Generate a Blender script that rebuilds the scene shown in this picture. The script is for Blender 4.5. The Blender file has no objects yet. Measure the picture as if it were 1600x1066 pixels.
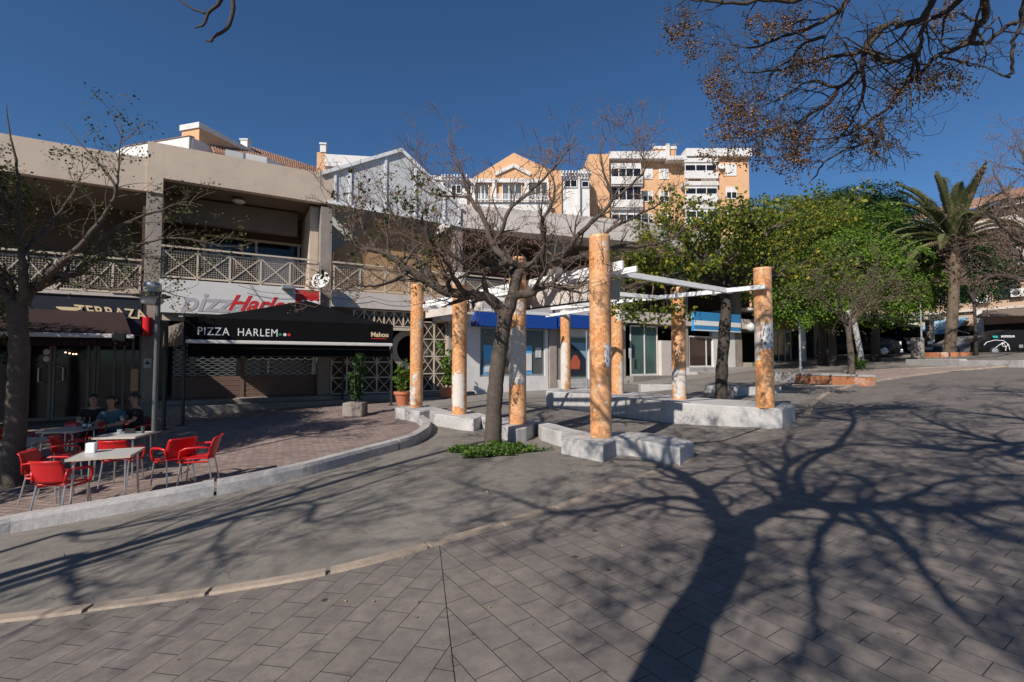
import bpy, bmesh, math, random
from mathutils import Vector, Matrix
R = math.radians
rnd = random.Random(7)
C = bpy.context.scene.collection
F = 755.0
PITCH = math.atan(32/755.0)
CH = 2.1                      # the whole place is modelled with the eye at z=0, then lifted by CH

# ------------------------------------------------------------------ terrain
def sst(t):
    t = max(0.0, min(1.0, t)); return t*t*(3-2*t)
def gz(x, y):
    y = max(-20, min(60, y)); u = -(max(-12.0, x)+1.0)
    cf = max(.02, .089-.0064*(max(3.0, y)-6.6))
    v = x-3.5; r = .083*((v*v+.6)**.5+v)/2; r = (r+2-((r-2)**2+.02)**.5)/2
    return -1.62 + .0104*(y-9) + r - cf*((u*u+1)**.5+u)/2

def ray(px, py):
    v = (533-py)/F
    return Vector(((px-800)/F, math.cos(PITCH)-v*math.sin(PITCH), math.sin(PITCH)+v*math.cos(PITCH)))
def AT(px, py, Y):
    d = ray(px, py); return d*(Y/d.y)
def G(px, py, off=0.0):
    d = ray(px, py); lo, hi = 0.3, 120.0
    for i in range(60):
        m = (lo+hi)/2; p = d*m
        if p.z > gz(p.x, p.y)+off: lo = m
        else: hi = m
    p = d*lo; return Vector((p.x, p.y, gz(p.x, p.y)+off))

SUN_H = Vector((-.559, -.829, 0)).normalized(); TAN = 0.74
def SH(px, py, h):            # the point h above the ground whose shadow falls on this spot of the paving
    g = G(px, py); return g + SUN_H*(h/TAN) + Vector((0, 0, h))

# ------------------------------------------------------------------ materials
MATS = {}
def newmat(name):
    m = bpy.data.materials.new(name); m.use_nodes = True
    nt = m.node_tree; b = nt.nodes['Principled BSDF']
    MATS[name] = m
    return m, nt, b
def N(nt, t, **kw):
    n = nt.nodes.new(t)
    for k, v in kw.items(): setattr(n, k, v)
    return n
def ramp(nt, fac, stops):
    r = N(nt, 'ShaderNodeValToRGB'); cr = r.color_ramp
    while len(cr.elements) < len(stops): cr.elements.new(.5)
    for e, (p, c) in zip(cr.elements, stops):
        e.position = p; e.color = (c[0], c[1], c[2], 1) if not isinstance(c, float) else (c, c, c, 1)
    nt.links.new(fac, r.inputs['Fac']); return r
def noise(nt, scale, detail=5, rough=.6, vec=None, coord='Object'):
    tc = N(nt, 'ShaderNodeTexCoord') if vec is None else None
    n = N(nt, 'ShaderNodeTexNoise'); n.inputs['Scale'].default_value = scale
    n.inputs['Detail'].default_value = detail; n.inputs['Roughness'].default_value = rough
    nt.links.new(tc.outputs[coord] if tc else vec, n.inputs['Vector']); return n
def mixc(nt, fac, a, b, mode='MIX'):
    m = N(nt, 'ShaderNodeMix', data_type='RGBA', blend_type=mode)
    for s, v in ((0, fac), (6, a), (7, b)):
        if isinstance(v, (int, float)): m.inputs[s].default_value = v
        elif isinstance(v, tuple): m.inputs[s].default_value = (*v, 1)
        else: nt.links.new(v, m.inputs[s])
    return m.outputs[2]
def bump(nt, b, h, dist, strength=1.0):
    bp = N(nt, 'ShaderNodeBump'); bp.inputs['Distance'].default_value = dist; bp.inputs['Strength'].default_value = strength
    nt.links.new(h, bp.inputs['Height']); nt.links.new(bp.outputs[0], b.inputs['Normal'])
def plain(name, col, rough=.7, var=.25, scale=3.0, metal=0.0, bmp=0.004, fine=40.0, spec=.4, dirt=None):
    m, nt, b = newmat(name)
    n1 = noise(nt, scale, 8, .65); n2 = noise(nt, fine, 4, .6)
    lo = tuple(c*(1-var) for c in col); hi = tuple(min(1, c*(1+var*.6)) for c in col)
    r = ramp(nt, n1.outputs['Fac'], [(.3, lo), (.7, hi)])
    c = mixc(nt, .35, r.outputs[0], ramp(nt, n2.outputs['Fac'], [(.3, lo), (.7, hi)]).outputs[0])
    if dirt:
        n3 = noise(nt, 1.3, 9, .75)
        c = mixc(nt, ramp(nt, n3.outputs['Fac'], [(.52, 0.0), (.68, 1.0)]).outputs[0], c, dirt)
    nt.links.new(c, b.inputs['Base Color'])
    b.inputs['Roughness'].default_value = rough; b.inputs['Metallic'].default_value = metal
    b.inputs['Specular IOR Level'].default_value = spec
    if bmp: bump(nt, b, n2.outputs['Fac'], bmp)
    return m
def glass(name, col, rough=.06):
    m, nt, b = newmat(name)
    n = noise(nt, .8, 2, .5); r = ramp(nt, n.outputs['Fac'], [(.3, col), (.7, tuple(c*1.6 for c in col))])
    nt.links.new(r.outputs[0], b.inputs['Base Color'])
    b.inputs['Roughness'].default_value = rough; b.inputs['Specular IOR Level'].default_value = .45
    return m
def island(name, stops, rough=.6, trans=0.0):
    m, nt, b = newmat(name)
    g = N(nt, 'ShaderNodeNewGeometry')
    r = ramp(nt, g.outputs['Random Per Island'], stops)
    nt.links.new(r.outputs[0], b.inputs['Base Color']); b.inputs['Roughness'].default_value = rough
    b.inputs['Specular IOR Level'].default_value = .25
    if trans:
        t = N(nt, 'ShaderNodeBsdfTranslucent'); nt.links.new(r.outputs[0], t.inputs['Color'])
        mx = N(nt, 'ShaderNodeMixShader'); mx.inputs[0].default_value = trans
        nt.links.new(b.outputs[0], mx.inputs[1]); nt.links.new(t.outputs[0], mx.inputs[2])
        nt.links.new(mx.outputs[0], nt.nodes['Material Output'].inputs['Surface'])
    return m

def slab_material():
    m, nt, b = newmat('slab_paving')
    tc = N(nt, 'ShaderNodeTexCoord')
    def bricks(ang, ox):
        mp = N(nt, 'ShaderNodeMapping'); mp.inputs['Rotation'].default_value = (0, 0, ang); mp.inputs['Location'].default_value = (ox, .05, 0)
        nt.links.new(tc.outputs['Object'], mp.inputs['Vector'])
        br = N(nt, 'ShaderNodeTexBrick'); br.offset = .5; br.squash = 1
        br.inputs['Scale'].default_value = 1.0; br.inputs['Brick Width'].default_value = .33; br.inputs['Row Height'].default_value = .205
        br.inputs['Mortar Size'].default_value = .003; br.inputs['Mortar Smooth'].default_value = .3
        br.inputs['Color1'].default_value = (.160, .140, .127, 1); br.inputs['Color2'].default_value = (.184, .162, .148, 1)
        br.inputs['Mortar'].default_value = (.038, .034, .031, 1)
        nt.links.new(mp.outputs[0], br.inputs['Vector']); return br
    a = bricks(R(-(90-16)), .1); c = bricks(R(-(90+33)), .3)
    sx = N(nt, 'ShaderNodeSeparateXYZ'); nt.links.new(tc.outputs['Object'], sx.inputs[0])
    # seam between the two laying directions
    m1 = N(nt, 'ShaderNodeMath', operation='MULTIPLY_ADD'); nt.links.new(sx.outputs['Y'], m1.inputs[0]); m1.inputs[1].default_value = .19; m1.inputs[2].default_value = .19*-4.37+.637*.98
    m2 = N(nt, 'ShaderNodeMath', operation='MULTIPLY_ADD'); nt.links.new(sx.outputs['X'], m2.inputs[0]); m2.inputs[1].default_value = .98; nt.links.new(m1.outputs[0], m2.inputs[2])
    gt = N(nt, 'ShaderNodeMath', operation='GREATER_THAN'); nt.links.new(m2.outputs[0], gt.inputs[0]); gt.inputs[1].default_value = 0
    col = mixc(nt, gt.outputs[0], a.outputs['Color'], c.outputs['Color'])
    mf = N(nt, 'ShaderNodeMix', data_type='FLOAT'); nt.links.new(gt.outputs[0], mf.inputs[0]); nt.links.new(a.outputs['Fac'], mf.inputs[2]); nt.links.new(c.outputs['Fac'], mf.inputs[3])
    ab = N(nt, 'ShaderNodeMath', operation='ABSOLUTE'); nt.links.new(m2.outputs[0], ab.inputs[0])
    lt = N(nt, 'ShaderNodeMath', operation='LESS_THAN'); nt.links.new(ab.outputs[0], lt.inputs[0]); lt.inputs[1].default_value = .0035
    col = mixc(nt, lt.outputs[0], col, (.012, .011, .01))
    n1 = noise(nt, 1.1, 8, .7); n2 = noise(nt, 7, 6, .7); n3 = noise(nt, 160, 3, .6)
    col = mixc(nt, .5, col, ramp(nt, n1.outputs['Fac'], [(.3, (.35,.35,.36)), (.7, (.72,.7,.68))]).outputs[0], 'OVERLAY')
    col = mixc(nt, .45, col, ramp(nt, n2.outputs['Fac'], [(.35, (.3,.3,.3)), (.65, (.66,.65,.64))]).outputs[0], 'OVERLAY')
    col = mixc(nt, .3, col, ramp(nt, n3.outputs['Fac'], [(.3, .25), (.7, .75)]).outputs[0], 'OVERLAY')
    # old chewing gum and drips: real spots on the slabs
    v = N(nt, 'ShaderNodeTexVoronoi'); v.inputs['Scale'].default_value = 2.2; nt.links.new(tc.outputs['Object'], v.inputs['Vector'])
    sp = ramp(nt, v.outputs['Distance'], [(.045, 1.0), (.065, 0.0)])
    col = mixc(nt, sp.outputs[0], col, (.045, .04, .037))
    # dark worn/oily blotches
    n4 = noise(nt, 2.6, 7, .72); col = mixc(nt, ramp(nt, n4.outputs['Fac'], [(.57, 0.0), (.7, .55)]).outputs[0], col, (.06,.054,.05))
    nt.links.new(col, b.inputs['Base Color']); b.inputs['Roughness'].default_value = .72; b.inputs['Specular IOR Level'].default_value = .35
    inv = N(nt, 'ShaderNodeMath', operation='SUBTRACT'); inv.inputs[0].default_value = 1; nt.links.new(mf.outputs[0], inv.inputs[1])
    ad = N(nt, 'ShaderNodeMath', operation='MULTIPLY_ADD'); nt.links.new(n3.outputs['Fac'], ad.inputs[0]); ad.inputs[1].default_value = .3; nt.links.new(inv.outputs[0], ad.inputs[2])
    bump(nt, b, ad.outputs[0], .006)
    return m
def asphalt_material(name, base, warm, fine=220, spots=True):
    m, nt, b = newmat(name)
    n1 = noise(nt, .6, 9, .7); n2 = noise(nt, fine, 3, .7); n3 = noise(nt, 6, 6, .65)
    col = ramp(nt, n1.outputs['Fac'], [(.32, base), (.68, warm)]).outputs[0]
    col = mixc(nt, .5, col, ramp(nt, n2.outputs['Fac'], [(.3, .2), (.7, .8)]).outputs[0], 'OVERLAY')
    col = mixc(nt, .35, col, ramp(nt, n3.outputs['Fac'], [(.35, .3), (.65, .7)]).outputs[0], 'OVERLAY')
    tc = N(nt, 'ShaderNodeTexCoord')
    v = N(nt, 'ShaderNodeTexVoronoi', feature='DISTANCE_TO_EDGE'); v.inputs['Scale'].default_value = .55
    wn = noise(nt, 1.5, 4, .6); vm = N(nt, 'ShaderNodeVectorMath', operation='ADD'); nt.links.new(tc.outputs['Object'], vm.inputs[0]); nt.links.new(wn.outputs['Color'], vm.inputs[1])
    nt.links.new(vm.outputs[0], v.inputs['Vector'])
    col = mixc(nt, ramp(nt, v.outputs['Distance'], [(.0, .6), (.006, 0.0)]).outputs[0], col, tuple(c*.4 for c in base))
    nt.links.new(col, b.inputs['Base Color']); b.inputs['Roughness'].default_value = .85; b.inputs['Specular IOR Level'].default_value = .25
    bump(nt, b, n2.outputs['Fac'], .004)
    return m
def brickmat(name, c1, c2, mort, w, h, ms, rot=0, rough=.8, uv=False, offset=.5, bdist=.004, freq=2):
    m, nt, b = newmat(name)
    tc = N(nt, 'ShaderNodeTexCoord'); mp = N(nt, 'ShaderNodeMapping'); mp.inputs['Rotation'].default_value = (0, 0, rot)
    nt.links.new(tc.outputs['UV' if uv else 'Object'], mp.inputs['Vector'])
    br = N(nt, 'ShaderNodeTexBrick'); br.offset = offset; br.offset_frequency = freq
    br.inputs['Scale'].default_value = 1; br.inputs['Brick Width'].default_value = w; br.inputs['Row Height'].default_value = h
    br.inputs['Mortar Size'].default_value = ms; br.inputs['Mortar Smooth'].default_value = .2
    br.inputs['Color1'].default_value = (*c1, 1); br.inputs['Color2'].default_value = (*c2, 1); br.inputs['Mortar'].default_value = (*mort, 1)
    nt.links.new(mp.outputs[0], br.inputs['Vector'])
    n1 = noise(nt, 1.5, 7, .7); n2 = noise(nt, 30, 4, .6)
    col = mixc(nt, .6, br.outputs['Color'], ramp(nt, n1.outputs['Fac'], [(.3, (.33,.33,.33)), (.7, (.7,.69,.68))]).outputs[0], 'OVERLAY')
    col = mixc(nt, .3, col, ramp(nt, n2.outputs['Fac'], [(.3, .3), (.7, .7)]).outputs[0], 'OVERLAY')
    nt.links.new(col, b.inputs['Base Color']); b.inputs['Roughness'].default_value = rough; b.inputs['Specular IOR Level'].default_value = .3
    inv = N(nt, 'ShaderNodeMath', operation='SUBTRACT'); inv.inputs[0].default_value = 1; nt.links.new(br.outputs['Fac'], inv.inputs[1])
    bump(nt, b, inv.outputs[0], bdist)
    return m

slab = slab_material()
asph = asphalt_material('asphalt', (.155, .139, .122), (.235, .212, .187))
walk = asphalt_material('walkway_concrete', (.20, .182, .163), (.27, .245, .22), 90)
plaza = brickmat('plaza_paver', (.15,.134,.122), (.195,.175,.16), (.09,.08,.07), .4, .4, .006, rot=.5)
pink = brickmat('pink_paver', (.27,.205,.18), (.33,.26,.23), (.08,.07,.06), .3, .15, .006, rot=.9)
terr = brickmat('terrace_paver', (.205,.15,.134), (.29,.225,.20), (.09,.075,.065), .2, .1, .006, rot=.35)
kerbm = plain('kerb_stone', (.34,.27,.21), .85, .35, 2.2, dirt=(.17,.14,.11))
paint = plain('white_painted_masonry', (.47,.455,.445), .8, .25, 2.3, dirt=(.28,.265,.25), bmp=.012, fine=14)
paintdirty = plain('dirty_white_kerb', (.42,.40,.39), .8, .35, 1.2, dirt=(.20,.18,.165), bmp=.008, fine=18)
conc = plain('facade_concrete', (.58,.465,.365), .85, .13, .7, dirt=(.46,.38,.31), fine=22)
soffit = plain('soffit_shade_tone', (.17,.13,.10), .85, .15, 1.0)  # shade under the balcony roof is put into this dark brown
conc2 = plain('slab_concrete', (.58,.52,.475), .85, .12, .9, dirt=(.42,.37,.33))
stone = brickmat('pier_stone', (.26,.22,.19), (.33,.285,.25), (.15,.13,.11), .6, .45, .004)
cream = plain('cream_metal', (.56,.48,.38), .5, .1, 6, bmp=.001)
white = plain('white_metal', (.80,.80,.80), .45, .06, 4, bmp=.001)
whitewall = plain('white_wall', (.68,.66,.64), .7, .1, 1.2, dirt=(.56,.54,.51))
polym = plain('polycarbonate_sheet', (.62,.62,.62), .35, .05, .5, bmp=0)
ochre = plain('ochre_wall', (.40,.235,.115), .85, .2, 1.1)
orange = plain('orange_render', (.66,.39,.215), .9, .14, .35, bmp=.002, dirt=(.52,.31,.18))
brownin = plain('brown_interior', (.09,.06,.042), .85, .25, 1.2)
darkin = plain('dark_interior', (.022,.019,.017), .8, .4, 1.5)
black = plain('black_canvas', (.007,.007,.008), .9, .3, 2.5, bmp=.003, fine=60, spec=.08)
blackm = plain('black_metal', (.02,.02,.021), .4, .2, 5, bmp=0)
maroon = plain('maroon_canvas', (.028,.011,.011), .85, .35, 2, bmp=.003)
navy = plain('navy_panel', (.018,.022,.035), .5, .2, 2, bmp=0)
galv = plain('galvanised_steel', (.42,.44,.45), .4, .15, 8, metal=.6, bmp=.001)
greyp = plain('grey_painted_steel', (.09,.10,.10), .5, .25, 5, bmp=.001)
redp = plain('red_plastic', (.52,.010,.013), .33, .08, 3, bmp=0, spec=.5)
alu = plain('aluminium_tube', (.60,.59,.57), .3, .08, 10, metal=.85, bmp=0)
tabletop = plain('table_top', (.50,.49,.47), .38, .12, 5, bmp=0)
redbox = plain('red_enamel', (.60,.02,.025), .3, .08, 4, bmp=0)
blue = plain('blue_panel', (.012,.06,.30), .4, .06, 2, bmp=0)
cyan = plain('cyan_poster', (.10,.42,.75), .4, .12, 3, bmp=0)
skyblue = plain('pale_blue_canvas', (.22,.38,.50), .7, .15, 3, bmp=.002)
gl_dark = glass('dark_glass', (.010,.010,.011))
gl_green = glass('green_glass', (.05,.085,.075))
gl_bright = glass('window_glass', (.07,.075,.075))
brownslat = plain('brown_shutter', (.17,.105,.085), .6, .18, 2.5, bmp=.001)
tile_roof = brickmat('roof_tiles', (.36,.20,.13), (.46,.27,.18), (.16,.09,.06), .35, .28, .03, bdist=.02)
bark = plain('bark', (.115,.092,.075), .9, .45, 9, bmp=.03, fine=45)
barkd = plain('dark_bark', (.075,.06,.05), .9, .4, 9, bmp=.02, fine=45)
barkp = plain('palm_bark', (.17,.125,.09), .95, .5, 6, bmp=.04, fine=30)
twigm = plain('twig_bark', (.16,.115,.09), .9, .35, 9, bmp=0)
plaster = plain('bare_plaster', (.62,.57,.52), .85, .15, 5, dirt=(.48,.40,.34), bmp=.004)
terrac = plain('terracotta', (.48,.17,.085), .75, .15, 4)
skin = plain('skin', (.42,.23,.16), .55, .12, 8, bmp=0)
hairm = plain('dark_hair', (.018,.014,.012), .6, .3, 40, bmp=.002)
teal = plain('teal_cotton', (.05,.12,.15), .85, .25, 9, bmp=.002)
blackcl = plain('black_clothing', (.015,.015,.018), .85, .3, 9, bmp=.002)
jean = plain('denim', (.03,.04,.07), .85, .3, 12, bmp=.002)
paper = plain('printed_paper', (.62,.62,.63), .7, .2, 9, bmp=0, dirt=(.25,.26,.29))
lampgl = plain('frosted_lamp_bowl', (.55,.55,.54), .3, .1, 5, bmp=0)
whitep = plain('white_lettering', (.82,.82,.82), .5, .05, 3, bmp=0)
gold = plain('gold_lettering', (.78,.62,.38), .5, .05, 3, bmp=0)
redl = plain('red_lettering', (.60,.03,.03), .5, .1, 3, bmp=0)
greenl = plain('green_spot', (.02,.22,.10), .5, .1, 3, bmp=0)
purple = plain('faded_lilac_lettering', (.45,.42,.44), .6, .1, 3, bmp=0)
tealmark = plain('teal_marking', (.03,.45,.42), .5, .1, 3, bmp=0)
carblack = plain('black_car_paint', (.006,.006,.007), .3, .1, 2, bmp=0, spec=.3)
cargrey = plain('grey_car_paint', (.16,.165,.18), .2, .1, 2, bmp=0, spec=.6)
rubber = plain('tyre_rubber', (.02,.02,.02), .85, .2, 10)
fruit = island('dried_berries', [(0, (.05,.03,.02)), (.6, (.16,.085,.045)), (.85, (.26,.14,.06)), (1, (.42,.26,.11))], .5)
lf_weed = island('weed_leaves', [(0, (.05,.11,.02)), (.6, (.11,.20,.035)), (1, (.18,.27,.06))], .5, .3)
twigd = plain('dark_twig_bark', (.075,.06,.052), .9, .35, 9, bmp=0)
spray = island('dry_seed_sprays', [(0, (.14,.075,.055)), (.6, (.25,.145,.11)), (1, (.36,.22,.17))], .8)
lf_olive = island('olive_leaves', [(0, (.03,.045,.012)), (.5, (.065,.085,.022)), (.85, (.11,.12,.03)), (1, (.20,.16,.05))], .55, .3)
lf_yel = island('yellowing_leaves', [(0, (.045,.085,.012)), (.5, (.12,.17,.022)), (.8, (.21,.23,.03)), (1, (.45,.36,.04))], .55, .42)
lf_green = island('green_leaves', [(0, (.04,.10,.012)), (.5, (.11,.20,.022)), (1, (.21,.31,.04))], .5, .42)
lf_dark = island('dark_green_leaves', [(0, (.010,.03,.010)), (.6, (.025,.065,.018)), (1, (.05,.10,.025))], .55, .25)
lf_palm = island('palm_leaflets', [(0, (.13,.15,.06)), (.6, (.25,.26,.12)), (1, (.38,.36,.20))], .5, .45)
lf_dry = island('dry_fallen_leaves', [(0, (.16,.09,.04)), (.6, (.32,.20,.08)), (1, (.45,.33,.14))], .8)
lf_brown = island('brown_thin_foliage', [(0, (.06,.045,.03)), (.6, (.12,.09,.055)), (1, (.14,.13,.06))], .8, .2)

# mosaic tile: unit cells in uv
m, nt, b = newmat('orange_mosaic'); mosaic = m
tc = N(nt, 'ShaderNodeTexCoord'); br = N(nt, 'ShaderNodeTexBrick'); br.offset = 0
for k, v in (('Scale', 1), ('Brick Width', 1), ('Row Height', 1), ('Mortar Size', .07), ('Mortar Smooth', .1)): br.inputs[k].default_value = v
br.inputs['Color1'].default_value = (.60,.21,.045,1); br.inputs['Color2'].default_value = (.80,.37,.11,1); br.inputs['Mortar'].default_value = (.62,.47,.36,1)
nt.links.new(tc.outputs['UV'], br.inputs['Vector'])
vv = N(nt, 'ShaderNodeVectorMath', operation='FLOOR'); nt.links.new(tc.outputs['UV'], vv.inputs[0])
wn = N(nt, 'ShaderNodeTexWhiteNoise'); nt.links.new(vv.outputs[0], wn.inputs['Vector'])
col = mixc(nt, .55, br.outputs['Color'], ramp(nt, wn.outputs['Value'], [(0, (.30,.25,.2)), (.5, (.5,.5,.5)), (1, (.78,.78,.8))]).outputs[0], 'OVERLAY')
g2 = noise(nt, 1.6, 6, .65); col = mixc(nt, ramp(nt, g2.outputs['Fac'], [(.45, 0.0), (.7, .55)]).outputs[0], col, (.76,.52,.33))
g3 = noise(nt, 2.4, 6, .7); col = mixc(nt, ramp(nt, g3.outputs['Fac'], [(.5, 0.0), (.72, .5)]).outputs[0], col, (.45,.17,.05))
nt.links.new(col, b.inputs['Base Color']); b.inputs['Roughness'].default_value = .35
inv = N(nt, 'ShaderNodeMath', operation='SUBTRACT'); inv.inputs[0].default_value = 1; nt.links.new(br.outputs['Fac'], inv.inputs[1]); bump(nt, b, inv.outputs[0], .003)

# ------------------------------------------------------------------ mesh builder
class MB:
    def __init__(s): s.v = []; s.f = []; s.mi = []; s.uv = {}
    def face(s, pts, mi=0):
        b = len(s.v); s.v += [tuple(p) for p in pts]; s.f.append(tuple(range(b, b+len(pts)))); s.mi.append(mi); return s
    def box(s, a, c, mi=0):
        x0, y0, z0 = a; x1, y1, z1 = c
        return s.obox(Vector((x0, y0, z0)), Vector((x1-x0, 0, 0)), Vector((0, y1-y0, 0)), Vector((0, 0, z1-z0)), mi)
    def obox(s, o, a, b_, c, mi=0):
        o = Vector(o); a = Vector(a); b_ = Vector(b_); c = Vector(c)
        if a.cross(b_).dot(c) < 0: a, b_ = b_, a
        n = len(s.v)
        for k in range(8):
            s.v.append(tuple(o + (a if k & 1 else a*0) + (b_ if k & 2 else a*0) + (c if k & 4 else a*0)))
        for q in ((0,2,3,1), (4,5,7,6), (0,1,5,4), (2,6,7,3), (0,4,6,2), (1,3,7,5)):
            s.f.append(tuple(n+i for i in q)); s.mi.append(mi)
        return s
    def beam(s, p, q, w, h, mi=0):        # w across, h vertical
        p = Vector(p); q = Vector(q); d = q-p; up = Vector((0, 0, 1))
        side = d.cross(up)
        if side.length < 1e-6: side = Vector((1, 0, 0))
        side.normalize(); vv = side.cross(d).normalized()
        return s.obox(p - side*w/2 - vv*h/2, d, side*w, vv*h, mi)
    def tube(s, pts, rad, n=8, cap=True, mi=0):
        pts = [Vector(p) for p in pts]
        if not isinstance(rad, (list, tuple)): rad = [rad]*len(pts)
        base = len(s.v); prev = None
        for i, p in enumerate(pts):
            t = (pts[min(i+1, len(pts)-1)] - pts[max(i-1, 0)])
            t = t.normalized() if t.length > 1e-9 else Vector((0, 0, 1))
            if prev is None:
                a = Vector((1, 0, 0)) if abs(t.x) < .8 else Vector((0, 1, 0))
                e = t.cross(a).normalized()
            else:
                e = (prev - t*prev.dot(t))
                e = e.normalized() if e.length > 1e-6 else t.orthogonal().normalized()
            prev = e; g = t.cross(e)
            for k in range(n):
                an = 2*math.pi*k/n
                s.v.append(tuple(p + (e*math.cos(an) + g*math.sin(an))*rad[i]))
        for i in range(len(pts)-1):
            for k in range(n):
                k2 = (k+1) % n
                s.f.append((base+i*n+k, base+i*n+k2, base+(i+1)*n+k2, base+(i+1)*n+k)); s.mi.append(mi)
        if cap:
            s.f.append(tuple(base+k for k in reversed(range(n)))); s.mi.append(mi)
            e0 = base+(len(pts)-1)*n; s.f.append(tuple(e0+k for k in range(n))); s.mi.append(mi)
        return s
    def lathe(s, c, prof, n=20, mi=0):
        return s.tube([(c[0], c[1], c[2]+z) for r, z in prof], [r for r, z in prof], n, True, mi)
    def prism(s, poly, ext, mi=0):        # poly: 3d points, ext: vector
        poly = [Vector(p) for p in poly]; ext = Vector(ext); n = len(poly); b = len(s.v)
        s.v += [tuple(p) for p in poly] + [tuple(p+ext) for p in poly]
        s.f.append(tuple(b+i for i in range(n))); s.f.append(tuple(b+n+i for i in reversed(range(n)))); s.mi += [mi, mi]
        for i in range(n):
            j = (i+1) % n; s.f.append((b+i, b+n+i, b+n+j, b+j)); s.mi.append(mi)
        return s

def build(name, mb, mats, parent=None, smooth=False, bevel=0.0, world=True, solid=0.0):
    me = bpy.data.meshes.new(name)
    v = mb.v
    if parent is not None and world:
        inv = wm(parent).inverted(); v = [tuple(inv @ Vector(p)) for p in v]
    me.from_pydata(v, [], mb.f)
    if not isinstance(mats, (list, tuple)): mats = [mats]
    for m in mats: me.materials.append(m)
    if len(mats) > 1: me.polygons.foreach_set('material_index', mb.mi)
    if mb.uv:
        uvl = me.uv_layers.new(name='UVMap')
        for p in me.polygons:
            if p.index in mb.uv:
                for li, uv in zip(p.loop_indices, mb.uv[p.index]): uvl.data[li].uv = uv
    if smooth:
        me.polygons.foreach_set('use_smooth', [True]*len(me.polygons))
        if smooth == 'auto':
            me.set_sharp_from_angle(angle=R(40))
    me.update()
    o = bpy.data.objects.new(name, me); C.objects.link(o)
    if parent is not None: o.parent = parent
    if bevel:
        md = o.modifiers.new('Bevel', 'BEVEL'); md.width = bevel; md.segments = 2; md.limit_method = 'ANGLE'; md.angle_limit = R(40)
    return o
def wm(o):
    M = Matrix.LocRotScale(o.location, o.rotation_euler, o.scale)
    return wm(o.parent) @ M if o.parent else M
def tag(o, label, cat, group=None):
    o['label'] = label; o['category'] = cat
    if group: o['group'] = group
    return o
def thing(name, label, cat, loc=(0,0,0), rz=0.0, group=None):
    o = bpy.data.objects.new(name, None); C.objects.link(o); o.empty_display_size = .2
    o.location = loc; o.rotation_euler = (0, 0, rz)
    return tag(o, label, cat, group)
def struct(o, kind='structure'):
    o['kind'] = kind; return o
def copy_tree(o, parent=None):
    c = o.copy(); C.objects.link(c); c.parent = parent
    for ch in list(o.children): copy_tree(ch, c)
    return c
def text_mesh(name, body, size, mat, parent, o, ux, uz, depth=.01, shear=0.0, spacing=1.0, bold=0.0, align='LEFT', xs=1.0):
    cu = bpy.data.curves.new('tmp', 'FONT'); cu.body = body; cu.size = size; cu.extrude = depth; cu.shear = shear
    cu.space_character = spacing; cu.offset = bold; cu.align_x = align
    to = bpy.data.objects.new('tmp', cu); C.objects.link(to)
    bpy.context.view_layer.update()
    me = bpy.data.meshes.new_from_object(to.evaluated_get(bpy.context.evaluated_depsgraph_get()))
    bpy.data.objects.remove(to); bpy.data.curves.remove(cu)
    ux = Vector(ux).normalized(); uz = Vector(uz).normalized(); n = ux.cross(uz)
    me.transform(Matrix.Diagonal((xs, 1, 1, 1)))
    M = Matrix((( ux.x, uz.x, n.x, o[0]), (ux.y, uz.y, n.y, o[1]), (ux.z, uz.z, n.z, o[2]), (0,0,0,1)))
    if parent is not None: M = wm(parent).inverted() @ M
    me.transform(M); me.materials.clear(); me.materials.append(mat); me.name = name
    ob = bpy.data.objects.new(name, me); C.objects.link(ob); ob.parent = parent
    return ob

# facade frame of the arcade
FU = Vector((.864, .503, 0)).normalized(); FN = Vector((.503, -.864, 0)).normalized()
FO = -FN*20.3
def S(px, off=0.0):
    k = (px-800)/F*1.0
    o = FO + FN*off
    return (k*o.y - o.x)/(FU.x - k*FU.y)
def W(s, d, z): return FO + FU*s + FN*d + Vector((0, 0, z))
def fb(mb, s0, s1, d0, d1, z0, z1, mi=0):
    return mb.obox(W(s0, d0, z0), FU*(s1-s0), FN*(d1-d0), Vector((0, 0, z1-z0)), mi)
def fbar(mb, s0, z0, s1, z1, d, w, t, mi=0):   # flat bar in the facade plane
    a = W(s0, d, z0); b_ = W(s1, d, z1); dr = (b_-a); up = FN.cross(dr).normalized()
    return mb.obox(a-up*w/2, dr, up*w, FN*t, mi)
# ------------------------------------------------------------------ ground
xs = [-400, -200, -100, -60, -40, -30] + [x for x in range(-20, 61)] + [80, 120, 200, 400]
ys = [-300, -100, -40, -20, -15] + [y for y in range(-10, 61)] + [100, 200, 400]
mb = MB()
for x in xs:
    for y in ys: mb.v.append((x, y, gz(max(-60, min(60, x)), y)))
for i in range(len(xs)-1):
    for j in range(len(ys)-1):
        a = i*len(ys)+j; mb.f.append((a, a+len(ys), a+len(ys)+1, a+1)); mb.mi.append(0)
struct(build('ground', mb, asph))

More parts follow.
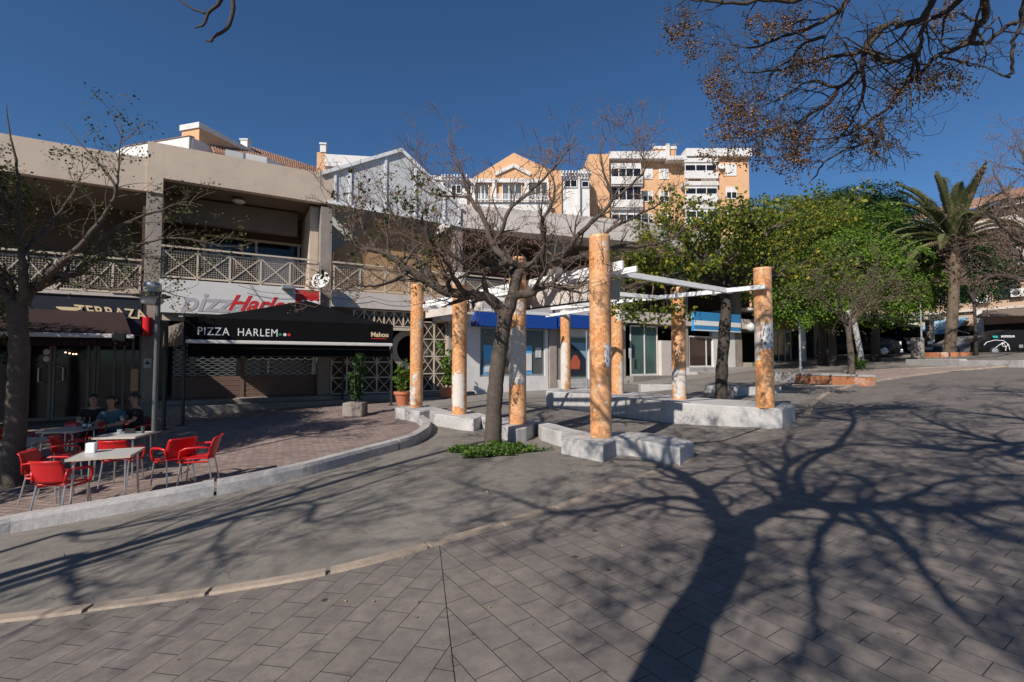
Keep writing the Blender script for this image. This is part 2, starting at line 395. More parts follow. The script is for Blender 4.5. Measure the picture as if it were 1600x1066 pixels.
def drape(name, poly, off, mat, skirt=0.0):
    bm = bmesh.new()
    vs = [bm.verts.new((p[0], p[1], 0)) for p in poly]
    bm.faces.new(vs); bmesh.ops.triangulate(bm, faces=bm.faces[:])
    x0 = min(p[0] for p in poly); x1 = max(p[0] for p in poly)
    x = math.ceil(x0)
    while x < x1:
        bmesh.ops.bisect_plane(bm, geom=bm.verts[:]+bm.edges[:]+bm.faces[:], plane_co=(x, 0, 0), plane_no=(1, 0, 0)); x += 1
    for y in range(math.ceil(min(p[1] for p in poly)), math.ceil(max(p[1] for p in poly))):
        bmesh.ops.bisect_plane(bm, geom=bm.verts[:]+bm.edges[:]+bm.faces[:], plane_co=(0, y, 0), plane_no=(0, 1, 0))
    bmesh.ops.recalc_face_normals(bm, faces=bm.faces[:])
    for f in bm.faces:
        if f.normal.z < 0: f.normal_flip()
    for v in bm.verts: v.co.z = gz(v.co.x, v.co.y)+off
    if skirt:
        be = [e for e in bm.edges if e.is_boundary]
        r = bmesh.ops.extrude_edge_only(bm, edges=be)
        for v in [g for g in r['geom'] if isinstance(g, bmesh.types.BMVert)]: v.co.z -= skirt
    me = bpy.data.meshes.new(name); bm.to_mesh(me); bm.free(); me.materials.append(mat)
    o = bpy.data.objects.new(name, me); C.objects.link(o); return struct(o)

L1 = [(-220,1000), (0,970), (85,962), (170,950), (275,937), (380,920), (480,905), (570,885), (690,850), (800,818), (900,785), (1000,748), (1085,717)]
L1w = [G(*p) for p in L1]
LR = [(1150,690), (1215,668), (1262,648), (1268,636), (1290,618), (1330,605), (1375,596), (1430,588), (1500,580), (1600,572)]
LRw = [G(*p) for p in LR]
poly = [(p.x, p.y) for p in L1w] + [(p.x, p.y) for p in LRw] + [(58, 30), (58, -14), (-19, -14), (-19, 2)]
drape('paving', poly, .014, slab)
# terrace
L2 = [(-160,858), (0,812), (120,792), (250,770), (400,742), (470,728), (560,704), (640,684), (664,670), (668,660), (655,650), (622,643)]
L2w = [G(*p, .12) for p in L2]
terr_poly = [(p.x, p.y) for p in L2w] + [tuple(W(S(617), 1.0, 0).xy), tuple(W(-12, 1.0, 0).xy), (-19, 3)]
drape('terrace_paving', terr_poly, .025, terr, .3)
# walkway by the shops and plaza behind the pergola
drape('walkway', [tuple(W(S(618), 4.6, 0).xy), tuple(W(S(700), 3.4, 0).xy), tuple(W(S(860), 3.4, 0).xy), tuple(W(S(1300), 2.6, 0).xy), tuple(W(S(1300), -1, 0).xy), tuple(W(S(618), -1, 0).xy)], .012, walk)
drape('plaza_paving', [tuple(G(*p).xy) for p in [(905,690), (1000,700), (1130,690), (1240,652), (1262,640), (1290,615), (1360,597), (1230,602), (1090,612), (980,600), (880,612), (850,640)]], .022, plaza)
drape('side_paving', [tuple(G(*p).xy) for p in [(1230,601), (1375,594), (1590,571), (1430,577), (1345,580), (1215,585)]], .032, pink)

def sweep(name, pts, w, h0, h1, mat, joints=None, inner=0.0, round_=True, wob=.0):
    """kerb along ground points: from h0 to h1 above ground"""
    mb = MB(); n = len(pts); P = [Vector((p[0], p[1], 0)) for p in pts]
    # resample
    Q = []
    for i in range(n-1):
        d = (P[i+1]-P[i]).length; k = max(1, int(d/.12))
        for j in range(k): Q.append(P[i].lerp(P[i+1], j/k))
    Q.append(P[-1])
    # smooth
    for it in range(6):
        Q = [Q[0]] + [(Q[i-1]+Q[i]*2+Q[i+1])/4 for i in range(1, len(Q)-1)] + [Q[-1]]
    prof = [(-.5, 0), (-.48, .75), (-.40, 1), (.40, 1), (.48, .85), (.5, 0)] if round_ else [(-.5, 0), (-.5, 1), (.5, 1), (.5, 0)]
    seg = []; acc = 0; cur = [Q[0]]
    groups = []
    for i in range(1, len(Q)):
        acc += (Q[i]-Q[i-1]).length; cur.append(Q[i])
        if joints and acc > joints:
            groups.append(cur); cur = [Q[i]]; acc = 0
    if len(cur) > 1: groups.append(cur)
    r2 = random.Random(3)
    for gi, g in enumerate(groups):
        if joints and len(g) > 1:
            d0 = (g[1]-g[0]).normalized(); g = [g[0]+d0*.018] + g[1:-1] + [g[-1]-(g[-1]-g[-2]).normalized()*.018]
        b = len(mb.v); dz = r2.uniform(-wob, wob); dw = r2.uniform(-wob, wob)
        for i, q in enumerate(g):
            t = (g[min(i+1, len(g)-1)]-g[max(i-1, 0)]).normalized(); sd = Vector((t.y, -t.x, 0))
            gq = gz(q.x, q.y)
            for a, c in prof:
                mb.v.append(tuple(q + sd*(a*w+dw) + Vector((0, 0, gq+h0+(h1-h0)*c + (dz + (r2.uniform(-wob, wob)*.3) if c > .5 else 0)))))
        m = len(prof)
        for i in range(len(g)-1):
            for k in range(m-1):
                mb.f.append((b+i*m+k, b+i*m+k+1, b+(i+1)*m+k+1, b+(i+1)*m+k)); mb.mi.append(0)
        mb.f.append(tuple(b+k for k in reversed(range(m)))); e = b+(len(g)-1)*m; mb.f.append(tuple(e+k for k in range(m))); mb.mi += [0, 0]
    return struct(build(name, mb, mat))
sweep('edging_kerb', [(p.x, p.y) for p in L1w], .13, -.1, .035, kerbm, joints=.78, wob=.006)
sweep('terrace_kerb', [(p.x, p.y) for p in [G(q[0], q[1], .17) for q in L2]], .22, -.15, .20, paintdirty, joints=3.1, wob=.006)
sweep('road_kerb', [(p.x, p.y) for p in LRw[2:]], .16, -.1, .07, kerbm, joints=1.2, wob=.004)

# litter on the ground
def litter(name, n, fn, size, mat, label_kind='stuff', thick=.002):
    mb = MB(); r = random.Random(11)
    for i in range(n):
        x, y, z = fn(r); a = r.uniform(0, 6.28); s = size*r.uniform(.6, 1.5); t = r.uniform(-.35, .35)
        u = Vector((math.cos(a), math.sin(a), t))*s; v = Vector((-math.sin(a), math.cos(a), -t*.5))*s*.55; c = Vector((x, y, z+.012+abs(t)*s))
        mb.face([c-u, c-v, c+u, c+v])
    return struct(build(name, mb, mat), 'stuff')
def near(pts, sp, off=.02):
    def f(r):
        p = r.choice(pts); g = G(*p); x = g.x+r.gauss(0, sp); y = g.y+r.gauss(0, sp*.6); return x, y, gz(x, y)+off
    return f
litter('fallen_leaves', 500, near([(745,664), (730,667), (580,700)], .16), .02, lf_dry)
litter('fallen_leaves', 260, near([(870,690), (920,735), (985,725), (820,760), (560,720), (600,708)], .5), .016, lf_dry)
def scat(r):
    x = r.uniform(-7, 9); y = r.uniform(2.6, 12); return x, y, gz(x, y)+.012
litter('fallen_leaves', 320, scat, .011, lf_dry)
mb = MB(); r_ = random.Random(5)
for i in range(70):
    x = r_.uniform(-5, 7); y = r_.uniform(2.6, 8); z = gz(x, y)+.018
    mb.lathe((x, y, z-.008), [(.001, 0), (.006, .003), (.008, .008), (.006, .013), (.001, .016)], 6)
struct(build('fallen_berries', mb, MATS['dry_fallen_leaves'], smooth=True), 'stuff')

# ------------------------------------------------------------------ seat walls of the pergola
TOPF = -1.34
pillF = [Vector((1.59, 8.7, 0)), Vector((.12, 10.57, 0)), Vector((-1.35, 12.43, 0)), Vector((-2.82, 14.3, 0))]
pillB = [Vector((5.53, 10.6, 0)), Vector((4.45, 12.9, 0)), Vector((3.3, 15.15, 0)), Vector((1.95, 17.6, 0))]
def wallprism(mb, pts, z1, z0=None):
    lo = min(gz(p[0], p[1]) for p in pts)-.15 if z0 is None else z0
    a = sum(pts[i][0]*pts[(i+1) % len(pts)][1]-pts[(i+1) % len(pts)][0]*pts[i][1] for i in range(len(pts)))
    if a > 0: pts = pts[::-1]
    mb.prism([(p[0], p[1], lo) for p in pts], (0, 0, z1-lo))
def topP(px, py, z):      # point where the ray meets the level plane z
    d = ray(px, py); return (d*(z/d.z)).xy
mb = MB()
# zigzag: outline of the wall top, traced clockwise on its level top surface
near_edge = [(1085,696), (1066,698), (1060,699), (958,683), (942,692), (877,684), (877,676), (846,674), (846,668), (817,661), (806,668), (780,662), (772,655), (757,649), (740,654), (718,653), (678,648), (678,640), (640,636), (640,640), (617,636)]
near_edge = [(1062,700), (985,686), (962,686), (942,694), (877,683), (877,675), (868,673), (846,667), (838,660), (822,668), (806,670), (782,664), (765,656), (752,651), (740,655), (720,653), (678,646), (672,641), (655,643), (640,641), (617,637)]
far_edge = [(632,632), (662,632), (674,634), (702,642), (735,641), (748,645), (770,650), (800,655), (828,657), (846,658), (870,663), (888,668), (900,671), (925,676), (965,675), (1012,676), (1072,686), (1084,690)]
Wt = [topP(x, y, TOPF) for x, y in near_edge[::-1]] + []
outline = [topP(x, y, TOPF) for x, y in near_edge] + [topP(x, y, TOPF) for x, y in far_edge]
# every pier block and its connecting wall is a straight run: build as overlapping-free solid from the outline
bm = bmesh.new()
vs = [bm.verts.new((p[0], p[1], TOPF)) for p in outline]
f = bm.faces.new(vs); bmesh.ops.triangulate(bm, faces=[f])
r = bmesh.ops.extrude_face_region(bm, geom=bm.faces[:])
for v in [g for g in r['geom'] if isinstance(g, bmesh.types.BMVert)]: v.co.z = TOPF-.95
bmesh.ops.recalc_face_normals(bm, faces=bm.faces[:])
me = bpy.data.meshes.new('seat_wall'); bm.to_mesh(me); bm.free(); me.materials.append(paint)
o = bpy.data.objects.new('seat_wall', me); C.objects.link(o)
md = o.modifiers.new('Bevel', 'BEVEL'); md.width = .025; md.segments = 2; md.limit_method = 'ANGLE'; md.angle_limit = R(50)
tag(o, 'low zigzag white wall under the front row of mosaic pillars', 'low wall')
TOPB = -1.0
bk = [(845,613), (1000,624), (1100,633), (1225,636), (1243,632), (1240,628), (1210,625), (1100,618), (1000,610), (905,604), (856,606)]
mb = MB()
pts = [topP(x, y, TOPB) for x, y in [(853,611), (950,619), (1040,628), (1130,634), (1222,639), (1242,634), (1238,630), (1212,627), (1130,624), (1050,618), (950,610), (900,606), (858,606)]]
bm = bmesh.new(); f = bm.faces.new([bm.verts.new((p[0], p[1], TOPB)) for p in pts]); bmesh.ops.triangulate(bm, faces=[f])
r = bmesh.ops.extrude_face_region(bm, geom=bm.faces[:])
for v in [g for g in r['geom'] if isinstance(g, bmesh.types.BMVert)]: v.co.z = TOPB-1.1
bmesh.ops.recalc_face_normals(bm, faces=bm.faces[:])
me = bpy.data.meshes.new('seat_wall'); bm.to_mesh(me); bm.free(); me.materials.append(paint)
o = bpy.data.objects.new('seat_wall', me); C.objects.link(o)
md = o.modifiers.new('Bevel', 'BEVEL'); md.width = .025; md.segments = 2; md.limit_method = 'ANGLE'; md.angle_limit = R(50)
tag(o, 'long straight white wall under the back row of mosaic pillars', 'low wall')

# ------------------------------------------------------------------ pergola
perg = thing('pergola', 'pergola of eight orange mosaic pillars tied by white steel beams', 'pergola', (1.5, 12.5, gz(1.5, 12.5)))
def pillar(c, z0, z1, rad, patch, seed):
    mb = MB(); n = 28; H = z1-z0; rows = int(H/.043); rr = random.Random(seed)
    base = math.atan2(-c.y, -c.x)
    for i in range(rows+1):
        z = z0+H*i/rows; r_ = rad
        for k in range(n):
            a = 2*math.pi*k/n; mb.v.append((c.x+r_*math.cos(a), c.y+r_*math.sin(a), z))
    def vn(i, k):   # value noise for ragged edges
        h = math.sin((i//2)*12.9898+(k//2)*78.233+seed*3.7)*43758.5453; return h-math.floor(h)
    for i in range(rows):
        for k in range(n):
            a = 2*math.pi*(k+.5)/n; d = (a-base+math.pi) % (2*math.pi)-math.pi
            hx = math.sin(d) if abs(d) < math.pi/2 else (1 if d > 0 else -1)
            zz = (i+.5)/rows
            mi = 0
            for (v0, v1, h0, h1) in patch:
                if v0+(vn(i, k)-.5)*.03 < zz < v1+(vn(i+5, k)-.5)*.03 and h0-.001+(vn(i, k+3)-.5)*.25 <= hx <= h1+(vn(i+2, k)-.5)*.25: mi = 1
            if vn(i*3, k*5) > .996: mi = 1
            k2 = (k+1) % n
            mb.uv[len(mb.f)] = [(k, i), (k+1, i), (k+1, i+1), (k, i+1)]
            mb.f.append((i*n+k, i*n+k2, (i+1)*n+k2, (i+1)*n+k)); mb.mi.append(mi)
    mb.f.append(tuple(rows*n+k for k in range(n))); mb.mi.append(1)
    o = build('pillar', mb, [mosaic, plaster], perg)
    for p in o.data.polygons:
        if len(p.vertices) == 4: p.use_smooth = True
    return o
TOPZ = 2.28
PF = [ [(.0,.0,0,0), (.93,.96,.2,.6)], [(.24,.57,-.95,.95), (.66,.73,-.3,.8)], [(.05,.29,-.9,.55), (.92,1.1,-2,2)], [(.03,.18,-.9,-.25), (.20,.27,-.5,.1), (.66,.74,.3,.7)] ]
for c, pt, sd in zip(pillF, PF, (1, 2, 3, 4)): pillar(c, TOPF-.01, TOPZ, .19, pt, sd)
PB = [ [(.33,.63,-1.2,-.45), (.42,.6,-.2,.2)], [(.12,.27,-2,2), (.02,.13,-.6,.6), (.78,.84,-.3,.3)], [(.93,1.1,-2,2), (.0,.35,.35,.9), (.78,.92,-.2,1)], [(.1,.6,-2,.25), (.0,.1,-2,-.1), (.9,1.1,-2,2)] ]
for c, pt, sd, t in zip(pillB, PB, (5, 6, 7, 8), (2.06, 1.98, 1.9, 1.85)): pillar(c, TOPB-.01, t, .185, pt, sd)
def off(p, dx, dy, z): return Vector((p.x+dx, p.y+dy, z))
ZB = 1.60
d0 = (pillF[3]-pillF[0]).normalized(); sd0 = Vector((d0.y, -d0.x, 0))      # towards the back row
def bm_(a, b, w=.06, h=.13, m=white): return build('beam', MB().beam(a, b, w, h), m, perg, bevel=.006)
a = pillF[0]-d0*.35; e = pillF[3]+d0*.2
bm_(a+sd0*.23+Vector((0,0,ZB+.12)), e+sd0*.23+Vector((0,0,ZB+.11)), .05, .17)
bm_(a+sd0*.62+Vector((0,0,ZB+.10)), e+sd0*.62+Vector((0,0,ZB+.10)), .05, .11)
bm_(a+sd0*.24+Vector((0,0,ZB-.20))+d0*4.4, e+sd0*.24+Vector((0,0,ZB-.20)), .05, .22, conc2)
bm_(Vector((5.42, 10.28, 1.6)), Vector((1.2, 14.75, 1.62)), .07, .10)
bm_(Vector((1.75, 8.92, 1.68)), Vector((5.0, 10.98, 1.6)), .07, .11)
bm_(Vector((.35, 10.35, 1.62)), Vector((3.72, 12.1, 1.6)), .07, .10)
bm_(Vector((-1.15, 12.2, 1.62)), Vector((2.3, 13.6, 1.6)), .07, .10)
bm_(Vector((-2.6, 14.1, 1.62)), Vector((1.3, 16.6, 1.62)), .07, .10)
bm_(Vector((3.3, 15.0, 1.75)), Vector((1.3, 18.2, 1.72)), .07, .10)
# slatted box between the two near pillars
mb = MB(); A = pillF[0]+sd0*.30+d0*.15; Bq = pillF[1]+sd0*.30+d0*.3
mb.beam(A+Vector((0,0,1.36)), Bq+Vector((0,0,1.36)), .03, .36)
build('canopy_panel', mb, conc2, perg)
mb = MB()
mb.beam(A+Vector((0,0,1.165)), Bq+Vector((0,0,1.165)), .06, .03)
build('panel_edge', mb, blackm, perg)
mb = MB()
for i in range(9): mb.obox(A+sd0*(.03+.045*i)-d0*.03+Vector((0,0,1.19)), sd0*.02, d0*.04, Vector((0,0,.36)))
mb.obox(A+sd0*.02+d0*.012+Vector((0,0,1.19)), sd0*.42, d0*.012, Vector((0,0,.36)))
build('slat_end', mb, conc2, perg)
# clamps along the long beam
for t in (.18, .33, .52, .66):
    mb = MB(); p = Vector((5.42, 10.28, 1.6)).lerp(Vector((1.2, 14.75, 1.62)), t); mb.box(tuple(p-Vector((.05,.05,.075))), tuple(p+Vector((.05,.05,.075)))); build('clamp', mb, galv, perg)
# posters pasted round two pillars
def poster(c, rad, z0, z1, a0, a1, label, seed, mat=paper):
    mb = MB(); base = math.atan2(-c.y, -c.x); rr = random.Random(seed); n = 14; rows = 10
    for i in range(rows):
        for k in range(n):
            if (i in (0, rows-1) or k in (0, n-1)) and rr.random() < .4: continue
            q = []
            for (ii, kk) in ((i, k), (i, k+1), (i+1, k+1), (i+1, k)):
                a = base+a0+(a1-a0)*kk/n; q.append((c.x+(rad+.006)*math.cos(a), c.y+(rad+.006)*math.sin(a), z0+(z1-z0)*ii/rows))
            mb.face(q, 0 if rr.random() < .8 else 1)
    o = build('torn_poster', mb, [mat, greyp, whitep]); return tag(o, label, 'poster')
poster(pillB[0], .185, -.05+.3, .62+.22, -.3, 1.25, 'torn black and white poster pasted on the rightmost pillar', 1)
poster(pillF[0], .19, -.10, .33, .35, 1.35, 'scrap of grey poster peeling off the tallest nearest pillar', 2)

# low stone blocks behind the back wall
blk = []
for i, (px, py, w, lab) in enumerate([(1025,611,1.4,'white low stone block between two back pillars'), (1115,614,.55,'small white stone block left of the green tree trunk'), (1180,617,1.6,'long pale stone edging right of the green tree trunk')]):
    g = G(px, py); mb = MB(); mb.box((g.x-w/2, g.y-.2, g.z-.1), (g.x+w/2, g.y+.2, g.z+.28))
    tag(build('stone_block', mb, paint, bevel=.02), lab, 'stone block', 'low blocks behind the pergola')
g = G(1090, 607); 

# ------------------------------------------------------------------ right-hand planters
def planter(pix, h, w, mat, label, name='planter_wall', closed=False, base=.1):
    P = [G(*p) for p in pix]; mb = MB()
    for a, b_ in zip(P, P[1:]):
        d = (b_-a).normalized(); d.z = 0; sd = Vector((-d.y, d.x, 0))
        zt = max(gz(a.x, a.y), gz(b_.x, b_.y))+h
        lo = min(a.z, b_.z)-base
        mb.prism([(a.x, a.y, lo), (b_.x, b_.y, lo), (b_.x+sd.x*w, b_.y+sd.y*w, lo), (a.x+sd.x*w, a.y+sd.y*w, lo)][::-1], (0, 0, zt-lo))
    return tag(build(name, mb, mat, bevel=.02), label, 'planter')
plb = plain('flaking_orange_brick', (.42,.17,.08), .9, .35, 2.5, dirt=(.60,.54,.48), fine=30)
th = thing('planter_wall', 'low planter of flaking orange brick with white coping', 'planter', G(1300, 600))
P = [G(*p) for p in [(1243,599), (1300,602), (1358,604)]]
mb = MB(); mc = MB()
for a, b_ in zip(P, P[1:]):
    d = (b_-a); d.z = 0; sd = Vector((-d.y, d.x, 0)).normalized()*.3; L = d
    z0 = min(a.z, b_.z)-.1; zt = gz(P[0].x, P[0].y)+.34
    mb.obox((a.x, a.y, z0), L, sd, (0, 0, zt-z0)); mc.obox((a.x-sd.x*.07, a.y-sd.y*.07, zt), L, sd*1.15, (0, 0, .07))
build('brick_face', mb, plb, th); build('coping', mc, paintdirty, th, bevel=.01)
mb = MB(); a = G(1230, 598); b_ = Vector((P[0].x, P[0].y, a.z)); zt = gz(P[0].x, P[0].y)+.42
mb.prism([(a.x, a.y, a.z-.1), (b_.x-.03, b_.y-.02, a.z-.1), (b_.x-.03, b_.y+.5, a.z-.1), (a.x-.1, a.y+1.6, a.z-.1)][::-1], (0, 0, zt-a.z+.1)); build('end_block', mb, paint, th, bevel=.02)
mb = MB(); a = G(1390, 572); b_ = G(1620, 580)
pts = [G(1415,570), G(1500,573), G(1600,575), G(1700,574)]
th = thing('island_kerb', 'pale raised kerb round the palm island', 'kerb', pts[0])
for a, b_ in zip(pts, pts[1:]):
    d = b_-a; sd = Vector((-d.y, d.x, 0)).normalized()*.3
    mb.obox((a.x, a.y, min(a.z, b_.z)-.2), (d.x, d.y, 0), sd, (0, 0, .2+.26+abs(a.z-b_.z)))
build('kerb_stone', mb, paintdirty, th, bevel=.02)
for px0, lab in ((1482, 'ring of pale flaking bricks round the palm trunk'),):
    g = G(px0, 556); mb = MB()
    for k in range(18):
        a = 2*math.pi*k/18; rr_ = 1.0
        c = Vector((g.x+rr_*math.cos(a), g.y+rr_*math.sin(a), g.z)); t = Vector((-math.sin(a), math.cos(a), 0))
        mb.obox(c-t*.165-Vector((0,0,.1)), t*.33, Vector((math.cos(a), math.sin(a), 0))*.18, (0,0,.28))
    tag(build('planter_ring', mb, plb, bevel=.01), lab, 'planter')
# white edging line across the far plaza
sweep('plaza_edging', [tuple(G(*p).xy) for p in [(1205,586), (1345,579), (1480,574), (1590,571)]], .14, -.05, .03, kerbm)
sweep('inner_edging', [tuple(G(*p).xy) for p in [(1205,601), (1290,604), (1335,603)]], .14, -.05, .04, kerbm)
# ------------------------------------------------------------------ the arcade
mall = thing('shopping_arcade', 'two storey beige concrete shopping arcade with balconies and a pale glazed gable', 'building', tuple(W(S(500), 0, -1.6)), math.atan2(FU.y, FU.x))
def mp(name, fn, mat, parent=None, bevel=0.0, smooth=False):
    mb = MB(); fn(mb); return build(name, mb, mat, parent or mall, bevel=bevel, smooth=smooth)
sL = -14.0
s222, s247, s500, s517 = S(221), S(247), S(498), S(516)
s717 = S(717); s860 = S(862); s975 = S(975)
# --- concrete frame
mp('parapet', lambda m: fb(m, sL, s222-.002, -.25, 0, 5.8, 6.95), conc)
mp('parapet', lambda m: (fb(m, s222, s247, -.25, .06, 5.78, 7.52), fb(m, s247+.002, s517, -.25, .06, 6.32, 7.52)), conc)
mp('parapet', lambda m: (m.prism([W(s717+.1, -.3, 6.2), W(s717+.1, 0, 6.2), W(s975, 2.0, 6.3), W(s975, -.3, 6.3)], (0, 0, 1.1)), fb(m, s975+.003, S(1240), -.25, 2.0, 6.3, 7.4)), conc2)
for a, b_, d in ((sL+3.5, sL+4.0, 0), (s222, s247, 0), (s500, s517, 0), (S(709), S(722), .02), (s860, S(880), 0), (S(962), S(978), .0), (S(1066), S(1076), 0), (S(1149), S(1160), .0)):
    z1 = 5.78 if a < s222+.1 else 6.19
    mp('column', (lambda a=a, b_=b_, d=d, z1=z1: (lambda m: fb(m, a, b_, -.5, d-.01, -2.3, z1)))(), stone, bevel=.01)
mp('sun_leak_plug', lambda m: fb(m, s222-.12, s222-.005, -8.9, -.27, 2.3, 6.62), brownin)  # unseen wall added to stop sun leaking between the two roofs
# roof slabs and back walls (set back 3 m behind the balconies)
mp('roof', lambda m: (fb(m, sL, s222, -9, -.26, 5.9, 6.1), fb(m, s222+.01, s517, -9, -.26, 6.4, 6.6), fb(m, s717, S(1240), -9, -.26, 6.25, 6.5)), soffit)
mp('balcony_slab', lambda m: (fb(m, sL, s222-.01, -3.4, -.03, 1.98, 2.2), fb(m, s247+.01, s500-.01, -3.4, -.03, 2.62, 2.86), fb(m, s517+.01, s860-.01, -3.4, .10, 2.2, 2.86), fb(m, S(880), S(1240), -3.4, .1, 2.2, 2.86)), conc2)
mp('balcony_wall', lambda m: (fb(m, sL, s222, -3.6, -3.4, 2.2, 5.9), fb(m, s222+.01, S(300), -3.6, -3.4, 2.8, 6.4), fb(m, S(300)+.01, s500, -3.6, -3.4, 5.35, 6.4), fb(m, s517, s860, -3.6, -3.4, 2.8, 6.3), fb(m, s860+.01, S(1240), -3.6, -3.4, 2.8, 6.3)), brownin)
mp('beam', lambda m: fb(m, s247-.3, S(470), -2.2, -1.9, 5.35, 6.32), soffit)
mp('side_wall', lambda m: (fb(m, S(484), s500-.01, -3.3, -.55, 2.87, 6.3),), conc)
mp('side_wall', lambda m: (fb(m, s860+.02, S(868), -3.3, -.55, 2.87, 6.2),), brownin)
# upper windows of the Harlem unit
w0 = S(300)+.1; w1 = S(470)
mp('window', lambda m: fb(m, w0, w1+1.6, -3.5, -3.45, 2.9, 5.3), gl_dark)
mp('window_frame', lambda m: ([fb(m, s_, s_+.09, -3.44, -3.38, 2.9, 5.3) for s_ in (w0, w0+1.9, w0+3.6, w0+5.4)], fb(m, w0, w1+1.6, -3.44, -3.37, 5.22, 5.32)), cream)
mp('window_blind', lambda m: fb(m, w0+2.0, w0+3.5, -3.43, -3.40, 2.9, 4.6), whitewall)
# glazed gable
g0, g1 = s517-.25, s717; pk = S(623)
def gab(m, ins, d0, d1):
    pts = [W(g0+ins, d0, 6.36+ins), W(g1-ins, d0, 6.22+ins), W(g1-ins, d0, 7.05-ins*.5), W(pk, d0, 9.15-ins), W(g0+ins, d0, 7.55-ins*.6)]
    m.prism(pts, FN*(d1-d0))
mp('gable_sheet', lambda m: gab(m, .05, .0, .04), polym)
def frame(m):
    fbar(m, g0, 6.38, g1, 6.24, .05, .10, .07); fbar(m, g0-.25, 7.47, pk+.02, 9.18, .05, .14, .10); fbar(m, pk-.02, 9.18, g1+.1, 7.05, .05, .14, .10)
    for px, top in ((519, 7.6), (543, 8.02), (599, 8.9), (646, 8.48), (692, 7.58), (716, 7.1)):
        s_ = S(px); fb(m, s_-.05, s_+.05, .045, .09, 6.38, top)
mp('gable_frame', frame, white)
def groof(m):
    for a, za, b_, zb in ((g0-.25, 7.45, pk, 9.17), (pk, 9.17, g1+.1, 7.02)):
        m.prism([W(a, .04, za), W(b_, .04, zb), W(b_, .04, zb-.06), W(a, .04, za-.06)], -FN*7)
mp('gable_roof', groof, polym)
# ochre wall under the gable
mp('gable_wall', lambda m: m.prism([W(s517+.05, -.7, 2.87), W(g1-.35, -.7, 2.87), W(g1-.35, -.7, 5.5), W(S(603), -.7, 6.2), W(S(525), -.7, 4.6)], -FN*.2), ochre)
mp('side_sheet', lambda m: fb(m, s517+.02, g1-.1, -2.7, -2.62, 2.87, 7.3), polym)
# ------------------------------------------------------------------ railings
def railing(s0, s1, z0, z1, d, n, label=None, double=True):
    fr = MB(); step = (s1-s0)/n
    for i in range(n+1):
        s_ = s0+step*i; fb(fr, s_-.03, s_+.03, d-.03, d+.03, z0-.08, z1-.12)
    fbar(fr, s0-.05, z0+.03, s1+.05, z0+.03, d-.02, .05, .04); fbar(fr, s0-.05, z1-.14, s1+.05, z1-.14, d-.02, .045, .04)
    fbar(fr, s0-.05, z1, s1+.05, z1, d+.05, .06, .06)
    for i in range(n+1):
        s_ = s0+step*i; fr.beam(W(s_, d, z1-.15), W(s_, d+.07, z1-.02), .02, .02)
    for i in range(n):
        a = s0+step*i+.03; b_ = a+step-.06
        fbar(fr, a, z0+.05, b_, z1-.16, d+.025, .035, .015); fbar(fr, a, z1-.16, b_, z0+.05, d+.041, .035, .015)
    rl = build('railing', fr, cream, mall)
    ms = MB(); q = .075
    k = int((s1-s0)/q)
    for i in range(k): fb(ms, s0+i*q, s0+i*q+.010, d-.006, d+.004, z0+.05, z1-.16)
    k = int((z1-z0-.2)/q)
    for i in range(k+1): fb(ms, s0, s1, d+.005, d+.013, z0+.06+i*q, z0+.069+i*q)
    build('wire_mesh', ms, cream, rl)
railing(sL+4.1, s222-.12, 2.28, 3.42, -.12, 10)
railing(s247+.05, s500-.08, 2.92, 4.0, -.12, 5)
railing(s517+.1, S(708), 2.92, 4.0, -.06, 5)
railing(S(724), s860-.08, 2.92, 4.0, -.06, 4)
railing(S(882), S(960), 2.92, 4.0, .0, 3)
# ------------------------------------------------------------------ ground floor
FLz = -1.46
mp('plinth', lambda m: (fb(m, s247+.02, s517+.02, -4, .62, -2.2, FLz+.14), fb(m, s247+.02, s517+.3, .62+.002, 1.25, -2.2, FLz)), walk, bevel=.01)
mp('plinth', lambda m: fb(m, s517+.03, S(735), -4, .5, -2.2, FLz+.10), walk)
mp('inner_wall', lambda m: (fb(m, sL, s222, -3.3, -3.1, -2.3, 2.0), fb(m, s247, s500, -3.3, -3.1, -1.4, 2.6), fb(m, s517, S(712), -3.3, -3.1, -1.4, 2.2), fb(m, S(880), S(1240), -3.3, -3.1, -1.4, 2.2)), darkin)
# left cafe unit: dark fascia, glazed doors
mp('fascia', lambda m: fb(m, sL+4.1, s222-.02, -.06, .05, .9, 2.1), navy)
mp('fascia_cap', lambda m: fb(m, sL, s222-.01, -.02, .10, 2.13, 2.24), conc2)
txt = thing('shop_sign', 'dark cafe fascia with cream brush lettering above the maroon awning', 'sign', tuple(W(S(130), .06, 1.5)))
p = W(S(120), .065, 1.50); text_mesh('lettering', 'TERRAZA', .44, gold, txt, p, FU-Vector((0,0,.045)), (0,0,1), .01, shear=-.35, spacing=1.05, bold=.008, xs=.92)
mb = MB(); c = W(S(107), .07, 1.72)
mb.prism([c+FU*(.32*math.cos(a))+Vector((0,0,.12*math.sin(a))) for a in [math.pi+math.pi*k/10 for k in range(11)]], FN*.02); build('cup_mark', mb, gold, txt)
doorz = -1.86
def shopglass(a, b_, d, z0, z1, nm='window', gm=gl_dark, fm=greyp, mull=()):
    w = mp(nm, lambda m: fb(m, a, b_, d-.03, d, z0, z1), gm)
    mb = MB()
    for s_ in (a, b_-.07)+tuple(mull): fb(mb, s_, s_+.07, d+.001, d+.04, z0, z1)
    fb(mb, a+.07, b_-.07, d+.001, d+.037, z1-.08, z1); fb(mb, a+.07, b_-.07, d+.001, d+.037, z0, z0+.10)
    build('frame', mb, fm, w); return w
dm = plain('door_frame', (.16,.145,.125), .5, .15, 4)
shopglass(S(-60), S(38), -.25, doorz, .95, 'window', gl_dark, dm)
dr = shopglass(S(38)+.02, S(78), -.25, doorz, .95, 'door', gl_dark, dm)
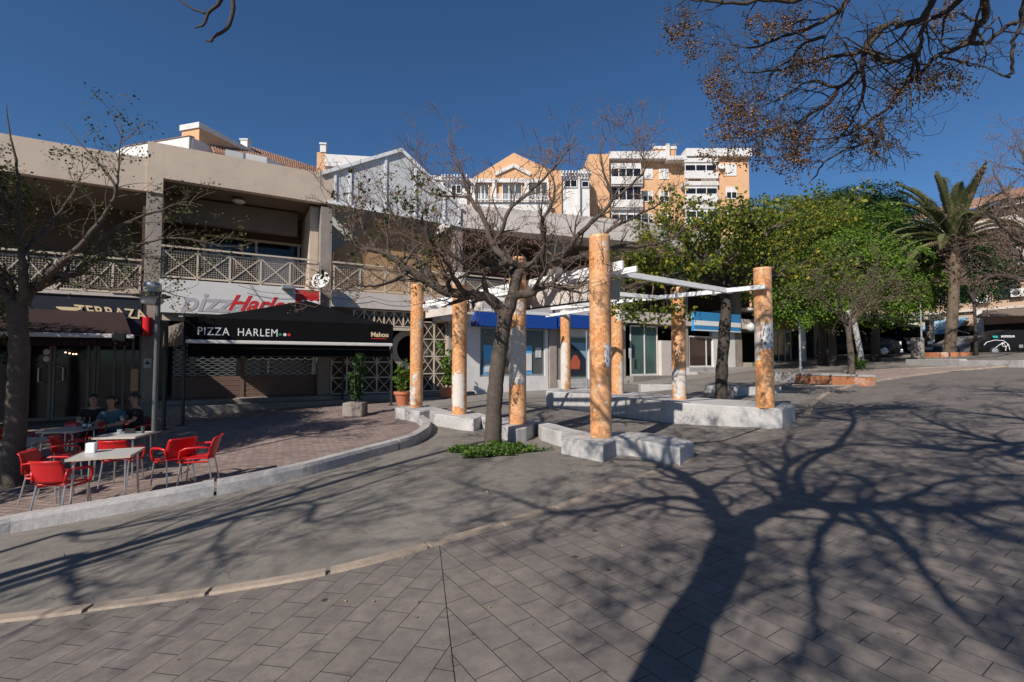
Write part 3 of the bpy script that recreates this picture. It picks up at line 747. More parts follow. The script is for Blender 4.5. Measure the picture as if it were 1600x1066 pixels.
dr2 = shopglass(S(78)+.02, S(148), -.25, doorz, .95, 'door', gl_dark, dm, (S(140)-.1,))
for s_, sg, prn in ((S(78)-.14, -1, dr), (S(78)+.16, 1, dr2)):
    mb = MB(); mb.tube([W(s_, -.2, -.15), W(s_, -.12, -.15), W(s_+sg*.14, -.12, -.2), W(s_+sg*.14, -.12, -.62), W(s_, -.12, -.66), W(s_, -.2, -.66)], .014, 8); build('handle', mb, alu, prn)
shopglass(S(148)+.02, s222-.02, -.25, doorz, .95, 'window', gl_dark, dm, (S(175), S(190), S(204)))
mb = MB(); 
for px, py in ((99.5,551), (106,552.5), (112,553.5), (116.5,553.5)):
    c = AT(px, py, 15.35+.0); c = W(S(px), -.2, (565-py)/F*W(S(px), -.2, 0).y); mb.lathe((c.x, c.y, c.z-.02), [(.004,0),(.02,.01),(.026,.022),(.02,.036),(.004,.045)], 8)
m, nt, b = newmat('lit_bulb'); b.inputs['Emission Color'].default_value = (1,.62,.4,1); b.inputs['Emission Strength'].default_value = 3; b.inputs['Base Color'].default_value = (.8,.6,.5,1)
tag(build('string_bulbs', mb, m), 'row of four small lit bulbs behind the cafe door glass', 'light')
mb = MB()
for px, zz, ml in ((69.5, .3, 0), (69.5, .08, 0)):
    c = W(S(px), -.215, zz); mb.prism([c+FU*(.08*math.cos(a))+Vector((0,0,.09*math.sin(a))) for a in [2*math.pi*k/14 for k in range(14)]], FN*.006)
fb(mb, S(49), S(56), -.222, -.216, .78, .92)
build('sticker', mb, whitewall, dr)
mb = MB(); fb(mb, S(204), S(216), -.2, -.18, -1.0, -.25); 
tag(build('menu_board', mb, orange), 'orange and white menu board leaning by the stone column', 'sign')
# cables tray/plant trough on the left balcony edge
mp('cable_tray', lambda m: fb(m, S(172), s222-.1, -.02, .14, 2.25, 2.42), conc)
# --- pizza unit
a0, a1 = S(268), s500-.06
mb = MB(); fbx = [a0, S(380)-.06, S(380)+.06, a1]
sh = mp('shutter', lambda m: ([fb(m, x0, x1, -.42+(.01 if k % 2 else 0), -.38+(.01 if k % 2 else 0), -1.3+.085*k, -1.3+.085*k+.078) for x0, x1 in ((fbx[0], fbx[1]), (fbx[2], fbx[3])) for k in range(9)]), brownslat)
mp('shutter_post', lambda m: fb(m, fbx[1], fbx[2], -.44, -.34, -1.32, 1.4), brownslat)
mb = MB(); step = .15
for x0, x1 in ((fbx[0], fbx[1]), (fbx[2], fbx[3])):
    r_ = 0; z = -.52
    while z < 1.3:
        n = int((x1-x0)/step); pts = []
        for k in range(n+1):
            zz = z+(.05 if (k+r_) % 2 else 0); pts.append(W(x0+k*step, -.40, zz))
        for p, q in zip(pts, pts[1:]): mb.beam(p, q, .010, .016)
        z += .05; r_ += 1
        if z > -.52+.05*40: break
        z += .035
build('grille', mb, galv, sh)
shopglass(a0, a1, -.75, -1.3, 1.6, 'window', gl_dark, greyp, (S(330), S(420)))
mp('interior_item', lambda m: (fb(m, S(303), S(316), -.9, -.85, -.8, .1), fb(m, S(455), S(461), -.9, -.85, -.9, 0)), redl)
mp('lintel', lambda m: fb(m, s247+.02, s500-.01, -.5, -.05, 1.42, 2.61), conc)
sg = thing('shop_sign', 'large white pizzeria sign with red script word and red logo square below the balcony', 'sign', tuple(W(s247, .2, 1.7)))
mp_ = lambda name, fn, mat, par, bev=0: (lambda mb: (fn(mb), build(name, mb, mat, par, bevel=bev)))(MB())
mp_('panel', lambda m: fb(m, s247+.0, S(459), -.02, .16, 1.68, 2.82), whitewall, sg)
mp_('logo_panel', lambda m: fb(m, S(459)+.01, S(498), -.02, .16, 1.6, 2.82), redl, sg)
text_mesh('lettering', 'pizza', .95, purple, sg, W(S(280), .165, 1.78), FU, (0,0,1), .004, shear=.3, bold=.02)
text_mesh('lettering', 'Harlem', .80, redl, sg, W(S(353), .165, 1.86), FU, (0,0,1), .006, shear=.45, bold=.018)
text_mesh('logo', 'm', .9, whitep, sg, W(S(468), .165, 1.95), FU, (0,0,1), .006, bold=.02)
mp_('border', lambda m: (fb(m, S(459)+.01, S(498), .161, .17, 2.77, 2.82), fb(m, S(498)-.04, S(498)+.0, .161, .17, 1.6, 2.768)), white, sg)
mp_('trim', lambda m: fb(m, s247, S(459), .161, .19, 1.62, 1.67), blackm, sg)
# stencil lamp and dish
mb = MB(); c = W(S(497), .55, 3.12); ax = (FN*.75+FU*-.55+Vector((0,0,.35))).normalized(); e1 = ax.orthogonal().normalized(); e2 = ax.cross(e1)
dish = thing('satellite_dish', 'round white satellite dish fixed to the balcony beside the stone column', 'satellite dish', tuple(c))
n = 28; rings = 5
for i in range(rings+1):
    r_ = .36*i/rings
    for k in range(n): a = 2*math.pi*k/n; mb.v.append(tuple(c+e1*r_*math.cos(a)+e2*r_*math.sin(a)+ax*(r_*r_*.55)))
for i in range(rings):
    for k in range(n): k2 = (k+1) % n; mb.f.append((i*n+k, i*n+k2, (i+1)*n+k2, (i+1)*n+k)); mb.mi.append(0)
o = build('reflector', mb, whitewall, dish, smooth=True); md = o.modifiers.new('Solid', 'SOLIDIFY'); md.thickness = .012
mb = MB(); mb.tube([c-Vector((0,0,.3)), c+ax*.28-Vector((0,0,.12)), c+ax*.36], .012, 6); mb.tube([c+ax*.33, c+ax*.42], .03, 8); mb.tube([c-ax*.03, c-ax*.1-Vector((0,0,.1)), c-ax*.1-Vector((0,0,.4))-FN*.5], .018, 6); build('feed_arm', mb, blackm, dish)
mb = MB(); fb(mb, S(437), S(455), -.02, .42, 2.74, 2.88)
tag(build('flood_lamp', mb, galv, bevel=.02), 'grey box lamp fixed under the railing left of the dish', 'lamp')
mb = MB(); c = W(S(368), -1.2, 6.2); mb.lathe((c.x, c.y, 6.24), [(.10, .07), (.22, .06), (.24, 0), (.16, -.05), (.03, -.07)][::-1], 18)
tag(build('ceiling_lamp', mb, lampgl, smooth=True), 'round white ceiling lamp under the balcony roof', 'lamp')
# --- gate unit
gates = thing('lattice_gate', 'cream steel lattice gate of crossed squares right of the black canopy', 'gate', tuple(W(S(560), -.2, FLz)), 0, 'cream lattice gates')
def lattice(th, s0, s1, z0, z1, nx, nz, d, mesh=True):
    mb = MB(); dx = (s1-s0)/nx; dz = (z1-z0)/nz
    for i in range(nx+1): fb(mb, s0+dx*i-.03, s0+dx*i+.03, d-.03, d+.03, z0, z1)
    for j in range(nz+1): fb(mb, s0+.031, s1-.031, d-.026, d+.026, z0+dz*j-.025, z0+dz*j+.025)
    build('frame', mb, cream, th)
    mb = MB()
    for i in range(nx):
        for j in range(nz):
            a = s0+dx*i+.03; b_ = a+dx-.06; p = z0+dz*j+.025; q = p+dz-.05
            fbar(mb, a, p, b_, q, d-.004, .03, .012); fbar(mb, a, q, b_, p, d+.010, .03, .012)
    build('cross_bars', mb, cream, th)
    mb = MB(); q = .07
    for i in range(int((s1-s0)/q)): fb(mb, s0+i*q, s0+i*q+.009, d-.016, d-.008, z0, z1)
    for i in range(int((z1-z0)/q)): fb(mb, s0, s1, d-.025, d-.017, z0+i*q, z0+i*q+.009)
    build('wire_mesh', mb, plain_mesh, th)
plain_mesh = plain('rusty_mesh', (.16,.12,.085), .7, .2, 5, bmp=0)
lattice(gates, S(519), S(613), FLz+.16, 1.25, 4, 4, -.15)
g2_ = thing('lattice_gate', 'cream steel lattice gate standing between two mosaic pillars left of the bank', 'gate', tuple(W(S(680), -.2, FLz)), 0, 'cream lattice gates')
lattice(g2_, S(661), S(699), FLz+.16, 1.75, 2, 4, -.15)
g3_ = thing('lattice_transom', 'strip of lattice squares above the dark gateway', 'grille', tuple(W(S(600), -.2, 1.5)))
lattice(g3_, S(553), S(660), 1.50, 2.14, 7, 1, -.12)
mp('gate_beam', lambda m: fb(m, S(612), S(662), -.2, -.08, 1.33, 1.45), cream)
mp('wall_pier', lambda m: fb(m, S(700), S(713), -.3, .04, -2.2, 2.19), stone, bevel=.01)
mb = MB(); c = W(S(651), -.9, .55); n = 40
for k in range(n):
    a = 2*math.pi*k/n; b_ = 2*math.pi*(k+1)/n
    def P(r_, t): return c+FU*(r_*math.cos(t))+Vector((0,0,r_*math.sin(t)))
    mb.prism([P(.62, a), P(.62, b_), P(.90, b_), P(.90, a)], FN*.05)
tag(build('ring_emblem', mb, cream), 'large pale ring emblem in the dark gateway', 'sign')
mp('entrance_hood', lambda m: (fb(m, S(676), S(722), .0, 1.0, 1.78, 2.02), fb(m, S(664), S(722), .0, 1.25, 2.05, 2.2)), conc2)
# --- bank
b0, b1 = S(722), S(857)
mp('shop_wall', lambda m: (fb(m, b0, S(750), -.3, -.02, -2.2, 2.19), fb(m, S(750), S(852), -.3, -.02, -2.2, -.72), fb(m, S(852), b1, -.3, -.02, -2.2, 2.19), fb(m, S(750), S(852), -.3, -.02, 1.65, 2.19)), whitewall)
shopglass(S(750), S(852), -.12, -.72, 1.65, 'window', gl_bright, galv)
mb = MB(); fb(mb, S(735), S(861), .05, .55, 1.62, 2.33); 
aw = tag(build('fascia_box', mb, blue, bevel=.01), 'long deep blue fascia box above the white bank window', 'sign')
for a, b_, z0, z1, lab in ((S(757), S(786), -.66, .78, 'pale blue poster at the left of the bank window'), (S(800), S(833), -.66, .78, 'pale blue poster at the right of the bank window')):
    mb = MB(); fb(mb, a, b_, -.11, -.10, z0, z1); t = tag(build('window_poster', mb, cyan), lab, 'poster', 'posters in the bank window')
    w = b_-a
    mb = MB(); mb.prism([W(a+.05*w, -.098, z0+.1), W(a+.6*w, -.098, z0+.1), W(a+.35*w, -.098, z0+.55), W(a+.05*w, -.098, z0+.95)], FN*.004); build('pale_shape', mb, skyblue, t)
mb = MB(); fb(mb, S(822), S(832), -.09, -.07, -.45, .4); tag(build('notice', mb, whitewall), 'white notice stuck on the right bank poster', 'notice')
mp('stone_pier', lambda m: fb(m, S(858), S(869), -.4, .06, -2.2, 2.3), stone, bevel=.01)
# second bank unit with steps
z2 = -1.22
mp('plinth', lambda m: (fb(m, S(870), S(975), -3, .3, -2, z2+.28), fb(m, S(868), S(930), .3, .65, -2, z2+.12), fb(m, S(866), S(925), .65, 1.0, -2, z2-.04)), paintdirty, bevel=.01)
mp('shop_wall', lambda m: (fb(m, S(920), S(962), -.3, -.02, -1.2, 2.19), fb(m, S(872), S(920), -.3, -.02, 1.35, 2.19)), whitewall)
shopglass(S(870), S(922), -.12, z2+.28, 1.35, 'window', gl_green, galv, (S(884),))
mb = MB(); fb(mb, S(864), S(960), .08, .6, 1.72, 2.40); sgn = tag(build('fascia_box', mb, blue, bevel=.01), 'blue fascia box partly behind two back pillars with white letters', 'sign')
text_mesh('lettering', 'BBV', .27, whitep, sgn, W(S(866), .605, 1.93), FU, (0,0,1), .006, bold=.006)
mb = MB(); fb(mb, S(890), S(918), -.10, -.09, z2+.5, 1.0); t = tag(build('window_poster', mb, navy), 'window poster of a red figure under a pale blue sky', 'poster')
mb = MB(); mb.prism([W(S(892), -.088, 1.0), W(S(918), -.088, 1.0), W(S(918), -.088, .1), W(S(908), -.088, .55)], FN*.003); build('sky_shape', mb, skyblue, t)
mb = MB(); mb.prism([W(S(893), -.084, -.4), W(S(907), -.084, -.4), W(S(908), -.084, .0), W(S(903), -.084, .32), W(S(898), -.084, .35), W(S(893), -.084, 0)], FN*.003); build('red_shape', mb, plain('red_print', (.45,.10,.05), .6, .2, 6, bmp=0), t)
# cash machine unit
z3 = -.86
mp('plinth', lambda m: fb(m, S(978), S(1150), -3, .55, -2, z3+.04), walk, bevel=.01)
shopglass(S(990), S(1033), -.3, z3+.04, 2.1, 'window', gl_green, whitewall, (S(1012),))
mp('shop_wall', lambda m: fb(m, S(1034), S(1066), -.35, -.02, -1.2, 1.25), conc2)
mb = MB(); fb(mb, S(1048), S(1064), -.018, .03, -.15, .85); atm = tag(build('cash_machine', mb, galv, bevel=.02), 'cash machine set in the grey wall behind a back pillar', 'cash machine')
mp_('screen', lambda m: fb(m, S(1050), S(1060), .031, .036, .3, .7), gl_dark, atm)
mp('steps', lambda m: (fb(m, S(1070), S(1148), .3, .9, -1.6, -.62), fb(m, S(1070), S(1230), -3, .3, -1.6, -.36)), paintdirty, bevel=.01)
shopglass(S(1078), S(1115), -.12, -.36, 1.6, 'door', gl_dark, whitewall, (S(1105),))
mp('shutter', lambda m: [fb(m, S(1080), S(1104), -.10, -.085, -.34+.06*k, -.34+.06*k+.02) for k in range(30)], brownslat)
mp('shop_wall', lambda m: fb(m, S(1115), S(1149), -.3, -.02, -.4, 2.1), whitewall)
mb = MB(); fb(mb, S(1080), S(1153), .02, .25, 1.9, 3.1); sgn = tag(build('shop_sign', mb, plain('light_blue_panel', (.04,.25,.55), .4, .1, 3, bmp=0), bevel=.01), 'light blue shop sign half hidden by the green tree', 'sign')
mp_('white_band', lambda m: fb(m, S(1080)+.02, S(1153)-.02, .251, .262, 2.25, 2.55), whitep, sgn)
mp_('stripe', lambda m: fb(m, S(1080)+.02, S(1153)-.02, .251, .262, 1.92, 1.98), whitep, sgn)
# last glass shop
mp('plinth', lambda m: fb(m, S(1162), S(1262), -3, .6, -2, -.07), walk)
shopglass(S(1208), S(1242), -.3, -.07, 2.2, 'window', gl_green, whitewall, (S(1222), S(1232)))
mp('fascia', lambda m: fb(m, S(1200), S(1262), -.2, .2, 2.3, 3.4), plain('brown_fascia', (.30,.14,.07), .7, .2, 2))
c = W(S(1219), 1.6, 0); mb = MB(); mb.tube([(c.x, c.y, -.4), (c.x, c.y, 2.6)], .2, 16); build('round_column', mb, whitewall, mall, smooth='auto')
mb = MB(); fb(mb, S(1209), S(1214), -.25, -.24, 1.0, 1.6); tag(build('notice', mb, paper), 'small white notice on the far shop glass', 'notice')
for px, lab in ((1168, 'round glass wall lamp in the dark passage'),):
    c = W(S(px), .3, 2.3); mb = MB(); mb.lathe((c.x, c.y, c.z-.3), [(.05,0),(.26,.1),(.33,.3),(.26,.5),(.05,.62)], 16); lamp = tag(build('wall_lamp', mb, lampgl, smooth=True), lab, 'lamp')
# back volume so nothing shows through the shops
mp('rear_wall', lambda m: (fb(m, sL, S(1240), -9.2, -9, -3, 6.2),), conc2)
mp('canopy_roof', lambda m: fb(m, S(1160), S(1340), -3, 2.2, 3.41, 3.6), conc2)
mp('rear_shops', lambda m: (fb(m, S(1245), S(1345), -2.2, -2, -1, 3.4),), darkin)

# ------------------------------------------------------------------ maroon awning (left)
aw = thing('retractable_awning', 'dark maroon awning with white front bar over the cafe terrace', 'awning', tuple(W(S(100), 0, 1.2)))
def ap(dd, px, py):   # on the vertical plane dd in front of the facade
    o = FO+FN*dd; d = ray(px, py); t = (o.dot(FN))/(d.dot(FN)); return d*t
fl, fr_ = -5.2, S(206, 2.3)
zf = .70
q = [W(sL+4, .08, 1.62), W(s222-.5, .08, 1.62), W(fr_, 2.3, zf+.06), W(sL+4, 2.3, zf+.06)]
mb = MB(); mb.face([q[0], q[3], q[2], q[1]]); o = build('fabric', mb, maroon, aw); md = o.modifiers.new('Solid', 'SOLIDIFY'); md.thickness = .015
mp_('front_bar', lambda m: fb(m, sL+4, fr_-.45, 2.27, 2.37, zf-.02, zf+.10), whitewall, aw, .02)
mp_('bar_end', lambda m: (fb(m, fr_-.44, fr_-.15, 2.25, 2.39, zf-.12, zf+.14)), blackm, aw, .02)
mp_('bar_tip', lambda m: (fb(m, fr_-.14, fr_+.05, 2.27, 2.37, zf-.02, zf+.09)), whitewall, aw, .02)
mb = MB(); n = 60
for i in range(n):
    s0 = sL+4+(fr_-.05-sL-4)*i/n; s1 = sL+4+(fr_-.05-sL-4)*(i+1)/n
    w0_ = .03*math.sin(i*1.3); w1_ = .03*math.sin((i+1)*1.3)
    mb.face([W(s0, 2.29+w0_*.0, zf-.03), W(s1, 2.29, zf-.03), W(s1, 2.29+w1_, zf-.27), W(s0, 2.29+w0_, zf-.27)])
o = build('valance', mb, maroon, aw, smooth=True); md = o.modifiers.new('Solid', 'SOLIDIFY'); md.thickness = .006
mb = MB()
for s_ in (fr_-.6, S(40, 1.5)): mb.tube([W(s_, .1, 1.15), W(s_+.3, 1.3, .8), W(s_, 2.25, zf)], .025, 6)
build('folding_arm', mb, blackm, aw)

# ------------------------------------------------------------------ black canopy of the pizzeria
cn = thing('market_canopy', 'black square canopy with pyramid roof and white pizzeria lettering', 'canopy', tuple(W(S(450), 2, -1.7)))
CD = 3.05
cs0, cs1 = S(287, CD), S(614, CD)
cz0, cz1, czp = .56, 1.30, 1.42
mid = (cs0+cs1)/2+.35
back = -.0+.35
# valance front
def val(m, a, b_, d, z0, z1): fb(m, a, b_, d-.012, d, z0, z1)
sag = MB(); n = 44
def roofpt(s_, d, z): return W(s_, d, z)
eF = [W(cs0, CD, cz1+.02), W(cs1, CD, cz1+.02)]; eB = [W(cs0, back, cz1+.02), W(cs1, back, cz1+.02)]
apx = W(mid, (CD+back)/2+.35, czp+.72)
mb = MB(); nn = 10
def tri(a, b_, c):
    P = {}
    for i in range(nn+1):
        for j in range(nn+1-i):
            u = i/nn; v = j/nn; w = 1-u-v
            p = a*u+b_*v+c*w; p = p-Vector((0,0,.10*math.sin(math.pi*min(1, w))*(1-w)*1.2))
            P[(i, j)] = len(mb.v); mb.v.append(tuple(p))
    for i in range(nn):
        for j in range(nn-i):
            mb.f.append((P[(i,j)], P[(i+1,j)], P[(i,j+1)])); mb.mi.append(0)
            if j < nn-i-1: mb.f.append((P[(i+1,j)], P[(i+1,j+1)], P[(i,j+1)])); mb.mi.append(0)
tri(eF[0], eF[1], apx); tri(eF[1], eB[1], apx); tri(eB[1], eB[0], apx); tri(eB[0], eF[0], apx)
o = build('roof_fabric', mb, black, cn, smooth='auto')
mp_('valance', lambda m: (fb(m, cs0, cs1, CD-.012, CD, cz0+.02, cz1+.03), fb(m, cs0, cs1, back, back+.012, cz0+.2, cz1+.03), m.obox(W(cs0, back+.013, cz0+.1), FN*(CD-back-.026), FU*.012, (0,0,cz1-cz0-.07)), m.obox(W(cs1-.012, back+.013, cz0+.1), FN*(CD-back-.026), FU*.012, (0,0,cz1-cz0-.07))), black, cn)
# side cloth hanging on the left: sunlight on black fabric put into its colour
lc = plain('sunlit_and_brown_canvas', (.16,.13,.105), .85, .3, 2.5)
mb = MB(); 
a_, b_ = W(cs0-.02, CD-.05, 1.18), W(cs0-.02, CD-.05, .5); c_, d_ = AT(257, 512, b_.y-.0+.9), AT(254, 543, b_.y+.9)
for i in range(12):
    t0, t1 = i/12, (i+1)/12; wv = lambda t: FN*(.05*math.sin(t*17))
    mb.face([a_.lerp(c_, t0)+wv(t0), a_.lerp(c_, t1)+wv(t1), b_.lerp(d_, t1)+wv(t1+.2), b_.lerp(d_, t0)+wv(t0+.2)])
o = build('side_cloth', mb, lc, cn, smooth=True); md = o.modifiers.new('Solid', 'SOLIDIFY'); md.thickness = .008
mp_('front_bar', lambda m: fb(m, cs0+.05, cs1-.05, CD+.06, CD+.14, cz0-.02, cz0+.09), whitewall, cn, .02)
mp_('inner_flap', lambda m: fb(m, cs0+.1, cs1-.1, CD-.1, CD-.08, cz0-.42, cz0), black, cn)
posts = [(cs0+.02, CD-.05), (cs1-.03, CD-.05), (S(536, back+.2), back+.2), (S(259, 3.4), 3.4)]
for s_, d in posts:
    p = W(s_, d, 0); zt = cz1-.05 if d != 3.4 else 1.0
    mb = MB(); mb.box((p.x-.035, p.y-.035, gz(p.x, p.y)+.01), (p.x+.035, p.y+.035, zt)); mb.box((p.x-.1, p.y-.1, gz(p.x, p.y)+.01), (p.x+.1, p.y+.1, gz(p.x, p.y)+.045)); build('post', mb, blackm, cn)
text_mesh('lettering', 'PIZZA  HARLEM', .345, whitep, cn, W(S(307, CD), CD+.004, .80), FU, (0,0,1), .004, spacing=1.12, bold=.0, xs=.82)
text_mesh('small_lettering', 'Mahou', .23, gold, cn, W(S(579, CD), CD+.004, .88), FU, (0,0,1), .004, bold=.006)
mp_('underline', lambda m: fb(m, S(580, CD), S(603, CD), CD+.002, CD+.01, .80, .825), redl, cn)
for px, mt_ in ((437, greenl), (444.5, whitep), (451, redl)):
    c = W(S(px, CD), CD+.002, .87); mb = MB(); mb.prism([c+FU*(.05*math.cos(a))+Vector((0,0,.05*math.sin(a))) for a in [2*math.pi*k/14 for k in range(14)]], FN*.006); build('dot', mb, mt_, cn)
# striped flag/umbrella leaning inside the shop
mb = MB(); mb.prism([W(S(489), -.30, -.5), W(S(496), -.30, -.5), W(S(496), -.30, 1.2), W(S(492), -.30, 1.2)], FN*.03)
tag(build('rolled_banner', mb, whitewall), 'white patterned banner rolled beside the shutter', 'banner')

# ------------------------------------------------------------------ red box, warning plate, lamp post
c = W(S(230), .02, 0)
mb = MB(); zz = (565-525)/F*c.y; mb.tube([(c.x+FN.x*.1, c.y+FN.y*.1, zz), (c.x+FN.x*.1, c.y+FN.y*.1, zz+.62)], .14, 20); o = tag(build('alarm_box', mb, redbox, smooth='auto', bevel=.01), 'glossy red half round box on the stone column', 'alarm box')
mb = MB(); fb(mb, S(225), S(237), .0, .012, -.22, .10); o = tag(build('warning_plate', mb, paper), 'small white warning plate with a triangle on the stone column', 'sign')
mb = MB(); c1_ = W(S(231), .013, -.10)
mb.prism([c1_+FU*-.09, c1_+FU*.09, c1_+Vector((0,0,.15))], FN*.003); build('triangle', mb, greyp, o)
def lamp_post(g, h, label, r_=.045, arm=True, head='bowl'):
    t = thing('street_lamp', label, 'street lamp', tuple(g))
    mb = MB(); mb.lathe(tuple(g), [(.09, -.05), (.09, .25), (r_, .28), (r_*.9, h)], 14); build('pole', mb, greyp if head == 'bowl' else galv, t, smooth='auto')
    if head == 'bowl':
        c = g+Vector((-.16, .05, h)); mb = MB(); mb.lathe(tuple(c-Vector((0,0,.16))), [(.06, 0), (.17, .03), (.2, .16)], 20); build('lamp_bowl', mb, lampgl, t, smooth=True)
        mb = MB(); mb.lathe(tuple(c+Vector((0,0,.001))), [(.30, 0), (.31, .025), (.06, .05)], 20); mb.beam(c+Vector((-.1,0,.02)), g+Vector((.12,0,h+.02)), .08, .05); build('shade', mb, greyp, t)
        mb = MB(); mb.lathe(tuple(c+Vector((0,0,.055))), [(.13, 0), (.16, .04), (.15, .2), (.08, .24)], 16); build('housing', mb, galv, t, smooth=True)
    elif head == 'flat':
        mb = MB(); mb.lathe((g.x, g.y, g.z+h), [(.03, 0), (.32, .02), (.34, .07), (.05, .12)], 18); build('lamp_head', mb, galv, t, smooth='auto')
    return t
lamp_post(G(239, 732, .03), 3.25, 'slim dark lamp post with a bowl head at the edge of the cafe terrace')
lamp_post(G(1251, 581), 3.0, 'thin grey lamp post with a flat round head left of the small planter', .05, head='flat')
lamp_post(G(1441, 559), 3.4, 'tall bare grey pole on the palm island', .05, head='none')
p = G(884.0+33.5, 606); lamp_post(G(917, 612), 2.9, 'thin pale grey pole just left of the tallest mosaic pillar', .035, head='none')

# cables strung along the arcade
def cable(pts, lab, r_=.008):
    P = []
    for a, b_ in zip(pts, pts[1:]):
        for k in range(9):
            t = k/8; P.append(a.lerp(b_, t)-Vector((0,0,.12*4*t*(1-t))))
    mb = MB(); mb.tube(P, r_, 5); tag(build('cable', mb, blackm), lab, 'cable', 'cables on the arcade')
cable([W(S(370), .3, 2.75), W(S(462), .25, 2.60), W(S(505), .2, 2.60), W(S(575), .2, 2.68), W(S(640), .2, 2.62)], 'thin cable sagging from the white pizzeria sign along the balcony edge')
cable([W(S(385), .22, 2.9), W(S(425), .2, 1.95)], 'short thin cable running down the white pizzeria sign')
cable([W(S(722), .15, 2.5), W(S(800), .6, 2.45), W(S(860), .15, 2.5)], 'thin cable above the blue bank fascia')
# small things in the bank and shop windows
for px0, px1, z0, z1, lab in ((759, 770, -.5, -.1, 'small white leaflet low in the bank window'), (838, 847, .2, .7, 'small pale leaflet at the right edge of the bank window')):
    mb = MB(); fb(mb, S(px0), S(px1), -.088, -.08, z0, z1); tag(build('leaflet', mb, paper), lab, 'notice')
mb = MB(); fb(mb, S(981), S(985), .07, .08, .2, .75); tag(build('street_number_plate', mb, paper), 'small white plate on the stone pier left of the green glass shop', 'sign')
# ------------------------------------------------------------------ cafe furniture (local coordinates, front = +Y)
def chair_proto():
    t = thing('cafe_chair', 'x', 'chair')
    def B(name, fn, mat, **k):
        mb = MB(); fn(mb); return build(name, mb, mat, t, world=False, **k)
    # seat: curved shell
    def grid(m, f, nu, nv):
        b = len(m.v)
        for i in range(nu+1):
            for j in range(nv+1): m.v.append(tuple(f(i/nu, j/nv)))
        for i in range(nu):
            for j in range(nv): q = b+i*(nv+1)+j; m.f.append((q, q+1, q+nv+2, q+nv+1)); m.mi.append(0)
    def seatf(u, v):
        x = (u-.5)*.46*(1-.08*v); y = -.22+.46*v
        z = .44+.02*math.cos((v-.3)*3)+.06*(u-.5)**2-.05*max(0, v-.85)*4
        return x, y, z
    o = B('seat', lambda m: grid(m, seatf, 8, 10), redp, smooth=True); md = o.modifiers.new('Solid', 'SOLIDIFY'); md.thickness = .022; md.offset = -1
    def backf(u, v):
        x = (u-.5)*(.44+.04*math.sin(v*3.1)); z = .50+.34*v
        y = -.22-.10*v-.02+.10*(u-.5)**2*2 - (.03 if v > .9 else 0)
        return x, y, z
    o = B('backrest', lambda m: grid(m, backf, 10, 8), redp, smooth=True); md = o.modifiers.new('Solid', 'SOLIDIFY'); md.thickness = .02
    for s in (-1, 1):
        o = B('armrest', lambda m: (m.tube([(s*.225, -.25, .50), (s*.255, -.24, .66), (s*.27, -.12, .675), (s*.275, .10, .665), (s*.27, .19, .63), (s*.255, .21, .52), (s*.235, .17, .42)], [.017, .018, .021, .021, .02, .018, .017], 8),), redp, smooth=True)
        o.scale = (1, 1, 1)
        B('leg', lambda m: m.tube([(s*.215, .19, .46), (s*.245, .235, 0)], .0125, 8), alu, smooth='auto')
        B('leg', lambda m: m.tube([(s*.205, -.2, .50), (s*.225, -.29, 0)], .0125, 8), alu, smooth='auto')
    for s in (-1, 1): B('side_frame', lambda m: m.tube([(s*.215, -.21, .425), (s*.22, .19, .425)], .017, 8), redp)
    return t
cp = chair_proto()
def gpos(px, py): 
    g = G(px, py, .027); return g
spots = [((76, 783), R(-75), 'red plastic armchair nearest the tree trunk, at the left of the front table'),
         ((97, 802), R(2), 'red plastic armchair at the kerb with its back to the viewer'),
         ((190, 757), R(12), 'red plastic armchair between the two metal tables, back towards the front table'),
         ((112, 746), R(-65), 'red armchair in shade behind the front table, left of the napkin holder'),
         ((308, 758), R(108), 'bright red armchair farthest right on the terrace, standing apart in the sun'),
         ((270, 758), R(60), 'shaded red armchair just left of the lone sunlit chair'),
         ((88, 716), R(160), 'dark red chair behind the rear left table with the bottles'),
         ((132, 712), R(175), 'dark red chair beside the bottles on the shaded rear table'),
         ((183, 712), R(185), 'red armchair in which the man in the teal shirt sits'),
         ((214, 708), R(150), 'red armchair of the person in black near the stone column'),
         ((22, 722), R(-80), 'red chair mostly hidden behind the left tree trunk')]
CH_ = []
for i, (p, rz, lab) in enumerate(spots):
    o = cp if i == 0 else copy_tree(cp)
    o.location = gpos(*p); o.rotation_euler = (0, 0, rz); o.scale = (.9, .9, .92); o['label'] = lab; o['category'] = 'chair'; o['group'] = 'red cafe chairs on the terrace'; CH_.append(o)

def table_proto(w, d):
    t = thing('cafe_table', 'x', 'table')
    mb = MB(); mb.box((-w/2, -d/2, .705), (w/2, d/2, .73)); build('table_top', mb, tabletop, t, world=False, bevel=.006)
    mb = MB(); 
    for a, c in (((-w/2-.004, -d/2-.006, .70), (w/2+.004, -d/2-.001, .734)), ((-w/2-.004, d/2+.001, .70), (w/2+.004, d/2+.006, .734)), ((-w/2-.006, -d/2, .70), (-w/2-.001, d/2, .734)), ((w/2+.001, -d/2, .70), (w/2+.006, d/2, .734))): mb.box(a, c)
    build('edge_strip', mb, MATS['cream_metal'], t, world=False)
    for sx in (-1, 1):
        for sy in (-1, 1):
            mb = MB(); x = sx*(w/2-.07); y = sy*(d/2-.07); mb.tube([(x-sx*.15, y, .695), (x-sx*.03, y, .69), (x, y, .66), (x+sx*.02, y+sy*.02, 0)], .014, 8); build('leg', mb, alu, t, world=False, smooth='auto')
    return t
T1 = table_proto(.70, .70)
tabs = []
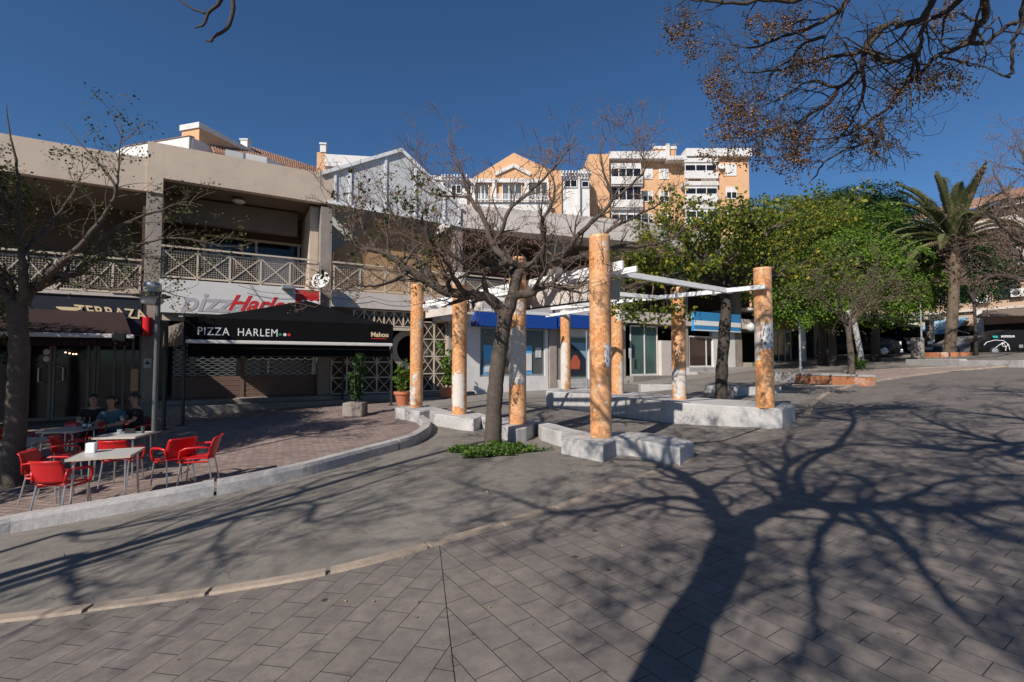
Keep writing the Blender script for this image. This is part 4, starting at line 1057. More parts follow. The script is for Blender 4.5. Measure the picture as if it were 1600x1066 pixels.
def place_table(o, px, py, z_hint, rz, lab):
    # table top centre seen at px,py
    d = ray(px, py); lo, hi = 1, 40
    for i in range(50):
        m_ = (lo+hi)/2; p = d*m_
        if p.z > gz(p.x, p.y)+.027+.73: lo = m_
        else: hi = m_
    p = d*lo; o.location = (p.x, p.y, gz(p.x, p.y)+.027); o.rotation_euler = (0, 0, rz)
    o['label'] = lab; o['category'] = 'table'; o['group'] = 'metal cafe tables'; tabs.append(o); return o
place_table(T1, 168, 708, 0, R(24), 'square metal table nearest the kerb, with the white napkin holder')
place_table(copy_tree(T1), 195, 679, 0, R(10), 'square metal table where the man in the teal shirt sits')
place_table(copy_tree(T1), 108, 671, 0, R(5), 'shaded metal table with two bottles at the rear')
place_table(copy_tree(T1), 40, 688, 0, R(12), 'metal table half hidden behind the left tree trunk')
def on_table(t, x, y): 
    M = wm(t); return M @ Vector((x, y, .731))
p = on_table(T1, -.22, .12); mb = MB()
mb.obox(p+Vector((-.06,-.045,0)), (.12,.03,0), (-.02,.09,0), (0,0,.02)); mb.obox(p+Vector((-.055,-.04,.02)), (.11,.028,0), (-.018,.08,0), (0,0,.12))
tag(build('napkin_holder', mb, whitep, bevel=.01), 'white napkin holder on the front table', 'napkin holder')
def bottle(p, h, r_, mat, lab, cap=redl):
    t = thing('bottle', lab, 'bottle', tuple(p))
    mb = MB(); mb.lathe(tuple(p), [(r_, 0), (r_, h*.55), (r_*.4, h*.75), (r_*.38, h)], 12); build('body', mb, mat, t, smooth='auto')
    mb = MB(); mb.lathe(tuple(p+Vector((0,0,h+.001))), [(r_*.45, 0), (r_*.45, .02)], 10); build('cap', mb, cap, t)
    mb = MB(); mb.lathe(tuple(p+Vector((0,0,h*.2))), [(r_+.001, 0), (r_+.001, h*.25)], 12); build('paper_label', mb, whitep, t)
bottle(on_table(T1, -.27, .2), .19, .03, gl_dark, 'dark sauce bottle beside the napkin holder on the front table')
bottle(on_table(tabs[2], .22, .1), .22, .032, MATS['dark_glass'], 'brown bottle at the left on the shaded rear table')
bottle(on_table(tabs[2], .36, .05), .22, .032, MATS['green_glass'], 'pale labelled bottle at the right on the shaded rear table')
p = on_table(tabs[1], .02, .12)
mb = MB(); mb.obox(p+Vector((-.08,-.03,0)), (.17,.02,.0), (-.01,.035,0), (0,0,.09)); tag(build('menu_stand', mb, blackm), 'small dark tablet or menu standing on the table before the man', 'menu stand')
p = on_table(tabs[1], .24, .1); mb = MB(); mb.lathe(tuple(p), [(.025, 0), (.034, .13)], 12); tag(build('drinking_glass', mb, gl_green), 'empty glass at the right of the man', 'glass')
p = on_table(tabs[1], -.17, .15); mb = MB(); mb.lathe(tuple(p), [(.07, 0), (.075, .012)], 16); mb.lathe(tuple(p+Vector((0,0,.013))), [(.025, 0), (.04, .055)], 14); tag(build('coffee_cup', mb, whitep), 'coffee cup and saucer at the left of the man', 'cup')

# ------------------------------------------------------------------ people
def skinned(name, joints, edges, mat, parent, sub=2, root=0):
    me = bpy.data.meshes.new(name); me.from_pydata([j[0] for j in joints], edges, []); me.materials.append(mat)
    o = bpy.data.objects.new(name, me); C.objects.link(o); o.parent = parent
    md = o.modifiers.new('Skin', 'SKIN'); md.use_smooth_shade = True
    sv = me.skin_vertices[0].data if me.skin_vertices else None
    if sv is None:
        bm = bmesh.new(); bm.from_mesh(me); bm.verts.layers.skin.verify(); bm.to_mesh(me); bm.free(); sv = me.skin_vertices[0].data
    for i, j in enumerate(joints):
        r_ = j[1]; sv[i].radius = (r_, r_) if not isinstance(r_, tuple) else r_
        sv[i].use_root = (i == root)
    s = o.modifiers.new('Sub', 'SUBSURF'); s.levels = sub; s.render_levels = sub
    return o
def person(loc, rz, label, shirt, trousers, seated=True, lean=0.0, arms='table', scale=1.0, looking=0.0, height=0):
    t = thing('person', label, 'person', loc, rz); t.scale = (scale,)*3
    hz = .50 if seated else .93      # pelvis height
    L = lean
    sh = hz+.46
    # (local front = +Y)
    J = [((0, 0, hz), (.15, .12)), ((0, .01+L*.3, hz+.16), (.135, .105)), ((0, .02+L*.7, hz+.33), (.155, .11)), ((0, .02+L, sh), (.12, .085)),
         ((0, .03+L*1.1, sh+.07), .052), ((0, .05+L*1.2, sh+.13), .05),
         ((0, .06+L*1.25, sh+.19), (.062, .075)), ((0, .055+L*1.3, sh+.27), (.076, .092)), ((0, .05+L*1.3, sh+.33), (.06, .075))]
    E = [(0,1),(1,2),(2,3),(3,4),(4,5),(5,6),(6,7),(7,8)]
    def add(p, r_, k): J.append((p, r_)); E.append((k, len(J)-1)); return len(J)-1
    hands = []
    for s in (-1, 1):
        a = add((s*.17, .02+L, sh-.01), .058, 3)
        if arms == 'table':
            e = add((s*.25, .12+L, sh-.22), .043, a); w = add((s*.13, .34+L, sh-.235), .03, e); h = add((s*.10, .40+L, sh-.235), (.036, .02), w)
            hands.append((Vector((s*.095, .42+L, sh-.235)), Vector((-s*.25, .95, -.1)).normalized(), s))
        else:
            e = add((s*.22, .0, sh-.28), .042, a); w = add((s*.23, .06, sh-.52), .03, e); h = add((s*.23, .08, sh-.60), (.036, .02), w)
            hands.append((Vector((s*.23, .085, sh-.62)), Vector((0, .15, -1)).normalized(), s))
        if seated:
            k = add((s*.10, .05, hz-.01), .085, 0); k2 = add((s*.13, .43, hz-.0), .06, k); k3 = add((s*.13, .42, .12), .042, k2); k4 = add((s*.13, .42, .06), .04, k3); add((s*.14, .56, .03), .035, k4)
        else:
            k = add((s*.095, .0, hz-.10), .088, 0); k2 = add((s*.10, .02, .50), .058, k); k3 = add((s*.10, -.01, .12), .042, k2); k4 = add((s*.10, -.01, .06), .04, k3); add((s*.11, .13, .03), .035, k4)
    body = skinned('body', J, E, skin, t)
    # fingers
    mb = MB()
    for c, dr, s in hands:
        side = dr.cross(Vector((0,0,1))) if abs(dr.z) < .9 else Vector((0,1,0)); side.normalize(); dn = Vector((0,0,-1)) if abs(dr.z) < .9 else Vector((-s,0,0))
        for q, ln in zip((-.027, -.009, .009, .027), (.062, .075, .07, .055)):
            b0 = c+side*q+dr*.005; mb.tube([b0, b0+dr*ln*.5+dn*.004, b0+dr*ln*.85+dn*.018, b0+dr*ln+dn*.03], [.009, .0085, .008, .006], 6)
        th_ = side*(-s if arms == 'table' else -1)
        mb.tube([c-dr*.03+th_*.02, c+th_*.045+dn*.005, c+dr*.03+th_*.05+dn*.012], [.011, .010, .007], 6)
    build('fingers', mb, skin, t, world=False, smooth=True)
    # shirt
    SJ = [((0, 0, hz+.02), (.165, .13)), ((0, .01+L*.3, hz+.16), (.165, .14)), ((0, .02+L*.7, hz+.33), (.185, .145)), ((0, .02+L, sh+.0), (.155, .118)), ((0, .03+L*1.05, sh+.05), .07)]
    SE = [(0,1),(1,2),(2,3),(3,4)]
    for s in (-1, 1):
        SJ.append(((s*.175, .02+L, sh-.015), .074)); SE.append((3, len(SJ)-1)); k = len(SJ)-1
        if arms == 'table': SJ.append(((s*.235, .09+L, sh-.16), .064))
        else: SJ.append(((s*.215, .01, sh-.20), .062))
        SE.append((k, len(SJ)-1))
    skinned('shirt', SJ, SE, shirt, t)
    TJ = [((0, 0, hz+.03), (.155, .125))]; TE = []
    for s in (-1, 1):
        pts = [((s*.10, .05, hz-.01), .098), ((s*.13, .43, hz), .072), ((s*.13, .42, .10), .058)] if seated else [((s*.095, .0, hz-.10), .10), ((s*.10, .02, .50), .073), ((s*.10, -.01, .08), .06)]
        k = 0
        for p in pts: TJ.append(p); TE.append((k, len(TJ)-1)); k = len(TJ)-1
    skinned('trousers', TJ, TE, trousers, t)
    # hair, face
    hc = Vector((0, .045+L*1.3, sh+.275))
    mb = MB(); n = 18; m_ = 10
    for i in range(m_+1):
        th_ = math.pi*.58*i/m_
        for k in range(n):
            a = 2*math.pi*k/n; fr = max(0, math.sin(a)); r_ = 1-.0*fr
            zc = math.cos(th_*(1-.52*fr)); rr_ = math.sin(th_*(1-.52*fr))
            mb.v.append((hc.x+.092*rr_*math.cos(a), hc.y-.006+.11*rr_*math.sin(a), hc.z+.118*zc))
    for i in range(m_):
        for k in range(n): k2 = (k+1) % n; mb.f.append((i*n+k, (i+1)*n+k, (i+1)*n+k2, i*n+k2)); mb.mi.append(0)
    o = build('hair', mb, hairm, t, world=False, smooth=True); md = o.modifiers.new('Solid', 'SOLIDIFY'); md.thickness = .012
    mb = MB()
    mb.tube([hc+Vector((0,.085,.01)), hc+Vector((0,.108,-.03)), hc+Vector((0,.098,-.04))], [.009, .016, .012], 8)
    for s in (-1, 1): mb.tube([hc+Vector((s*.082,.0,.02)), hc+Vector((s*.094,-.008,-.005)), hc+Vector((s*.084,.004,-.035))], [.012,.018,.009], 8)
    build('face_features', mb, skin, t, world=False, smooth=True)
    mb = MB()
    for s in (-1, 1): mb.lathe(tuple(hc+Vector((s*.032,.083,-.003))), [(.003,-.004),(.009,0),(.003,.004)], 8); mb.beam(hc+Vector((s*.018,.091,.022)), hc+Vector((s*.05,.082,.022)), .008, .007)
    mb.beam(hc+Vector((-.022,.086,-.066)), hc+Vector((.022,.086,-.066)), .01, .006)
    build('eyes_and_mouth', mb, hairm, t, world=False)
    for s in (-1, 1):
        mb = MB(); x = s*(.13 if seated else .10); y = .42 if seated else 0
        mb.obox((x-.048, y-.06, .0), (.096, 0, 0), (0, .27, 0), (0, 0, .065)); build('shoe', mb, blackm, t, world=False, bevel=.025)
    return t
c9 = CH_[8]; c10 = CH_[9]
person(tuple(c9.location+Vector((.02, -.04, 0))), c9.rotation_euler.z+R(6), 'man in a teal t-shirt sitting behind the table, forearms on it, looking down', teal, jean, lean=.16, looking=1)
person(tuple(c10.location), c10.rotation_euler.z-R(10), 'person in black sitting just behind the right shoulder of the man in teal', blackcl, blackcl, lean=.02, arms='table')
tag_p = person(tuple(G(145, 706, .03)), R(-150), 'dark haired person in black sitting in shade behind the rear table', blackcl, blackcl, lean=.05)
p = W(S(371), -1.3, 2.87); person(tuple(p), math.atan2(FN.y, FN.x)-math.pi/2+R(50), 'dark haired person standing on the balcony behind the railing', blackcl, jean, seated=False, arms='down', scale=1.02)
p = W(S(396), -1.6, 2.87); person(tuple(p), math.atan2(FN.y, FN.x)-math.pi/2+R(-60), 'shorter dark figure on the balcony at the right of the taller one', blackcl, blackcl, seated=False, arms='down', scale=.88)

# ------------------------------------------------------------------ potted plants
def leafblob(c, r, n, size, rr_, squash=.8, lean=None):
    mb = MB()
    for i in range(n):
        while True:
            p = Vector((rr_.uniform(-1,1), rr_.uniform(-1,1), rr_.uniform(-1,1)))
            if p.length < 1: break
        p = Vector((p.x*r, p.y*r, p.z*r*squash))+c
        leaf(mb, p, Vector((rr_.gauss(0,1), rr_.gauss(0,1), rr_.gauss(0,.6)-.3)).normalized(), size*rr_.uniform(.6,1.3), rr_)
    return mb
def leaf(mb, p, d, s, rr_, wide=.38):
    side = d.cross(Vector((rr_.gauss(0,1), rr_.gauss(0,1), rr_.gauss(0,1)))).normalized()*s*wide
    nrm = d.cross(side).normalized()*s*.12
    b = len(mb.v)
    mb.v += [tuple(p), tuple(p+d*s*.5+side+nrm), tuple(p+d*s), tuple(p+d*s*.5-side+nrm)]
    mb.f.append((b, b+1, b+2, b+3)); mb.mi.append(0)
rp = random.Random(21)
def potted(loc, pot, potmat, h, spread, n, size, lab, leafm=lf_green, stems=5):
    t = thing('potted_plant', lab, 'potted plant', tuple(loc))
    mb = MB()
    if pot == 'square': mb.obox(loc+Vector((-.3,-.3,0)), (.6,0,0), (0,.6,0), (0,0,.42)); o = build('pot', mb, potmat, t, bevel=.03)
    else:
        mb.lathe(tuple(loc), [(.16, 0), (.235, .34), (.27, .345), (.27, .42), (.235, .425), (.22, .40), (.01, .40)], 24); o = build('pot', mb, potmat, t, smooth='auto')
    st = MB(); fo = MB()
    for i in range(stems):
        a = rp.uniform(0, 6.28); q = loc+Vector((0,0,.4)); pts = [q]
        tgt = loc+Vector((math.cos(a)*spread*rp.uniform(.2,.8), math.sin(a)*spread*rp.uniform(.2,.8), h*rp.uniform(.6,1)))
        for k in range(1, 6): pts.append(q.lerp(tgt, k/5)+Vector((rp.gauss(0,.02), rp.gauss(0,.02), 0)))
        st.tube(pts, [.014, .013, .011, .009, .007, .004], 6)
        for k in range(n//stems):
            p = pts[rp.randint(1, 5)]+Vector((rp.gauss(0,.05), rp.gauss(0,.05), rp.gauss(0,.05)))
            leaf(fo, p, Vector((rp.gauss(0,1), rp.gauss(0,1), rp.gauss(-.1,.6))).normalized(), size*rp.uniform(.6,1.3), rp)
    build('stems', st, twigm, t); build('leaves', fo, leafm, t)
    return t
g = G(555, 650, .03); potted(g, 'square', MATS['pier_stone'], 2.0, .45, 330, .15, 'tall dark leafy plant in a square grey pot under the black canopy', lf_dark, 7)
q = topP(629, 633.5, TOPF); potted(Vector((q.x, q.y, TOPF)), 'round', terrac, 1.35, .35, 130, .15, 'bright green plant in a terracotta pot on the end of the zigzag wall', lf_green, 4)
g = W(S(683), 1.3, 0); g.z = gz(g.x, g.y)+.02; potted(g, 'square', terrac, 2.55, .45, 420, .17, 'leafy shrub in front of the lattice gate between two pillars', lf_green, 6)
# ------------------------------------------------------------------ trees
def vis(p):       # pixel of a point
    z = p.y*math.cos(PITCH)+p.z*math.sin(PITCH)
    if z < .05: return None
    u = p.x/z; v = (p.z*math.cos(PITCH)-p.y*math.sin(PITCH))/z
    return 800+u*F, 533-v*F
class Tree:
    def __init__(s, seed, ok=None): s.r = random.Random(seed); s.big = MB(); s.tw = MB(); s.tips = []; s.nodes = []; s.ok = ok; s.k = 1.0
    def limb(s, pts, radii, n=10, wob=.0, sub=4):
        # Catmull-Rom through the guide points
        P = [Vector(p) for p in pts]
        if len(P) == 2: P = [P[0], P[0].lerp(P[1], .5), P[1]]
        if len(radii) == 2: radii = [radii[0]+(radii[1]-radii[0])*i/(len(P)-1) for i in range(len(P))]
        radii = [q*s.k for q in radii]
        Q = []; Rr = []
        for i in range(len(P)-1):
            p0 = P[max(0, i-1)]; p1 = P[i]; p2 = P[i+1]; p3 = P[min(len(P)-1, i+2)]
            for k in range(sub):
                t = k/sub
                q = .5*((2*p1)+(p2-p0)*t+(2*p0-5*p1+4*p2-p3)*t*t+(3*p1-p0-3*p2+p3)*t*t*t)
                if wob and (i or k): q = q+Vector((s.r.gauss(0, wob), s.r.gauss(0, wob), s.r.gauss(0, wob)))
                Q.append(q); rr_ = radii[i]+(radii[i+1]-radii[i])*t; Rr.append(rr_*(1+s.r.uniform(-.06, .06)))
        Q.append(P[-1]); Rr.append(radii[-1])
        s.big.tube(Q, Rr, n)
        return Q, Rr
    def shoot(s, p, d, L, r, lev, up=.25, kink=.35, child=2.2, minr=.004, sides=5, ratio=.62, ang=.75, maxlev=3, droop=0.0):
        n = max(3, int(L/.16)); pts = [p]; rad = [r]; q = p.copy(); dd = d.normalized(); st = L/n
        for i in range(n):
            dd = (dd+Vector((s.r.gauss(0, kink*.5), s.r.gauss(0, kink*.5), s.r.gauss(0, kink*.4)+up*.25-droop*.25*(i/n)))).normalized()
            q = q+dd*st
            if s.ok and not s.ok(q): break
            pts.append(q.copy()); rad.append(max(minr, r*(1-.75*(i+1)/n)))
        if len(pts) < 3: return
        (s.tw if r < .028 else s.big).tube(pts, rad, 3 if r < .012 else (4 if r < .028 else 7), cap=False)
        s.nodes += [(pp, dd) for pp in pts[1:]]
        if lev < maxlev:
            k = max(1, int(child*L+s.r.random()))
            for j in range(k):
                i = s.r.randint(max(1, len(pts)//4), len(pts)-1)
                t = (pts[i]-pts[i-1]).normalized(); ax = t.orthogonal().normalized(); ax.rotate(Matrix.Rotation(s.r.uniform(0, 6.28), 3, t))
                nd = (t*math.cos(ang)+ax*math.sin(ang)).normalized()
                s.shoot(pts[i], nd, L*ratio*s.r.uniform(.6, 1.15), max(minr, rad[i]*.62), lev+1, up, kink, child*1.25, minr, sides, ratio, ang, maxlev, droop)
        if lev >= maxlev-1: s.tips.append((pts[-1], dd))
    def sprout(s, Q, Rr, n, L, t0=.25, t1=1.0, up=.35, planar=None, **k):
        for j in range(n):
            u = t0+(t1-t0)*(j+s.r.random())/n; i = min(len(Q)-2, int(u*(len(Q)-1)))
            t = (Q[i+1]-Q[i]).normalized(); ax = t.orthogonal().normalized(); ax.rotate(Matrix.Rotation(s.r.uniform(0, 6.28), 3, t))
            ax = (ax+Vector((0, 0, up))).normalized()
            a = s.r.uniform(.5, 1.0); nd = (t*math.cos(a)+ax*math.sin(a)).normalized()
            s.shoot(Q[i].copy(), nd, L*s.r.uniform(.6, 1.2)*(1-.25*u), max(.008, min(.05, Rr[i]*.5)), 1, up=up, **k)
    def leaves(s, per, size, spread, droop=.3, pts=None, skip=0.0, keep=None, fan=True):
        mb = MB()
        for p, d in (pts if pts is not None else s.tips):
            if s.r.random() < skip: continue
            if keep and not keep(p): continue
            for i in range(per):
                q = p+Vector((s.r.gauss(0, spread), s.r.gauss(0, spread), s.r.gauss(0, spread*.7)))
                dr = Vector((s.r.gauss(0, 1), s.r.gauss(0, 1), s.r.gauss(-droop, .5))).normalized()
                leaf(mb, q, dr, size*s.r.uniform(.6, 1.35), s.r)
        return mb
    def dots(s, n, size, spread, drop, skip=.0, pts=None, keep=None, cluster=True):
        mb = MB()
        for p, d in (pts if pts is not None else s.tips):
            if s.r.random() < skip: continue
            if keep and not keep(p): continue
            for i in range(n):
                c = p+Vector((s.r.gauss(0, spread), s.r.gauss(0, spread), -abs(s.r.gauss(0, drop))))
                z = size*s.r.uniform(.7, 1.2); b = len(mb.v)
                mb.v += [tuple(c+Vector(v)*z) for v in ((1,0,0),(-1,0,0),(0,1,0),(0,-1,0),(0,0,1),(0,0,-1))]
                for q in ((0,2,4),(2,1,4),(1,3,4),(3,0,4),(2,0,5),(1,2,5),(3,1,5),(0,3,5)): mb.f.append(tuple(b+k for k in q)); mb.mi.append(0)
        return mb
    def finish(s, name, label, base, cat='tree', m=bark, tm=twigm, extras=()):
        t = thing(name, label, cat, tuple(base))
        if s.big.v: build('trunk', s.big, m, t, smooth=True)
        if s.tw.v: build('twigs', s.tw, tm, t, smooth=True)
        for nm, mb, mt in extras:
            if mb.v: build(nm, mb, mt, t, smooth=(nm == 'berries'))
        return t
def flare(base, r): return [base+Vector((0,0,-.15)), base+Vector((0,0,.03))], [r*1.5, r*1.35]

# --- the bare tree in the middle
Y0 = 9.35
def A(px, py, dy=0.0): return AT(px, py, Y0+dy)
T = Tree(41)
trunkp = [A(770, 714), A(770, 702), A(771, 660), A(774, 610), A(779, 560), A(786, 515), A(790, 488)]
T.limb(trunkp, [.22, .175, .155, .15, .142, .142, .15], 16, .004, 5)
lim = []; T.k = .84
lim.append(T.limb([A(791,500), A(778,478,-.05), A(757,464,-.1), A(730,460,-.2), A(700,457,-.25), A(672,442,-.3), A(640,424,-.4), A(612,402,-.45), A(588,392,-.5), A(562,389,-.6), A(545,370,-.7), A(528,352,-.8)], [.14,.13,.12,.11,.105,.10,.085,.07,.055,.04,.025,.012], 12, .012))
lim.append(T.limb([A(790,497), A(802,462,.05), A(806,435,.1), A(818,419,.15), A(845,414,.2), A(880,408,.3), A(925,396,.4), A(965,387,.5), A(1005,384,.6), A(1040,377,.7), A(1066,360,.8)], [.15,.135,.13,.12,.105,.09,.07,.06,.045,.03,.015], 12, .01))
lim.append(T.limb([A(806,462,.05), A(830,458,-.1), A(862,446,-.3), A(890,452,-.4), A(920,440,-.6), A(950,430,-.8)], [.10,.085,.065,.045,.03,.015], 10, .012))
lim.append(T.limb([A(822,420,.15), A(795,411,.0), A(765,420,-.2), A(742,424,-.3), A(715,405,-.5), A(690,398,-.6)], [.10,.08,.065,.05,.03,.015], 10, .01))
lim.append(T.limb([A(808,440,.1), A(790,405,.4), A(770,385,.6), A(762,360,.7), A(752,336,.75), A(738,316,.8), A(729,296,.8), A(722,270,.85), A(710,238,.9), A(699,196,.9)], [.10,.085,.075,.068,.06,.05,.04,.03,.02,.008], 10, .008))
lim.append(T.limb([A(770,384,.6), A(786,356,.3), A(796,328,.2), A(824,304,.1), A(858,270,.0), A(880,246,.0), A(900,214,.0)], [.06,.05,.042,.035,.027,.018,.008], 9, .008))
lim.append(T.limb([A(738,316,.8), A(726,308,1.1), A(690,306,1.4), A(664,298,1.5), A(645,278,1.6), A(640,262,1.6)], [.045,.035,.028,.022,.015,.008], 8, .006))
lim.append(T.limb([A(870,410,.3), A(900,372,.1), A(935,338,-.1), A(957,312,-.2), A(948,284,-.2), A(940,252,-.3), A(940,214,-.3)], [.075,.06,.048,.038,.03,.02,.008], 9, .008))
lim.append(T.limb([A(957,312,-.2), A(985,290,-.3), A(1008,264,-.4), A(1002,240,-.4), A(1005,212,-.5)], [.032,.026,.02,.014,.007], 8, .006))
lim.append(T.limb([A(925,396,.4), A(950,362,.6), A(990,340,.8), A(1030,318,1.0), A(1046,292,1.1)], [.055,.042,.032,.02,.008], 8, .008))
lim.append(T.limb([A(845,414,.2), A(852,382,-.3), A(846,350,-.6), A(862,318,-.8), A(866,286,-.9), A(852,262,-.9)], [.07,.055,.04,.03,.02,.008], 9, .008))
lim.append(T.limb([A(672,442,-.3), A(655,408,.2), A(632,380,.5), A(622,352,.7), A(608,322,.8), A(606,300,.8)], [.06,.045,.032,.022,.014,.007], 8, .008))
lim.append(T.limb([A(640,424,-.4), A(612,440,-1.0), A(585,448,-1.4), A(556,446,-1.6), A(522,458,-1.8)], [.05,.035,.024,.015,.008], 8, .008))
lim.append(T.limb([A(705,457,-.25), A(690,415,-.7), A(672,372,-1.1), A(660,340,-1.3), A(668,318,-1.4)], [.055,.04,.03,.02,.008], 8, .008))
lim.append(T.limb([A(588,392,-.5), A(570,360,-.2), A(556,335,0), A(540,312,.1)], [.035,.025,.015,.007], 8, .008))
lim.append(T.limb([A(730,460,-.2), A(712,442,-1.0), A(700,415,-1.6), A(684,392,-2.0)], [.06,.045,.03,.012], 8, .01))
for i, (Q, Rr) in enumerate(lim):
    T.sprout(Q, Rr, 21 if i < 4 else 15, .9, .12, up=.45, kink=.55, child=3.6, maxlev=3, ang=.8, ratio=.62, minr=.0045)
tops = [n for n in T.tips]
T.finish('bare_tree', 'bare gnarled tree standing in front of the mosaic pillars', G(770, 702), extras=[
    ('seed_sprays', T.dots(10, .009, .05, .03, skip=.3), spray),
    ('leaves', T.leaves(7, .075, .08, .4, skip=.80, keep=lambda p: (lambda q: q and (q[0] < 700 and q[1] > 270))(vis(p))), lf_olive)])
# weeds round its foot
g = G(771, 707); mb = MB(); rr_ = random.Random(9)
def wr(a): return 1+.22*math.sin(3*a+1)+.16*math.sin(5*a)+.08*math.sin(11*a)
drape('tree_pit_soil', [(g.x+.66*wr(a)*math.cos(a), g.y+.40*wr(a)*math.sin(a)) for a in [2*math.pi*k/40 for k in range(40)]], .02, plain('bare_soil', (.13,.095,.065), .95, .4, 8, fine=60))
tufts = [(rr_.uniform(0, 6.28), math.sqrt(rr_.random()), rr_.uniform(.05, .16)) for i in range(70)]
for i in range(5200):
    a, q, hh = rr_.choice(tufts); a += rr_.gauss(0, .12); q = min(1.05, q+rr_.gauss(0, .06))
    x = g.x+.74*q*wr(a)*math.cos(a); y = g.y+.44*q*wr(a)*math.sin(a)
    leaf(mb, Vector((x, y, gz(x, y)+.02+hh*rr_.random()*(1.2-.6*q))), Vector((rr_.gauss(0,1), rr_.gauss(0,1), rr_.gauss(.5,.5))).normalized(), rr_.uniform(.025, .06), rr_, .5)
struct(build('weeds', mb, lf_weed), 'stuff')

# --- left tree in front of the cafe
Y0 = G(19, 760, .03).y
T = Tree(17)
T.limb([A(17,800), A(19,762), A(22,700), A(26,640), A(29,580), A(29,530), A(27,490), A(25,468)], [.24,.185,.155,.145,.138,.135,.14,.148], 16, .006, 5)
lim = []; T.k = .7
lim.append(T.limb([A(30,482), A(52,452,.1), A(85,436,.2), A(120,424,.3), A(158,400,.3), A(195,392,.4), A(228,400,.4), A(262,410,.5)], [.15,.13,.11,.095,.07,.05,.03,.012], 12, .012))
lim.append(T.limb([A(24,482), A(5,455,-.1), A(-30,430,-.2), A(-80,405,-.3)], [.15,.12,.10,.07], 10, .012))
lim.append(T.limb([A(34,475), A(38,440,-.1), A(34,400,-.2), A(30,350,-.2), A(29,300,-.2), A(24,250,-.3), A(14,200,-.3), A(10,160,-.3)], [.12,.10,.075,.055,.04,.028,.016,.007], 10, .008))
lim.append(T.limb([A(60,450,.1), A(90,415,-.4), A(125,385,-.6), A(160,340,-.6), A(182,300,-.6), A(160,262,-.6), A(125,225,-.6), A(96,188,-.6)], [.10,.08,.06,.045,.034,.024,.014,.006], 10, .008))
lim.append(T.limb([A(182,300,-.6), A(186,262,-.5), A(188,232,-.5), A(192,205,-.5)], [.03,.02,.012,.006], 8, .006))
lim.append(T.limb([A(120,424,.3), A(160,372,.5), A(205,345,.6), A(250,330,.8), A(288,316,.9), A(318,322,.9)], [.065,.05,.038,.025,.014,.006], 8, .01))
lim.append(T.limb([A(195,392,.4), A(240,375,.1), A(280,372,0), A(318,378,0), A(345,386,0)], [.04,.03,.02,.012,.006], 8, .01))
lim.append(T.limb([A(85,436,.2), A(130,448,-.3), A(180,452,-.5), A(225,446,-.5), A(262,458,-.5), A(292,466,-.5)], [.06,.045,.032,.02,.012,.006], 8, .01))
lim.append(T.limb([A(34,400,-.2), A(62,365,.2), A(95,330,.5), A(120,292,.6), A(132,262,.7)], [.06,.045,.03,.018,.007], 8, .01))
lim.append(T.limb([A(-30,430,-.2), A(-20,380,-.2), A(5,330,-.3), A(0,280,-.4)], [.07,.05,.03,.01], 8, .01))
lim.append(T.limb([A(30,350,-.2), A(8,330,-.5), A(-25,300,-.7), A(-60,280,-.8)], [.04,.03,.02,.01], 8, .01))
for i, (Q, Rr) in enumerate(lim):
    T.sprout(Q, Rr, 22 if i < 2 else (9 if i in (2, 3) else 15), .62, .12 if i not in (2, 3) else .05, .75 if i in (2, 3) else 1.0, up=.05, kink=.45, child=3.2, maxlev=3, ang=.8, ratio=.62, minr=.0035)
T.finish('leafy_tree', 'gnarled tree with sparse olive leaves in front of the cafe at the left edge', G(14, 762), extras=[
    ('leaves', T.leaves(10, .045, .09, .6, skip=.2), lf_olive)])

# --- green and yellow tree behind the back wall
Y0 = 14.0
T = Tree(5)
T.limb([A(1127,640), A(1127,622), A(1128,575), A(1131,530), A(1134,490), A(1136,462), A(1138,440)], [.22,.175,.165,.16,.15,.15,.15], 14, .004, 5)
lim = []
for pts in ([(1136,470,0),(1112,440,-.2),(1080,410,-.4),(1045,385,-.5),(1005,365,-.6)],
            [(1138,462,0),(1160,430,.3),(1195,405,.5),(1240,380,.6),(1290,350,.7)],
            [(1137,450,0),(1130,415,.4),(1115,385,.6),(1105,360,.7),(1098,345,.7)],
            [(1138,450,0),(1165,405,-.5),(1190,370,-.7),(1225,350,-.9),(1255,335,-1)],
            [(1112,440,-.2),(1060,430,-1),(1020,440,-1.4),(990,445,-1.6)],
            [(1160,430,.3),(1180,440,-1),(1220,430,-1.4),(1260,420,-1.6)],
            [(1137,455,0),(1100,405,1.2),(1060,370,1.8),(1040,350,2.0)],
            [(1138,455,0),(1160,405,1.4),(1180,365,2.0),(1170,340,2.2)],
            [(1120,430,-.4),(1080,390,-1.4),(1070,360,-1.8),(1050,345,-2)],
            [(1190,370,-.7),(1170,350,-1.3),(1150,335,-1.6)]):
    lim.append(T.limb([A(*p) for p in pts], [.10,.075,.05,.03,.012][:len(pts)], 9, .015))
for Q, Rr in lim: T.sprout(Q, Rr, 12, 1.1, .12, up=.0, kink=.4, child=2.3, maxlev=3, ang=.8, ratio=.6)
print('green tips', len(T.tips))
T.finish('green_tree', 'green tree with yellowing leaves behind the white back wall', G(1127, 624), m=barkd, extras=[
    ('leaves', T.leaves(26, .10, .15, .9, skip=.1), lf_yel)])

